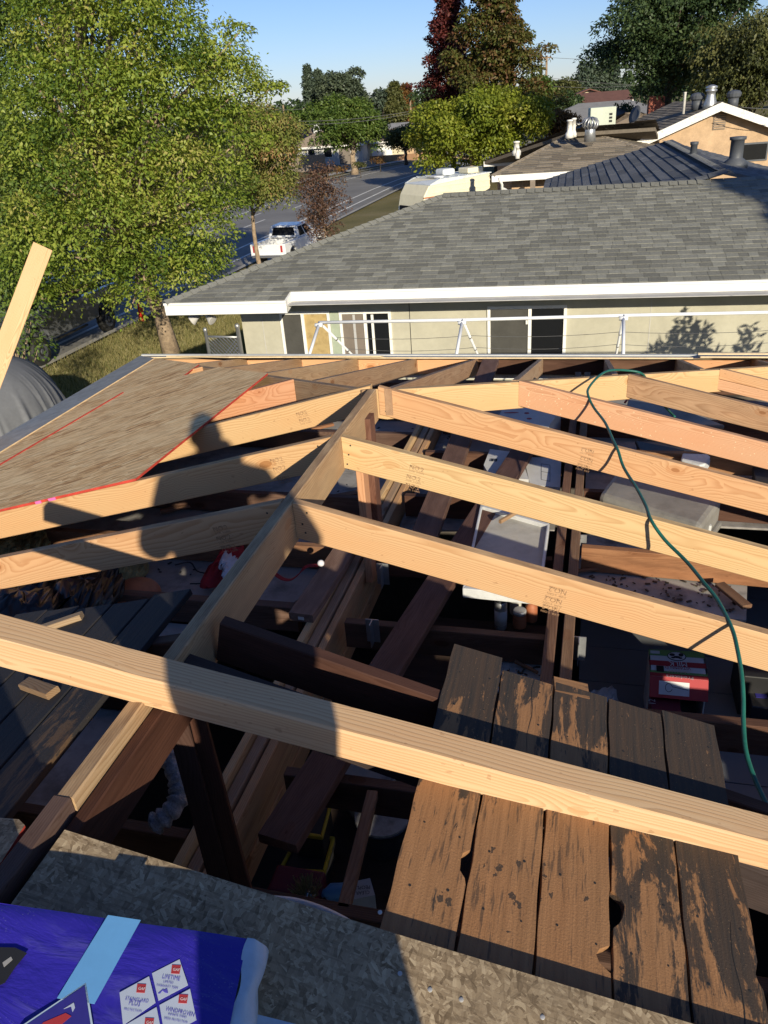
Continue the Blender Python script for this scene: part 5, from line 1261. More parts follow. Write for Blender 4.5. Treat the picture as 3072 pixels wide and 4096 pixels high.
# wall of panels
wl = NY((965, 1275), WY)[0]
mb = MB(); mb.box(wl, XR, WY, WY+.15, G, ZE-.15); mb.prism([(wl, WY+.15, ZE-.3), (wl+.15, WY+.15, ZE-.3), (L2_[0]+.75, L2_[1], ZE-.3), (L2_[0]+.6, L2_[1], ZE-.3)], (0, 0, -3.2)); mb.build('wall', MT['stucco'], nh)
for px in ((1050, 1290), (1640, 1290), (2600, 1290)):
    x = NY(px, WY)[0]; mb = MB(); mb.box(x-.005, x+.005, WY-.004, WY, G, ZE-.16); mb.build('siding_joint', MT['rubber'] if px[0] == 1640 else MT['soffit'], nh)
def window(pl_, pr_px, ztop, zbot, split, mats, label=None):
    x0, x1 = NY((pl_, 1250), WY)[0], NY((pr_px, 1250), WY)[0]
    fr = MB(); t = .045; y0 = WY-.03
    fr.box(x0, x1, y0, WY-.002, ztop-t, ztop); fr.box(x0, x1, y0, WY-.002, zbot, zbot+t); fr.box(x0, x0+t, y0, WY-.002, zbot+t, ztop-t); fr.box(x1-t, x1, y0, WY-.002, zbot+t, ztop-t)
    xm = x0+(x1-x0)*split; fr.box(xm-.025, xm+.025, y0-.004, WY-.002, zbot+t, ztop-t)
    o = fr.build('window_frame', MT['white'], nh)
    for a, b2, mt, nm, y in ((x0+t, xm-.025, mats[0], 'pane', WY-.012), (xm+.025, x1-t, mats[1], 'pane', WY-.008)):
        mb = MB(); mb.box(a, b2, y, WY-.003, zbot+t, ztop-t); mb.build(nm, MT[mt], o)
    return o, x0, x1, xm
zt = NY((1400, 1243), WY)[2]
w1 = window(1118, 1318, zt+.01, .0, .46, ('screen', 'blind'))
x2a = NY((1318, 1250), WY)[0]; x2b = NY((1358, 1250), WY)[0]
mb = MB(); mb.box(x2a+.005, x2b-.005, WY-.012, WY-.001, 0, zt); mb.build('trim', MT['trim_green'], nh)
w2 = window(1356, 1564, zt, .75, .50, ('curtain', 'glass'))
mb = MB(); mb.box(w2[3]+.10, w2[3]+.14, WY-.035, WY-.02, .80, zt-.06); mb.build('sash', MT['white'], w2[0])
mb = MB(); mb.box(w2[1]+.22, w2[1]+.26, WY-.016, WY-.012, .80, zt-.06); mb.build('curtain_stick', MT['alum'], w2[0])
w3 = window(1950, 2268, NY((2100, 1222), WY)[2], .85, .54, ('screen', 'glass'))
mb = MB(); mb.box(w3[3]-.06, w3[3]-.03, WY-.045, WY-.034, 1.72, 1.78); mb.build('latch', MT['white'], w3[0])
# rear wing of the same house, its roof running away from us
We = toN(PZ((2185, 718), 2.62)); Wr = toN(PZ((2693, 579), 3.44)); yn = RY+.15
We[0] = We[0]; wing = [(We[0], yn+2.6, 2.62), (We[0], We[1], 2.62), (Wr[0], We[1]-.3, 3.44), (Wr[0], yn, 3.44), (Wr[0]-1.4, yn, 3.04)]
mb = MB(); mb.prism([wing[1], wing[2], wing[3], wing[4], wing[0]], (0, 0, -.05)); mb.prism([wing[2], (Wr[0]+3.5, We[1]-6.0, 2.55), (Wr[0]+3.5, yn, 2.55), wing[3]], (0, 0, -.05)); mb.build('roof', SHD[0], nh)
roof_tabs(wing, nh, SHD, nind=0, seed=9, expo=.20, tw=(.5, 1.4), lift=.022, stuffname='slate_course')
roof_tabs([(Wr[0]+3.5, yn, 2.55), (Wr[0]+3.5, We[1]-6.0, 2.55), wing[2], wing[3]], nh, SHD, seed=10, stuffname='slate_course')
caps(wing[3], wing[2], nh, SHD[1], step=.2, w=.15)
caps((Wr[0]-1.4, yn, 3.06), wing[3], nh, SHD[2], step=.2, w=.13)
mb = MB(); mb.box(We[0]+.4, Wr[0]+3.1, yn+2, We[1]-6.5, G, 2.5); mb.build('wall', MT['stucco'], nh)
def pipe(px_base, px_top, z, r, parent, mat, toL, label=None):
    p = toL(PZ(px_base, z)); d = np.linalg.norm(PZ(px_base, z)-CAM); h = d*abs(px_top[1]-px_base[1])/FPX*1.03
    mb = MB(); mb.lathe([(r*1.9, -.08), (r*1.9, .02), (r*1.05, .10), (r, .12), (r, h-.06), (r*1.2, h-.055), (r*1.25, h), (r*.9, h+.005)], p, 18); mb.build('vent_pipe', MT[mat], parent, True)
pipe((2768, 668), (2785, 592), 3.2, .07, nh, 'vent', toN); pipe((2940, 655), (2962, 575), 3.3, .13, nh, 'vent', toN)
# twin flood lights under the corner
fl0 = NY((812, 1275), .1); mb = MB(); mb.box(fl0[0]-.02, fl0[0]+.02, .08, .12, fl0[2]+.05, z1_-.19); mb.build('lamp_bracket', MT['galv'], nh)
for s in (-1, 1):
    mb = MB(); mb.lathe([(.03, 0), (.05, .06), (.085, .13), (.085, .14), (.075, .142)], fl0+np.array((s*.07, 0, .05)), 16, axis=(s*.8, -.3, -.5)); mb.build('flood_lamp', MT['soffit'], nh, True)

# white pipe frame in the side yard, with wires
SC_ = .80
def near_(p, k=SC_): return CAM+(np.array(p)-CAM)*k
pf = thing('pipe_frame', 'gabled frame of white plastic pipes and wires before the grey green wall', 'frame', (0, 4.2, G))
AP = [near_(PZ(p, 2.4))-np.array((0, 4.2, G)) for p in ((1278, 1290), (1850, 1280), (2495, 1262), (3230, 1246))]
mb = MB(); mb.tube(AP+[AP[-1]+np.array((1.5, .05, 0))], .0165, 12); mb.build('ridge_pipe', MT['pvc'], pf, True)
for a in AP:
    f1 = a+np.array((0, -.56, -.30)); b1 = a+np.array((0, 1.42, -.885))
    for e_, nm in ((f1, 'front_pipe'), (b1, 'rear_pipe')):
        mb = MB(); mb.tube([a, e_, (e_[0], e_[1], 0)], (.0165 if nm == 'front_pipe' else .0135), 12); mb.build(nm, MT['pvc'], pf, True)
    mb = MB(); mb.lathe([(.021, -.04), (.021, .04)], a+np.array((.0, -.03, -.02)), 12, axis=(1, 0, 0)); mb.build('fitting', MT['pvc'], pf, True)
    for k in (.35, .62, .85):
        q_ = a+(b1-a)*k; mb = MB(); mb.lathe([(.017, -.015), (.017, .015)], q_, 10, axis=b1-a); mb.build('tie', MT['galv'], pf)
for k in (.35, .62, .85):
    P = [a+(a*0+np.array((0, 1.42, -.885)))*k+np.array((0, 0, .018)) for a in AP]; W_ = []
    for i in range(len(P)-1):
        for t in np.linspace(0, 1, 7)[:-1]: W_.append(P[i]*(1-t)+P[i+1]*t-np.array((0, 0, .05*4*t*(1-t)*(.4+k*.5))))
    mb = MB(); mb.tube(W_+[P[-1]], .0026, 5); mb.build('wire', MT['wire'], pf)
# chain link gate at the corner
gp0, gp1 = PY((975, 1400), 8.3), PY((925, 1400), 8.6)
gt = thing('chain_link_gate', 'grey chain link gate with round posts at the corner of the grey green house', 'gate', (gp0[0]-.05, 8.3, 0))
for dx, h, r in ((0, 1.76, .035), (-.62, 1.68, .03)  ): mb = MB(); mb.lathe([(r, 0), (r, h), (r*1.2, h+.005), (r*1.1, h+.05), (r*.3, h+.07)], (dx, .1*abs(dx), 0), 14); mb.build('post', MT['galv'], gt, True)
for z in (.12, 1.60): mb = MB(); mb.tube([(0, 0, z), (-.62, .06, z)], .018, 10); mb.build('rail', MT['galv'], gt, True)
mb = MB()
for k in range(-22, 22):
    for sgn in (1, -1):
        x0 = -k*.07; pts_ = [(x, .1*abs(x), z) for x, z in ((x0, .15), (x0-sgn*1.45, 1.60))]
        t0, t1 = 0, 1; xa, xb = pts_[0][0], pts_[1][0]
        def clipt(x): return (x-xa)/(xb-xa)
        ts = sorted((clipt(0), clipt(-.62))); t0 = max(0, ts[0]); t1 = min(1, ts[1])
        if t1-t0 > .02:
            g_ = lambda t: (xa+(xb-xa)*t, .1*abs(xa+(xb-xa)*t), .15+1.45*t); mb.tube([g_(t0), g_(t1)], .0035, 4)
mb.build('mesh', MT['galv'], gt)

# ================================================================== VEHICLES
def arcp(cx, cz, r, a0, a1, n=9): return [(cx+r*math.cos(a), cz+r*math.sin(a)) for a in np.linspace(a0, a1, n)]
def pickup(label, paint, loc, rz, lift=0.0, group='pickup trucks by the street'):
    t = thing('pickup_truck', label, 'pickup truck', loc, rz, group); z = lift
    for (xa, xb, top) in ((-2.8, -.82, 1.16), (-.80, 2.75, 1.20)):
        pass
    low = [(-2.85, .62+z)]+arcp(-1.85, .48+z, .50, math.pi, 0)+[(-1.3, .48+z)]+[(1.25, .48+z)]+arcp(1.80, .48+z, .50, math.pi, 0)+[(2.75, .55+z), (2.85, .70+z), (2.83, 1.0+z), (2.7, 1.14+z), (1.35, 1.24+z), (-2.85, 1.24+z)]
    def side(y, d): return [(x, y, zz) for x, zz in low]
    mb = MB(); mb.prism(side(-.97, 0), (0, .22, 0)); mb.build('body_side', MT[paint], t, bevel=.03)
    mb = MB(); mb.prism(side(.97, 0), (0, -.22, 0)); mb.build('body_side', MT[paint], t, bevel=.03)
    mb = MB(); mb.box(1.2, 2.72, -.76, .76, .6+z, 1.16+z); mb.build('bonnet', MT[paint], t, bevel=.05)
    mb = MB(); mb.box(-2.8, -.85, -.76, .76, .62+z, .72+z); mb.build('bed_floor', MT['black'], t)
    mb = MB(); mb.box(-2.86, -2.78, -.80, .80, .66+z, 1.22+z); mb.build('tailgate', MT[paint], t, bevel=.02)
    mb = MB(); mb.box(-.85, 1.25, -.80, .80, .5+z, 1.2+z); mb.build('cab_lower', MT[paint], t)
    b_ = [(-.85, -.90, 1.235+z), (1.38, -.90, 1.235+z), (1.38, .90, 1.235+z), (-.85, .90, 1.235+z)]; tp = [(-.66, -.74, 1.86+z), (.55, -.74, 1.88+z), (.55, .74, 1.88+z), (-.66, .74, 1.86+z)]
    mb = MB(); mb.add(b_+tp, [(3, 2, 1, 0), (4, 5, 6, 7), (0, 1, 5, 4), (1, 2, 6, 5), (2, 3, 7, 6), (3, 0, 4, 7)]); mb.build('cab', MT[paint], t, bevel=.05)
    B, T = np.array(b_), np.array(tp)
    def pane(i, j, u0, u1, v0, v1, nm='window'):
        f = lambda u, v: (B[i]*(1-u)+B[j]*u)*(1-v)+(T[i]*(1-u)+T[j]*u)*v
        q_ = [f(u0, v0), f(u1, v0), f(u1, v1), f(u0, v1)]; n_ = np.cross(q_[1]-q_[0], q_[3]-q_[0]); n_ /= np.linalg.norm(n_)
        c_ = cen(B+0); n_ = n_ if n_@(cen(q_)-np.array((.2, 0, 1.5+z))) > 0 else -n_
        mb = MB(); mb.prism([p+n_*.006 for p in q_], -n_*.012); mb.build(nm, MT['glass'], t)
    for i, j in ((0, 1), (3, 2)): pane(i, j, .06, .40, .12, .86); pane(i, j, .45, .86, .12, .86)
    pane(1, 2, .06, .94, .10, .90, 'windscreen'); pane(0, 3, .12, .88, .2, .85, 'rear_window')
    for x in (-1.85, 1.80):
        for y in (-.86, .86):
            s = 1 if y > 0 else -1
            w_ = MB(); w_.lathe([(.22, -.11), (.36, -.125), (.405, -.09), (.405, .09), (.36, .125), (.22, .11)], (x, y, .405+z*.4), 24, axis=(0, 1, 0)); wo = w_.build('wheel', MT['rubber'], t, True)
            r_ = MB(); r_.lathe([(.05, s*.10), (.24, s*.10), (.24, s*.118), (.08, s*.105), (.06, s*.125)], (x, y, .405+z*.4), 20, axis=(0, 1, 0)); r_.build('rim', MT['alum'] if lift == 0 else MT['vent'], wo)
    for y in (-.72, .72):
        mb = MB(); mb.box(2.80, 2.87, y-.18, y+.18, .86+z, 1.04+z); mb.build('headlight', MT['print_white'], t, bevel=.02)
        mb = MB(); mb.box(-2.88, -2.85, y-.10 if y < 0 else y, y if y < 0 else y+.10, .82+z, 1.16+z); mb.build('tail_light', MT['print_red'], t)
        mb = MB(); mb.box(.98, 1.12, y*1.33-.09, y*1.33+.09, 1.25+z, 1.42+z); mb.build('mirror', MT[paint], t, bevel=.03)
    mb = MB(); mb.box(2.84, 2.95, -.9, .9, .52+z, .72+z); mb.build('bumper', MT['chrome'], t, bevel=.03); mb = MB(); mb.box(-2.98, -2.86, -.88, .88, .56+z, .70+z); mb.build('bumper', MT['chrome'], t, bevel=.03)
    mb = MB(); mb.box(2.84, 2.872, -.52, .52, .76+z, 1.06+z); mb.build('grille', MT['black'], t)
    for s in (-1, 1):
        mb = MB(); mb.box(-.6, 1.1, s*.97-.03, s*.97+.03, .40+z, .45+z); mb.build('step_bar', MT['black'], t)
        for x in (.12, -.72): mb = MB(); mb.box(x, x+.16, s*.972-.012, s*.972+.012, 1.05+z, 1.08+z); mb.build('door_handle', MT[paint], t)
    return t
pickup('white pickup truck standing beyond the grey roof beside the purple leaved tree', 'carwhite', (-12.1, 31.2, G), math.radians(86)).scale = (.84, .84, .80)
pickup('grey raised pickup truck parked in shade under the big leafy tree', 'cargrey', (-14.55, 16.5, G), math.radians(-88), .18)
dc = PZ((1655, 612), G)
def car(label, paint, loc, rz):
    t = thing('car', label, 'car', loc, rz)
    low = [(-2.2, .45)]+arcp(-1.35, .36, .38, math.pi, 0)+arcp(1.35, .36, .38, math.pi, 0)+[(2.15, .42), (2.2, .7), (1.2, .95), (-2.1, .98)]
    mb = MB(); mb.prism([(x, -.88, z) for x, z in low], (0, 1.76, 0)); mb.build('body', MT[paint], t, bevel=.04)
    B = np.array([(-1.7, -.82, .96), (1.15, -.82, .96), (1.15, .82, .96), (-1.7, .82, .96)]); T = np.array([(-1.0, -.66, 1.42), (.35, -.66, 1.42), (.35, .66, 1.42), (-1.0, .66, 1.42)])
    mb = MB(); mb.add(list(B)+list(T), [(3, 2, 1, 0), (4, 5, 6, 7), (0, 1, 5, 4), (1, 2, 6, 5), (2, 3, 7, 6), (3, 0, 4, 7)]); mb.build('cabin', MT['glass'], t, bevel=.03)
    mb = MB(); mb.box(-1.0, .36, -.67, .67, 1.415, 1.44); mb.build('roof', MT[paint], t, bevel=.01)
    for x in (-1.35, 1.35):
        for y in (-.8, .8): mb = MB(); mb.lathe([(.2, -.1), (.32, -.1), (.33, 0), (.32, .1), (.2, .1)], (x, y, .33), 18, axis=(0, 1, 0)); mb.build('wheel', MT['rubber'], t, True)
car('small dark car parked far up the street before a grey roofed house', 'cardark', (dc[0], dc[1], G), 0.15)

# travel trailer
ra, rb_ = PZ((1690, 748), G+2.8), PZ((1960, 713), G+2.8)
d = (rb_-ra)[:2]; rzv = math.atan2(d[1], d[0]); Lr = max(3.2, np.linalg.norm(d))
rv = thing('travel_trailer', 'cream ribbed travel trailer with pale roof parked between the two houses', 'trailer', (ra[0], ra[1], G), rzv); rv.scale = (1, 1, 1.16)
prof = [(.05, .55), (-.12, 1.2), (-.08, 1.62), (.06, 2.10), (.32, 2.42), (.8, 2.58), (Lr, 2.60), (Lr+.05, .55)]
Wd = 1.95
mb = MB(); mb.prism([(x, 0, z) for x, z in prof], (0, Wd, 0)); mb.build('body', MT['rvcream'], rv, bevel=.04)
mb = MB(); mb.prism([(.34, -.03, 2.45), (.8, -.03, 2.605), (Lr+.05, -.03, 2.63), (Lr+.05, Wd+.03, 2.63), (.8, Wd+.03, 2.605), (.34, Wd+.03, 2.45)], (0, 0, -.03)); mb.build('roof', MT['rvroof'], rv)
for k in range(9):
    z = .75+.2*k; x0 = .03 if z < 2 else .3
    mb = MB(); mb.box(x0 if z < 2.1 else .45, Lr, -.012, 0, z, z+.05); mb.build('siding_rib', MT['rvcream'], rv)
for x in np.arange(.9, Lr, .45): mb = MB(); mb.box(x, x+.03, .02, Wd-.02, 2.605, 2.645); mb.build('roof_seam', MT['rvroof'], rv)
mb = MB(); mb.box(Lr*.42, Lr*.42+.62, .6, 1.25, 2.63, 2.86); mb.build('roof_vent', MT['rvroof'], rv, bevel=.08)
mb = MB(); mb.box(Lr*.74, Lr*.74+.8, .35, 1.1, 2.63, 2.82); mb.build('air_conditioner', MT['rvcream'], rv, bevel=.05)
mb = MB(); mb.box(.9, 1.35, .5, 1.1, 2.60, 2.66); mb.build('hatch', MT['print_white'], rv)
for x in (.10, .66): mb = MB(); mb.box(x, x+.50, -.03, -.013, 1.58, 2.02); f_ = mb.build('window', MT['alum'], rv); mb = MB(); mb.box(x+.05, x+.45, -.036, -.031, 1.63, 1.97); mb.build('pane', MT['screen' if x > .4 else 'glass'], f_)
mb = MB(); mb.box(2.3, 3.3, -.03, -.013, 1.5, 1.75); mb.build('window', MT['glass'], rv)
mb = MB(); mb.box(-.14, -.08, .5, 1.7, 1.3, 1.75); mb.build('front_window', MT['glass'], rv)
mb = MB(); mb.box(.02, .55, -.02, -.001, 2.02, 2.06); mb.box(.25, .33, -.02, 0, 1.95, 1.99); mb.build('marker_lamp', MT['pumpkin'], rv)
for x in (1.9, 2.7):
    for y in (.1, Wd-.1): mb = MB(); mb.lathe([(.18, -.1), (.33, -.1), (.34, 0), (.33, .1), (.18, .1)], (x, y, .34), 18, axis=(0, 1, 0)); mb.build('wheel', MT['rubber'], rv, True)
mb = MB(); mb.tube([(.15, .6, .55), (-.9, 1.1, .5)], .05, 8); mb.tube([(.15, 1.6, .55), (-.9, 1.1, .5)], .05, 8); mb.build('drawbar', MT['black'], rv)

# traffic cone, tarp covered heap
p = PZ((572, 1290), G); t = thing('traffic_cone', 'red traffic cone on the shaded driveway by the tree trunk', 'cone', (p[0], p[1], G+.02))
mb = MB(); mb.box(-.18, .18, -.18, .18, 0, .03); mb.build('base', MT['black'], t); mb = MB(); mb.lathe([(.13, .03), (.03, .74), (.02, .75)], (0, 0, 0), 18)
mr = mat_plain('cone_red', (.66, .045, .02), .5, .1, 8); mb.build('cone', mr, t, True)
def tarp():
    cx, cy = -8.9, 6.75; R_ = random.Random(5); cre = [(R_.uniform(0, 6.283), R_.uniform(.012, .035), R_.uniform(.012, .034)*(1 if R_.random() < .75 else -1), R_.uniform(.25, .7), R_.uniform(-.25, .25)) for _ in range(130)]; n, k = 28, 420; mb = MB()
    for j in range(n+1):
        u = j/n
        for i in range(k):
            a = 2*math.pi*i/k; s = math.sin(u*math.pi/2)**.62; hz = G+(1.62-G)*max(0.0, math.cos(u*math.pi/2))**.5
            pl_ = 0.0
            for a0_, w_, h_, u0_, tw_ in cre:
                if u > u0_:
                    da = (a-a0_-tw_*(u-u0_)+math.pi) % (2*math.pi)-math.pi
                    if abs(da) < 3*w_: pl_ += h_*math.exp(-(da/w_)**2)*min(1, (u-u0_)*3)
            mb.v.append((cx+(1.45*s+pl_)*math.cos(a), cy+(1.75*s+pl_)*math.sin(a), hz+.05*math.sin(a*3+u*4)*u*(1-u)*2+.03*math.sin(a*7-u*11)*u*(1-u)))
    for j in range(n):
        for i in range(k): i2 = (i+1) % k; mb.f.append((j*k+i, (j+1)*k+i, (j+1)*k+i2, j*k+i2)); mb.m.append(0)
    o = mb.build('tarp_cover', MT['tarp'], None, True, (cx, cy, 0)); setp(o, 'grey silver tarp pleated over a rounded heap beyond the left eave', 'tarp')
tarp()

# ================================================================== HOUSES FURTHER ON
th = thing('tan_house', 'tan stucco house with brown shingle roofs and a white raked gable behind the slate roof', 'house', (0, 25, 0))
T0 = np.array((0, 25.0, 0)); lt = lambda p: np.array(p)-T0
def slabroof(poly, parent, mats, mat0, tabs=True, seed=3, expo=.2, tw=(.3, .7), fascia=None, th_=.12):
    mb = MB(); mb.prism(poly, (0, 0, -th_)); mb.build('roof', mat0, parent)
    if tabs: roof_tabs(poly, parent, mats, expo=expo, tw=tw, seed=seed, lift=.018)
E0, pk = lt(PZ((1967, 703), 2.5)), lt(PZ((2317, 517), 3.55))
E1 = lt(PZ((2772, 655), 2.5)); slabroof([E0, E1, pk], th, SHB, SHB[0])
Eb = E0+np.array((1.2, 9.0, 0)); slabroof([Eb, E0, pk, pk+np.array((.6, 4, 0))], th, SHB, SHB[0], seed=5)
slabroof([E1, E1+np.array((1.2, 9, 0)), pk+np.array((.6, 4, 0)), pk], th, SHB, SHB[0], seed=6)
caps(E0, pk, th, SHB[2], .25, .14); caps(E1, pk, th, SHB[2], .25, .14)
def fasc(a, b_, parent, mat='white', h=.2):
    a, b_ = np.array(a), np.array(b_); dd = (b_-a)/np.linalg.norm(b_-a); sdv = np.cross(dd, (0, 0, 1.)); sdv /= np.linalg.norm(sdv)
    mb = MB(); mb.prism([a+sdv*.03+np.array((0, 0, .0)), b_+sdv*.03, b_, a], (0, 0, -h)); mb.build('fascia', MT[mat], parent)
fasc(E0, E1, th)
w0, w1 = E0+np.array((.6, .75, 0)), E1+np.array((-.3, .75, 0))
mb = MB(); mb.prism([(w0[0], w0[1], 2.45), (w1[0], w1[1], 2.45), (w1[0], w1[1]+.15, 2.45), (w0[0], w0[1]+.15, 2.45)], (0, 0, -2.45)); mb.prism([(w0[0], w0[1]+.15, 2.45), (w0[0]+.15, w0[1]+.15, 2.45), (w0[0]+.9, w0[1]+8, 2.45), (w0[0]+.75, w0[1]+8, 2.45)], (0, 0, -3.45)); mb.build('wall', MT['tan'], th)
dpx = (1990, 730); p = lt(PZ(dpx, 2.35)); mb = MB(); mb.tube([p+np.array((.05, .1, .1)), p+np.array((.1, .4, -.1)), p+np.array((.1, .5, -2.3))], .05, 8); mb.build('downpipe', MT['white'], th, True)
p = lt(PZ((2130, 760), 2.0)); mb = MB(); mb.box(p[0]-.08, p[0]+.08, p[1], p[1]+.15, 0, 2.3); mb.build('porch_post', MT['fencewood'], th)
mb = MB(); mb.tube([p+np.array((-1.05, .0, .12)), p+np.array((-.35, 0, -.25))], .05, 8); mb.build('brace_arm', MT['white'], th, True)
F0, F1 = lt(PZ((1935, 646), 2.5)), lt(PZ((2040, 639), 2.5)); Gp = lt(PZ((2275, 532), 3.5))
slabroof([F0, F1, F1+np.array((6, -.5, 0)), Gp+np.array((3, 0, 0)), Gp], th, SHB, SHB[0], seed=7); fasc(F0, F1+np.array((2, 0, 0)), th)
mb = MB(); mb.prism([F0+np.array((.5, .6, -.1)), F0+np.array((7, .4, -.1)), F0+np.array((7, .6, -.1)), F0+np.array((.5, .8, -.1))], (0, 0, -2.35)); mb.build('wall', MT['tan'], th)
for px, h_, r_ in (((2066, 610), .32, .10), ((2070, 622), .22, .05), ((2278, 540), .42, .09), ((2294, 536), .45, .07)):
    p = lt(PZ(px, 3.0 if px[0] < 2200 else 3.5)); mb = MB(); mb.lathe([(r_*1.6, -.1), (r_*1.6, .04), (r_, .12), (r_, h_), (r_*1.2, h_), (r_*1.2, h_+.05), (r_*.4, h_+.06)], p, 14); mb.build('vent_pipe', MT['white_old'], th, True)
# turbine vent, rooftop cooler with pipes
p = lt(PZ((2360, 540), 3.45)); mb = MB(); mb.lathe([(.2, -.2), (.17, .18), (.16, .2)], p, 16); tv = mb.build('turbine_vent', MT['galv'], th, True)
for k in range(12):
    a = 2*math.pi*k/12; mb = MB(); ps = [p+np.array((.17*s_*math.cos(a+dz*1.2), .17*s_*math.sin(a+dz*1.2), .2+dz)) for s_, dz in ((1, 0), (1.45, .09), (1.5, .19), (1.2, .29), (.3, .34))]; mb.tube(ps, .034, 5); mb.build('vane', MT['galv'], tv, True)
cP = [PZ(q_, 3.5) for q_ in ((2358, 525), (2440, 520))]; dist = np.linalg.norm(cP[0]-CAM); sc0 = dist/FPX
cb = lt(cP[0]); wv = 88*sc0; hv = 92*sc0
ac = thing('rooftop_cooler', 'pale green rooftop cooler box with white pipes standing on the brown roof', 'cooler', tuple(np.array(T0)+cb+np.array((0, .6, -.42))), .1)
mb = MB(); mb.box(0, wv, 0, .95, .12, hv+.2); mb.build('cabinet', MT['ac'], ac, bevel=.02)
mb = MB(); mb.box(-.05, wv+.05, -.05, 1.0, -.1, .12); mb.build('stand', MT['rvroof'], ac)
for z in (hv*.80, hv*.92, hv*.68): mb = MB(); mb.box(wv*.74, wv*.86, -.012, 0, z, z+.07); mb.build('plate', MT['print'], ac)
mb = MB(); mb.tube([(wv*.6, -.03, .5), (wv*.62, -.2, .35), (wv*.75, -.3, .12), (wv*1.1, -.4, -.1), (wv*1.5, -.5, -.25)], .035, 8); mb.tube([(wv*.45, -.03, .4), (wv*.47, -.15, .22), (wv*.6, -.15, .2), (wv*.95, -.05, .3)], .03, 8); mb.build('pipe', MT['white_old'], ac, True)
# gable
Pk, Qk, Rk = PZ((2887, 411), 4.1), PZ((2757, 410), 4.1), PZ((2507, 579), 2.92)
Pk, Qk, Rk = lt(Pk), lt(Qk), lt(Rk); rd = Qk-Pk; Qk = Pk+rd*1.6
# put the rake in a plane square to the ridge
rdn = rd[:2]/np.linalg.norm(rd[:2]); gx = np.array((rdn[1], -rdn[0])); gx = gx if gx[0] > 0 else -gx
hw_ = abs((Rk-Pk)[:2]@gx); Rk = np.array((*(Pk[:2]-gx*hw_), Rk[2])); Rr = np.array((*(Pk[:2]+gx*hw_), Rk[2]))
slabroof([Rk, Rk+rd*1.6, Qk, Pk], th, SHB, SHB[0], seed=11); slabroof([Rr, Pk, Qk, Rr+rd*1.6], th, SHB, SHB[0], tabs=False)
r3 = np.array((*rdn, 0))
for a in (Rk, Rr):
    s_ = 1 if a is Rk else -1
    mb = MB(); mb.prism([a-r3*.05+np.array((0, 0, .02)), Pk-r3*.05+np.array((0, 0, .02)), Pk-r3*.05+np.array((0, 0, -.26)), a-r3*.05+np.array((0, 0, -.26))], r3*.04); mb.build('rake_board', MT['white_old'], th)
off = r3*.45; wa, wb, wp_ = Rk+off, Rr+off, Pk+off
mb = MB(); mb.prism([wa+np.array((*(gx*.55), -.1+.18)), wp_+np.array((0, 0, -.12)), wb+np.array((*(-gx*.55), .08)), np.array((wb[0]-gx[0]*.55, wb[1]-gx[1]*.55, G)), np.array((wa[0]+gx[0]*.55, wa[1]+gx[1]*.55, G))], r3*.15); mb.build('wall', MT['tan'], th)
gp = lambda u, z: np.array((*(wp_[:2]+gx*u), z))-r3*.005
g3 = np.array((*gx, 0)); zc = Pk[2]
mb = MB(); mb.obox(gp(.12, zc-.62), g3*.22, r3*.02, (0, 0, .27)); gv = mb.build('gable_vent', MT['fencewood'], th)
for k in range(7): mb = MB(); mb.obox(gp(.12, zc-.84+.075*k)-r3*.03, g3*.19, r3*.02, (0, 0, .012)); mb.build('slat', MT['tan'], gv)
wx = (onp((2963, 575), (*rdn, 0), np.array((*rdn, 0))@(wp_+T0))-T0-wp_)[:2]@gx
mb = MB(); mb.obox(gp(wx+.5, zc-1.72), g3*.5, r3*.03, (0, 0, .32)); wf = mb.build('window_frame', MT['vent'], th); mb = MB(); mb.obox(gp(wx+.5, zc-1.72)-r3*.04, g3*.44, r3*.01, (0, 0, .26)); mb.build('pane', MT['glass'], wf)
p = Pk+rd*.12+np.array((-.25, 0, 0)); mb = MB(); mb.lathe([(.27, -.3), (.23, 0), (.15, .26), (.15, .36), (.20, .38), (.20, .44), (.14, .46), (.21, .49), (.19, .55), (.04, .60)], p, 20); mb.build('flue', MT['galv'], th, True)
for k, (ox, oy) in enumerate(((-.75, .9), (.45, .5))):
    p = Pk+np.array((ox, oy, 0)); mb = MB(); mb.lathe([(.18, -.2), (.18, .15)], p, 14); tv = mb.build('turbine_vent', MT['vent'], th, True)
    mb = MB(); mb.lathe([(.17, .10), (.24, .16), (.26, .26), (.2, .34), (.04, .38)], p, 14); mb.build('vane', MT['vent'], tv)
p = Pk+np.array((-1.2, .8, 0)); mb = MB(); mb.lathe([(.05, -.3), (.05, .4), (.07, .42)], p, 10); mb.build('vent_pipe', MT['white_old'], th, True)

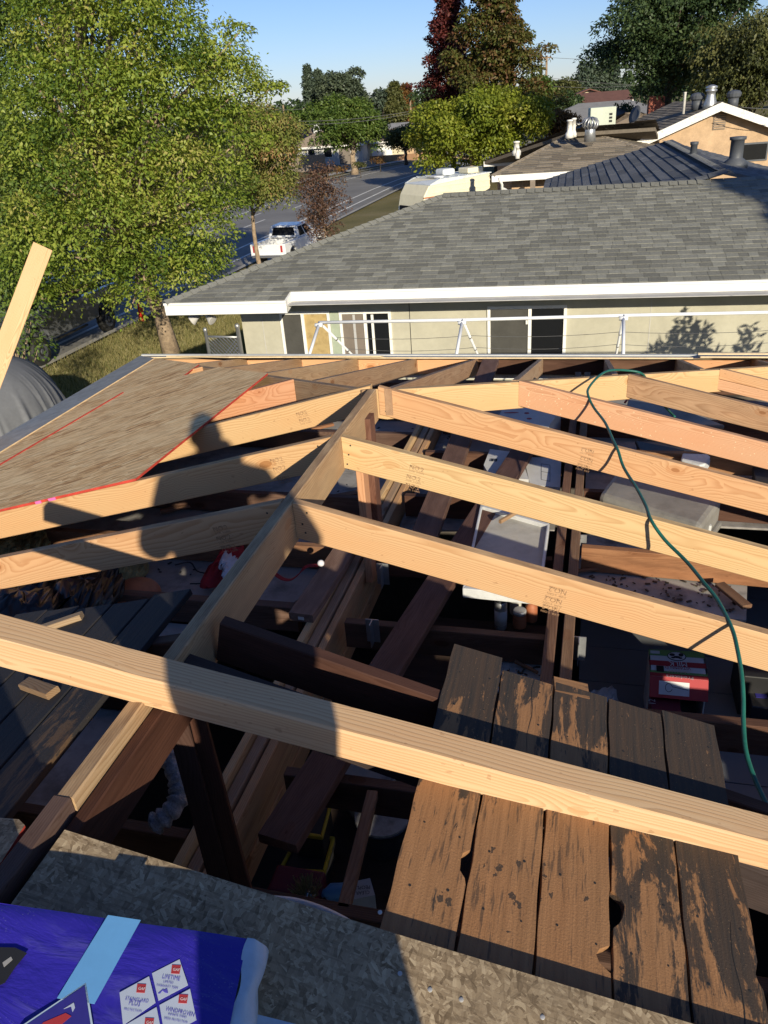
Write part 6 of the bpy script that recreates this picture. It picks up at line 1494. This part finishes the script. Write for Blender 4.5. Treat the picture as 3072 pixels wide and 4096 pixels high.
def house(name, label, px, dist, w, dp, ez, rzv, wall, roof, base=0.0, wins=(), hip=False, chim=False, cat='house', group='houses up the street'):
    c = PD(px, dist); t = thing(name, label, cat, (c[0], c[1], base), rzv[1], group); rz_ = rzv[0]
    mb = MB(); zb_ = G-base; mb.box(-w/2, w/2, 0, .2, zb_, ez); mb.box(-w/2, -w/2+.2, .2, dp-.2, zb_, ez); mb.box(w/2-.2, w/2, .2, dp-.2, zb_, ez); mb.box(-w/2, w/2, dp-.2, dp, zb_, ez)
    if not hip: mb.prism([(-w/2, .1, ez), (-w/2, dp-.1, ez), (-w/2, dp/2, rz_-.15)], (.2, 0, 0)); mb.prism([(w/2-.2, .1, ez), (w/2-.2, dp-.1, ez), (w/2-.2, dp/2, rz_-.15)], (.2, 0, 0))
    mb.build('wall', MT[wall], t); o = .5; i_ = dp/2 if hip else -o
    ra_, rb2 = (-w/2+i_, dp/2, rz_), (w/2-i_, dp/2, rz_)
    mb = MB(); e = ez-.12
    mb.prism([(-w/2-o, -o, e), (w/2+o, -o, e), rb2, ra_], (0, 0, -.1)); mb.prism([(w/2+o, dp+o, e), (-w/2-o, dp+o, e), ra_, rb2], (0, 0, -.1))
    if hip: mb.prism([(-w/2-o, dp+o, e), (-w/2-o, -o, e), ra_], (0, 0, -.1)); mb.prism([(w/2+o, -o, e), (w/2+o, dp+o, e), rb2], (0, 0, -.1))
    mb.build('roof', roof, t)
    mb = MB(); mb.box(-w/2-o, w/2+o, -o-.04, -o, e-.2, e+.02); mb.build('fascia', MT['white_old'], t)
    for (x, z, ww, wh, mt) in wins:
        mb = MB(); mb.box(x-ww/2-.07, x+ww/2+.07, -.05, 0, z-wh/2-.07, z+wh/2+.07); f_ = mb.build('window_frame', MT['white_old'], t); mb = MB(); mb.box(x-ww/2, x+ww/2, -.06, -.045, z-wh/2, z+wh/2); mb.build('pane', MT[mt], f_)
    if chim: mb = MB(); mb.box(chim-.4, chim+.4, dp/2-.3, dp/2+.3, rz_-.8, rz_+.7); mb.build('chimney', MT['brick'], t)
    return t
BR = mat_plain('far_brown_roof', (.17, .125, .095), .95, .15, 2); GRF = mat_plain('far_grey_roof', (.20, .20, .21), .95, .12, 2); TNR = mat_plain('far_tan_roof', (.30, .23, .165), .95, .12, 2); RDR = mat_plain('far_red_roof', (.14, .065, .05), .95, .15, 2)
hr = house('ranch_house', 'long ranch house with tan roof half hidden by the round green tree', (1300, 620), 102, 9, 7, 2.3, (3.75, .12), 'soffit', TNR, wins=((-1.6, 1.4, .8, .9, 'glass'), (.4, 1.4, .9, .9, 'glass'), (2.4, 1.0, 1.4, 1.9, 'curtain')), hip=True, base=G)
house('ranch_house', 'cream house with a garage door beside the round green tree', (1490, 612), 106, 7.8, 6, 2.2, (3.2, .12), 'cream', BR, wins=((1.2, 1.1, 2.4, 2.0, 'white'),), base=G)
hb = house('ranch_house', 'brown roofed house with a white cooler on it behind the tan roofed ranch house', (1240, 560), 124, 13, 8, 2.7, (4.4, .1), 'greywall', BR, wins=((1, 1.6, 1.2, 1, 'glass'),), base=G)
mb = MB(); mb.box(.6, 1.6, .2, 1.2, 2.6, 4.3); mb.build('roof_cooler', MT['print_white'], hb)
house('ranch_house', 'grey roofed house with a small white gable beyond the dark car', (1640, 570), 118, 12, 7, 2.3, (3.7, .2), 'cream', GRF, wins=((0, 1.3, 1.2, 1, 'glass'), (2.5, 1.2, 1.4, 1.1, 'glass')), base=G)
house('bungalow', 'bungalow with brown porch roof just left of the grey roofed house', (1545, 590), 110, 7, 6, 2.2, (3.2, .15), 'tan', BR, wins=((.5, 1.3, 1, 1, 'glass'),), base=G)
hz2 = house('two_storey_house', 'two storey house with dark red roof and pale gable far beyond the tan house', (2430, 395), 85, 3.6, 5, 4.0, (4.75, .15), 'soffit', RDR, base=-.1, wins=((.2, 3.3, 1.1, .8, 'glass'), (-.9, 3.3, .5, .7, 'glass')), group='houses beyond the tan house')
house('two_storey_house', 'cream gabled house rising behind the dark red roofed house', (2452, 385), 92, 2.8, 5, 4.2, (5.0, math.pi/2+.1), 'cream', RDR, group='houses beyond the tan house')
house('bungalow', 'low house with dull red roof left of the two storey house', (2330, 430), 80, 4.4, 5, 3.0, (3.75, .1), 'greywall', RDR, hip=True, group='houses beyond the tan house')
house('bungalow', 'wide grey roofed house below the two storey house', (2430, 450), 70, 11, 7, 2.7, (3.95, .08), 'soffit', GRF, hip=True, group='houses beyond the tan house')
house('bungalow', 'tan roofed house with brick chimney just beyond the brown gable roof', (2560, 500), 47, 5.2, 6, 2.6, (3.6, .1), 'tan', TNR, hip=True, chim=1.2, group='houses beyond the tan house')
house('bungalow', 'dark roofed house between the pale cooler box and the brick chimney', (2480, 470), 55, 4.5, 5, 2.6, (3.7, .1), 'greywall', SHD[0], hip=True, group='houses beyond the tan house')
p = PD((2540, 470), 40); t = thing('satellite_dish', 'grey satellite dish on a roof left of the brick chimney', 'dish', tuple(p-np.array((0, 0, .3)))); mb = MB(); mb.lathe([(.02, -.08), (.2, -.05), (.36, .02), (.38, .03), (.2, -.02)], (0, 0, .4), 20, axis=(-.75, -.5, .3)); mb.build('reflector', MT['vent'], t, True); mb = MB(); mb.tube([(0, 0, -.6), (.03, .05, .38)], .03, 8); mb.build('mast', MT['galv'], t)

# board fence and low wall across the street
fa, fb = PZ((1185, 690), G), PZ((1308, 684), G)
fn = thing('board_fence', 'weathered grey board fence across the street below the tan roof', 'fence', tuple(fa)); L_ = np.linalg.norm(fb-fa); u_ = (fb-fa)/L_; n_ = int(L_/.16); fm = [None]*4
fn.rotation_euler = (0, 0, math.atan2(u_[1], u_[0]))
for i in range(-16, n_):
    k = i % 4
    if fm[k] is None: mb = MB(); h_ = 1.62+.03*k; mb.prism([(0, 0, 0), (.152, 0, 0), (.152, 0, h_), (.12, 0, h_+.04), (.03, 0, h_+.04), (0, 0, h_)], (0, .02, 0)); fm[k] = mb.mesh('fence_board', MT['fencewood'])
    o = bpy.data.objects.new('fence_board', fm[k]); COL.objects.link(o); o.parent = fn; o.location = (i*.16, .004*k, 0)
for z in (.4, 1.35): mb = MB(); mb.box(-2.6, L_, .022, .06, z, z+.09); mb.build('fence_rail', MT['fencewood'], fn)
pa, pb, pc2 = PZ((1480, 645), G), PZ((1670, 640), G), PZ((1740, 632), G)
lw = thing('low_wall', 'low orange block wall across the street before the cream house', 'wall', tuple(pa)); 
mb = MB(); q0_, q1_, q2_ = pa-pa, pb-pa, pc2-pa; mb.prism([q0_+(0, 0, .55), q1_+(0, 0, .7), q1_+(0, .3, .7), q0_+(0, .3, .55)], (0, 0, -.7)); mb.prism([q1_+(0, 0, .7), q2_+(0, 0, .7), q2_+(0, .3, .7), q1_+(0, .3, .7)], (0, 0, -.7)); mb.build('wall_face', MT['brickwall'], lw)
pa, pb = PZ((1365, 682), G), PZ((1500, 662), G); lw = thing('retaining_kerb', 'pale concrete retaining edge by the trunk of the round green tree', 'kerb wall', tuple(pa)); mb = MB(); q1_ = pb-pa; mb.prism([(0, 0, .5), q1_+(0, 0, .6), q1_+(0, .4, .6), (0, .4, .5)], (0, 0, -.6)); mb.build('kerb_face', MT['concrete'], lw)

# ================================================================== TREES
def leaf_mesh(name, clumps, per, ll, lw, mat, parent, droop=.7, up_bias=.25, tone=(.5, .28), fill=.35, smooth_tone=.5):
    """leaf-sized faces spread over dome shaped sprays; clumps = [(centre, radius, flatten, tone offset)]"""
    allv, tn = [], []
    for c, r, fl, to in clumps:
        n = max(6, int(per*r*r))
        d = rng.normal(size=(n, 3)); d /= np.linalg.norm(d, axis=1)[:, None]
        d[:, 2] = np.where((d[:, 2] < -.15) & (rng.random(n) < up_bias+.45), -d[:, 2], d[:, 2])
        rad = r*(1-fill*rng.random(n)**1.5)*(1+.12*rng.normal(size=n))
        p = np.array(c)+d*rad[:, None]*np.array((1, 1, fl))
        ax = d*np.array((1, 1, .4))+rng.normal(size=(n, 3))*.55; ax[:, 2] -= droop
        ax /= np.linalg.norm(ax, axis=1)[:, None]
        nr = d*1.1+np.array((0, 0, .35))+rng.normal(size=(n, 3))*.38; sd_ = np.cross(ax, nr); sd_ /= np.linalg.norm(sd_, axis=1)[:, None]+1e-9
        n2 = np.cross(sd_, ax)
        L = ll*(.65+.7*rng.random(n)); w = lw*(.65+.7*rng.random(n))
        v = np.zeros((n, 4, 3))
        v[:, 0] = p; v[:, 1] = p+ax*(L*.45)[:, None]+sd_*w[:, None]*.5+n2*(w*.15)[:, None]
        v[:, 2] = p+ax*L[:, None]-n2*(L*.12)[:, None]; v[:, 3] = p+ax*(L*.45)[:, None]-sd_*w[:, None]*.5+n2*(w*.15)[:, None]
        allv.append(v); tn.append(np.clip(tone[0]+to+rng.normal(size=n)*tone[1]*.6, 0, 1))
    V = np.concatenate(allv); T = np.concatenate(tn).astype(np.float32); n = len(V)
    me = bpy.data.meshes.new(name); me.vertices.add(n*4); me.vertices.foreach_set('co', V.reshape(-1).astype(np.float32))
    me.loops.add(n*4); me.loops.foreach_set('vertex_index', np.arange(n*4, dtype=np.int32)); me.polygons.add(n)
    me.polygons.foreach_set('loop_start', np.arange(0, n*4, 4, dtype=np.int32)); me.polygons.foreach_set('loop_total', np.full(n, 4, np.int32))
    me.update(calc_edges=True)
    at = me.attributes.new('tone', 'FLOAT', 'FACE'); at.data.foreach_set('value', T)
    me.materials.append(mat); return link(name, me, parent)
def ell_clumps(c, rx, ry, rz_, n, cr, fl=.7, shape='ell', inner=.25, tv=.12, zmin=None):
    out = []; c = np.array(c, float); R3 = np.array((rx, ry, rz_))
    if shape == 'cone':
        ph = rng.uniform(0, 6.28, 5)
        for _ in range(n):
            h = rng.random()**.85; a = rng.uniform(0, 6.28)
            w = (1-h)**.75*(.62+.22*math.sin(3*a+9*h+ph[0])+.16*math.sin(5*a-14*h+ph[1])+.12*rng.normal())+.03
            if rng.random() < .25: w *= rng.random()
            out.append((c+np.array((rx*w*math.cos(a), ry*w*math.sin(a), rz_*(2*h-1)))*1.12, cr*(.55+.6*rng.random())*(1-.45*h), fl, rng.normal()*tv))
        return out
    nl = 15; lobes = []
    for i in range(nl):
        z = 1-2*(i+.5)/nl; a = i*2.4+rng.uniform(-.4, .4); s_ = math.sqrt(1-z*z)
        d = np.array((s_*math.cos(a), s_*math.sin(a), z)); k = .62+.16*rng.normal()
        q_ = d*R3*min(.85, max(.35, k))
        if shape == 'egg' and z > 0: q_[:2] *= 1-.35*z
        lobes.append((q_, min(.62, max(.3, .46+.1*rng.normal()))*min(R3.min()*1.1, R3.mean()), rng.normal()*tv))
    for _ in range(n):
        q_, lr, to = lobes[rng.integers(nl)]
        d = rng.normal(size=3); d /= np.linalg.norm(d)
        if d[2] < -.2 and rng.random() < .6: d[2] = -d[2]
        out.append((c+q_+d*lr*(1-inner*rng.random()), cr*(.5+.65*rng.random()), fl, to+rng.normal()*tv*.5))
    return out
def trunk_and_limbs(t, base, h, r, clumps, mat, nl=14, lean=(0, 0), zb=1.0):
    b = np.array((0, 0, 0.)); top = np.array((lean[0], lean[1], h))
    mb = MB(); pts = [b+(top-b)*k/8+np.array((.04*math.sin(k*1.9), .04*math.cos(k*1.4), 0))*(k > 0)*r*6 for k in range(9)]
    mb.tube(pts, [r*(1.25 if k == 0 else 1-.8*k/8) for k in range(9)], 12); mb.build('trunk', mat, t, True)
    idx = rng.permutation(len(clumps))[:nl]
    mb = MB()
    for i in idx:
        e = clumps[i][0]-base; zz = max(zb, min(h*.92, e[2]*.55+.15*h)); s = b+(top-b)*(zz/h); m_ = (s+e)/2+np.array((0, 0, -.12*np.linalg.norm(e-s)))
        q_ = [s*(1-u)**2+2*m_*u*(1-u)+e*u*u for u in np.linspace(0, 1, 6)]; r0 = r*.42
        mb.tube(q_, [r0*(1-.82*u) for u in np.linspace(0, 1, 6)], 6)
    mb.build('limb', mat, t, True)
def tree(name, label, base, clumps, per, ll, lw, lmat, bmat='bark', h=5, r=.15, nl=14, cat='tree', group=None, lean=(0, 0), zb=1.0, **kw):
    base = np.array(base, float); t = thing(name, label, cat, tuple(base), 0, group)
    trunk_and_limbs(t, base, h, r, clumps, MT[bmat], nl, lean, zb)
    leaf_mesh('crown', [(c-base, r_, f, o) for c, r_, f, o in clumps], per, ll, lw, lmat, t, **kw); return t
LG = mat_leaf('leaf_yellow_green', [(.06, .11, .018), (.145, .215, .03), (.235, .30, .044), (.315, .365, .064), (.41, .37, .115)], .38)
LD_ = mat_leaf('leaf_deep_green', [(.025, .048, .018), (.042, .072, .026), (.065, .10, .034), (.09, .125, .04)], .22)
LM = mat_leaf('leaf_mid_green', [(.045, .085, .018), (.08, .135, .026), (.12, .175, .034), (.17, .21, .05)], .32)
LY = mat_leaf('leaf_yellow', [(.10, .145, .018), (.19, .235, .025), (.28, .31, .04), (.38, .36, .06)], .38)
LR = mat_leaf('leaf_dark_red', [(.05, .012, .015), (.10, .022, .022), (.15, .035, .028), (.12, .07, .03)], .3)
LX = mat_leaf('leaf_turning', [(.05, .07, .018), (.085, .105, .024), (.12, .115, .03), (.15, .085, .033), (.13, .052, .03)], .3)
LP = mat_leaf('leaf_purple', [(.075, .042, .036), (.12, .068, .05), (.155, .09, .062), (.17, .115, .07)], .25)
LO = mat_leaf('leaf_orange_brown', [(.08, .055, .02), (.16, .085, .03), (.22, .11, .035), (.12, .10, .03)], .3)
LC = mat_leaf('conifer_needles_hazed', [(.055, .08, .055), (.08, .11, .075), (.11, .14, .095)], .2)  # needles lightened so the colour carries the distance haze
LF = mat_leaf('leaf_hazed_green', [(.06, .08, .05), (.085, .11, .065), (.11, .135, .08)], .2)  # skyline haze mixed into the leaf colour, paler and greyer
LV = mat_leaf('leaf_olive', [(.05, .06, .02), (.09, .10, .03), (.13, .135, .045), (.17, .16, .06)], .3)

# the big street tree at the left
tb = np.array(PZ((690, 1425), G)); cl = []
def pc(px, dist, r, fl=.6, to=0.0): cl.append((PD(px, dist), r, fl, to))
EY = [-900, -300, 0, 60, 170, 250, 345, 430, 520, 620, 720, 800, 900, 1000, 1080, 1150, 1210, 1250]
EX = [420, 650, 780, 820, 870, 965, 1060, 1000, 1005, 1035, 1050, 1050, 1030, 990, 900, 800, 640, 420]
def poisson(x0, x1, y0, y1, sp, tries=4000, inset=70):
    P = []
    for _ in range(tries):
        x, y = rng.uniform(x0, x1), rng.uniform(y0, y1)
        if x > np.interp(y, EY, EX)-inset or (y > 1190 and x < 60): continue
        if all((x-a)**2+((y-b)*1.25)**2 > sp*sp for a, b in P): P.append((x, y))
    return P
for x, y in poisson(110, 1010, -250, 1215, 132):
    e = (x-480)/560; pc((x, y), 18.5+1.7*e*e+.9*((y-500)/800)**2+rng.normal()*.35, rng.uniform(.48, .80), .85, rng.normal()*.17)
for x, y in poisson(100, 1000, -800, 1180, 240, inset=95):
    pc((x, y), rng.uniform(20.6, 21.8), rng.uniform(.6, .8), .65, -.05+rng.normal()*.1)
for x, y in poisson(90, 960, -900, 1130, 150, inset=130):
    pc((x, y), rng.uniform(22.4, 24.2), rng.uniform(.8, 1.0), .7, -.12+rng.normal()*.08)
pc((1085, 352), 20.4, .34, .5); pc((1120, 347), 20.4, .22, .5); pc((1050, 362), 20.4, .4, .5); pc((905, 112), 20.5, .26, .9); pc((955, 132), 20.5, .34, .6); pc((1060, 560), 20.6, .3, .6); pc((1075, 470), 20.8, .25, .6)
tree('street_tree', 'big bright green leafy street tree with a pale trunk left of the grey roof', tb, cl, 1750, .092, .047, LG, h=8.6, r=.215, nl=70, lean=(-1.1, -.3), zb=2.9, group='trees at the left', droop=.5, fill=.26)
cl = []
for _ in range(95):
    px = (rng.uniform(-330, 190), rng.uniform(-300, 1120)); pc(px, rng.uniform(23.5, 28), rng.uniform(.7, 1.2), .65, rng.normal()*.1)
for px in ((60, 760), (20, 620), (120, 850), (10, 900), (-40, 500), (50, 1020), (160, 1000), (90, 560)): pc(px, 20.5, .75, .6, .05)
for px in ((30, 1150), (120, 1120), (-20, 1250), (60, 1080)): pc(px, 19.5, .65, .6, .02)
tree('street_tree', 'darker leafy tree at the left edge behind the bright green one', (-19.5, 21.0, G), cl, 620, .12, .05, LM, 'bark_d', h=9, r=.24, nl=26, lean=(.3, 0), zb=3, group='trees at the left', droop=.7)
cl = []
for _ in range(62): pc((rng.uniform(985, 1150), rng.uniform(450, 800)), rng.uniform(29, 32.5), rng.uniform(.45, .75), .65, rng.normal()*.12)
for px in ((1120, 480), (1165, 560), (1180, 640), (1190, 520)): pc(px, 31, .42, .6)
b_ = PD((1000, 800), 31); tree('young_street_tree', 'thin tree with pinkish green leaves right of the big street tree', (b_[0], b_[1], G), cl, 1000, .11, .05, mat_leaf('leaf_tinged', [(.09, .13, .025), (.16, .20, .04), (.25, .24, .07), (.36, .20, .10)], .3), h=5.5, r=.10, nl=16, zb=1.6)
cl = []
for px in ((60, 1330), (110, 1300), (20, 1390), (100, 1380), (150, 1400), (40, 1270), (-30, 1330), (130, 1250)): pc(px, 15.2, .36, .8, .03)
b_ = PD((70, 1480), 15.3); tree('shrub', 'leafy green shrub behind the silver tarp at the left edge', (b_[0], b_[1], G), cl, 900, .075, .04, LM, h=2.6, r=.05, nl=8, cat='shrub', zb=.2)
# purple young tree
DP = 31.5; b_ = PD((1296, 900), DP); b_[2] = G
cl = [(PD((1293+rng.normal()*34*(.35+.75*math.sin(math.pi*min(.9, .12+k/44))), 672+285*k/44+rng.normal()*8), DP+rng.normal()*.4), .22+.26*math.sin(math.pi*min(.85, .1+k/44)), .9, rng.normal()*.14) for k in range(45)]
cl += [(PD(q_, DP), r_, .8, 0) for q_, r_ in (((1222, 775), .26), ((1240, 740), .2), ((1360, 850), .3), ((1350, 770), .28), ((1228, 880), .4), ((1318, 655), .15), ((1250, 820), .3), ((1345, 905), .35), ((1300, 930), .4))]
tree('purple_tree', 'small purple leaved tree beside the white pickup truck', b_, [(c, r_*.86, f, o) for c, r_, f, o in cl], 900, .095, .05, LP, 'bark', h=3.4, r=.05, nl=18, zb=.7, group=None, droop=.2)
def simple(name, label, px, dist, wpx, top, bot, mat, shape, n, cr, per, ll, group=None, bmat='bark_d', base=G, per_fl=.75, trunk_r=.22, droop=.35, inner=.35, **kw):
    """tree from its silhouette: px = trunk foot, wpx = crown width, top/bot = crown rows in the photograph, at a known distance"""
    d3 = PD((px[0], (top+bot)/2), dist); tz, bz = PD((px[0], top), dist)[2], PD((px[0], bot), dist)[2]
    rx = wpx/2*dist/FPX*1.02; c = np.array((d3[0], d3[1], (tz+bz)/2)); rz_ = (tz-bz)/2
    cl_ = ell_clumps(c, max(.1, rx-cr*.3), max(.1, rx-cr*.3), max(.1, rz_-cr*.3*per_fl), int(n*1.5), cr*.82, per_fl, shape, inner)
    return tree(name, label, (d3[0], d3[1], base), cl_, per, ll, ll*.55, mat, bmat, h=max(1.5, c[2]+rz_*.5), r=trunk_r, nl=min(16, n//3), group=group, zb=max(.8, bz*.9), droop=droop, **kw)
simple('round_tree', 'round crowned green tree on a stout pale trunk across the street', (1403, 650), 85, 310, 396, 612, LM, 'ell', 90, 1.2, 260, .28, bmat='bark', trunk_r=.36)
simple('yellow_tree', 'low spreading yellow green tree below the red and green sweetgums', (1885, 690), 61, 520, 360, 700, LY, 'ell', 130, 1.2, 300, .24, bmat='bark')
simple('sweetgum_tree', 'dark red sweetgum, the left of the tall pair', (1800, 680), 74, 230, -110, 460, LR, 'cone', 170, 1.0, 330, .26, group='tall sweetgums')
simple('sweetgum_tree', 'tall sweetgum mottled green and rust red, the right of the pair', (1985, 690), 68, 430, -190, 510, LX, 'cone', 260, 1.2, 300, .26, group='tall sweetgums')
simple('dark_tree', 'big dark green tree rising behind the tan gable', (2690, 480), 52, 470, -150, 470, LD_, 'egg', 190, 1.2, 260, .2, trunk_r=.4)
simple('tall_tree', 'yellow green tree at the right edge beside the big dark tree', (3010, 500), 47, 330, 60, 480, LV, 'ell', 120, 1.0, 260, .17, droop=.9)
simple('leafy_tree', 'green tree just right of the rust red sweetgum', (2150, 470), 78, 130, 300, 480, LM, 'ell', 40, .95, 260, .25)
simple('leafy_tree', 'dark green tree low behind the orange brown bush', (2265, 470), 84, 120, 370, 500, LD_, 'ell', 32, .95, 260, .25)
simple('leafy_tree', 'pale olive tree beyond the right sweetgum at the skyline', (2250, 450), 120, 160, 325, 440, LV, 'ell', 40, 1.4, 140, .4)
simple('bush', 'orange brown bush at the foot of the brown roofs', (2225, 560), 66, 170, 440, 560, LO, 'ell', 44, .8, 330, .2, cat='bush')
simple('leafy_tree', 'dark tree tucked behind the dark red sweetgum', (1725, 480), 96, 120, 330, 470, LD_, 'ell', 24, 1.0, 80, .4)
simple('oak_tree', 'broad grey green oak on the skyline behind the round tree', (1370, 480), 150, 170, 292, 480, LF, 'ell', 70, 2.0, 110, .5, droop=.2)
simple('conifer_tree', 'tall thin conifer on the skyline left of the oak', (1237, 480), 155, 60, 270, 480, LC, 'cone', 90, 1.0, 200, .45, group='conifers on the skyline', droop=.2)
simple('conifer_tree', 'second shorter conifer between the thin one and the oak', (1280, 480), 158, 70, 290, 480, LC, 'cone', 80, 1.0, 200, .45, group='conifers on the skyline', droop=.2)
simple('poplar_tree', 'yellow brown pointed tree beyond the grey roofed house', (1580, 490), 125, 75, 335, 480, LV, 'cone', 70, 1.1, 200, .4)
simple('poplar_tree', 'second pointed tree with brown tint just left of the sweetgums', (1625, 490), 128, 70, 345, 480, LO, 'cone', 60, 1.1, 200, .4)
simple('leafy_tree', 'grey green tree between the oak and the pointed trees', (1530, 470), 150, 110, 355, 450, LC, 'ell', 24, 1.4, 50, .6)
simple('leafy_tree', 'low olive tree before the grey roofed house', (1620, 600), 93, 190, 505, 612, LV, 'ell', 50, .85, 300, .24)
simple('conifer_tree', 'broad blue green conifer far beyond the two storey house', (2432, 400), 130, 110, 198, 390, LC, 'cone', 110, 1.3, 160, .4, group='conifers on the skyline', droop=.2)
simple('leafy_tree', 'feathery pale tree left of the broad conifer', (2345, 400), 125, 60, 225, 390, LC, 'ell', 34, 1.1, 60, .5)
simple('leafy_tree', 'small dark tree between the brick chimney and the grey roof', (2500, 480), 58, 90, 415, 500, LD_, 'ell', 18, .5, 180, .22)
simple('leafy_tree', 'low tree by the utility poles left of the brown roof', (1200, 500), 118, 170, 440, 520, LM, 'ell', 26, 1.1, 80, .5)
# bush by the far wall
for i, px in enumerate(((1440, 672), (1520, 655), (1370, 690))): simple('hedge_bush', ('low green bush by the trunk of the round tree', 'reddish low bush before the orange wall', 'dry bush at the kerb below the board fence')[i], px, (80, 86, 77)[i], (70, 80, 70)[i], px[1]-26, px[1]+6, (LV, LO, LO)[i], 'ell', 10, .32, 500, .16, cat='bush', trunk_r=.04)
# trees outside the picture that shade the roofs and the wall next door
def shade_target(P, t): return np.array(P)-LD*t
c_ = shade_target(NY((2990, 800), 0)*0+np.array((5.5, 11.3, 3.2)), 13.5)
cl = ell_clumps(c_, 2.3, 2.3, 1.0, 170, .7, .7, 'ell', .9)
tree('shade_tree', 'tall leafy tree standing off to the right of the roof', (c_[0], c_[1], G), cl, 800, .2, .12, LM, h=c_[2]-G, r=.25, nl=24, group='trees off to the right')
wq = np.array(PY((2740, 1345), 8.55)); c_ = shade_target(wq, 3.4)
cl = [(c_+np.array((dx, dy, dz)), r_, 1.0, 0) for dx, dy, dz, r_ in ((0, 0, -.1, .17), (.03, 0, .14, .12), (0, 0, .30, .07), (.22, .05, -.02, .14), (.33, 0, .06, .07), (-.2, 0, -.16, .13), (-.36, 0, -.24, .08), (.2, 0, -.25, .2), (-.05, 0, -.4, .25), (.1, 0, -.7, .3), (.5, 0, -.3, .1))]
wq2 = np.array(PY((3015, 1335), 8.55)); c2 = shade_target(wq2, 3.3); cl += [(c2+np.array((0, 0, dz)), r_, 1.2, 0) for dz, r_ in ((.1, .06), (-.05, .09), (-.25, .12), (-.5, .15))]
tree('shade_shrub', 'tall leafy shrub in the side yard off to the right', (c_[0], c_[1], G), cl, 2600, .14, .05, LM, h=2.9, r=.03, nl=9, cat='shrub', droop=-.3, fill=.9)
# far wood closing the horizon
cl = []
for a in np.linspace(-70, 75, 150):
    az_ = math.radians(a); D = rng.uniform(190, 260); z = rng.uniform(2, 5.2); cl.append((np.array((CAM[0]+D*math.sin(az_-.27), CAM[1]+D*math.cos(az_-.27), z)), rng.uniform(3, 4.6), .75, rng.normal()*.12))
fw = leaf_mesh('far_wood', cl, 16, 1.3, .8, LD_, None, droop=.2); setp(fw, kind='stuff')

# ================================================================== POLES AND WIRES
def pole(label, px, ptop, dist, r=.14, arm=True, group='utility poles'):
    top = PD((px, ptop), dist); t = thing('utility_pole', label, 'utility pole', (top[0], top[1], G), .3, group)
    mb = MB(); mb.tube([(0, 0, 0), (0, 0, top[2]-G)], [r*1.2, r*.85], 10); mb.build('shaft', MT['pole'], t, True)
    if arm:
        mb = MB(); mb.box(-.55, .55, -.06, .06, top[2]-G-.28, top[2]-G-.14); mb.build('crossarm', MT['pole'], t)
        for x in (-.45, .45): mb = MB(); mb.lathe([(.04, 0), (.06, .05), (.03, .12)], (x, 0, top[2]-G-.14), 8); mb.build('insulator', MT['galv'], t)
    return top
a1 = pole('tall wooden utility pole against the sky right of the sweetgums', 2187, 222, 105)
a2 = pole('pale short pole just left of the sweetgums', 1641, 402, 110, .13, False)
a3 = pole('wooden pole by the low trees left of the brown roof', 1222, 428, 125, .14)
a4 = pole('second pole left of the conifers', 1132, 420, 130, .14, False)
def wire(p, q_, sag, label, r=.018):
    p, q_ = np.array(p), np.array(q_); mb = MB(); mb.tube([p*(1-t)+q_*t-np.array((0, 0, sag*4*t*(1-t))) for t in np.linspace(0, 1, 13)], r, 5)
    setp(mb.build('overhead_wire', MT['wire'], None, origin=(p+q_)/2), label, 'wire', 'overhead wires')
wire(PD((1195, 485), 72), PD((1720, 430), 72), .25, 'wire crossing in front of the round tree')
wire(PD((1200, 497), 74), PD((1700, 440), 74), .3, 'lower wire crossing in front of the round tree')
wire(PD((1100, 440), 90), PD((1420, 405), 90), .2, 'wire passing before the conifers and the oak')
wire(a1-np.array((0, 0, .2)), PD((3300, 170), 130), .9, 'upper wire running right from the tall pole', .02)
wire(a1-np.array((0, 0, 2.2)), PD((3300, 300), 120), 1.0, 'lower wire running right from the tall pole', .02)
wire(PD((2195, 344), 80), PD((2600, 334), 80), .2, 'wire before the feathery pale tree', .016)
wire(PD((2960, 428), 33), PD((3200, 430), 33), .05, 'service wire to the tan gable', .012)
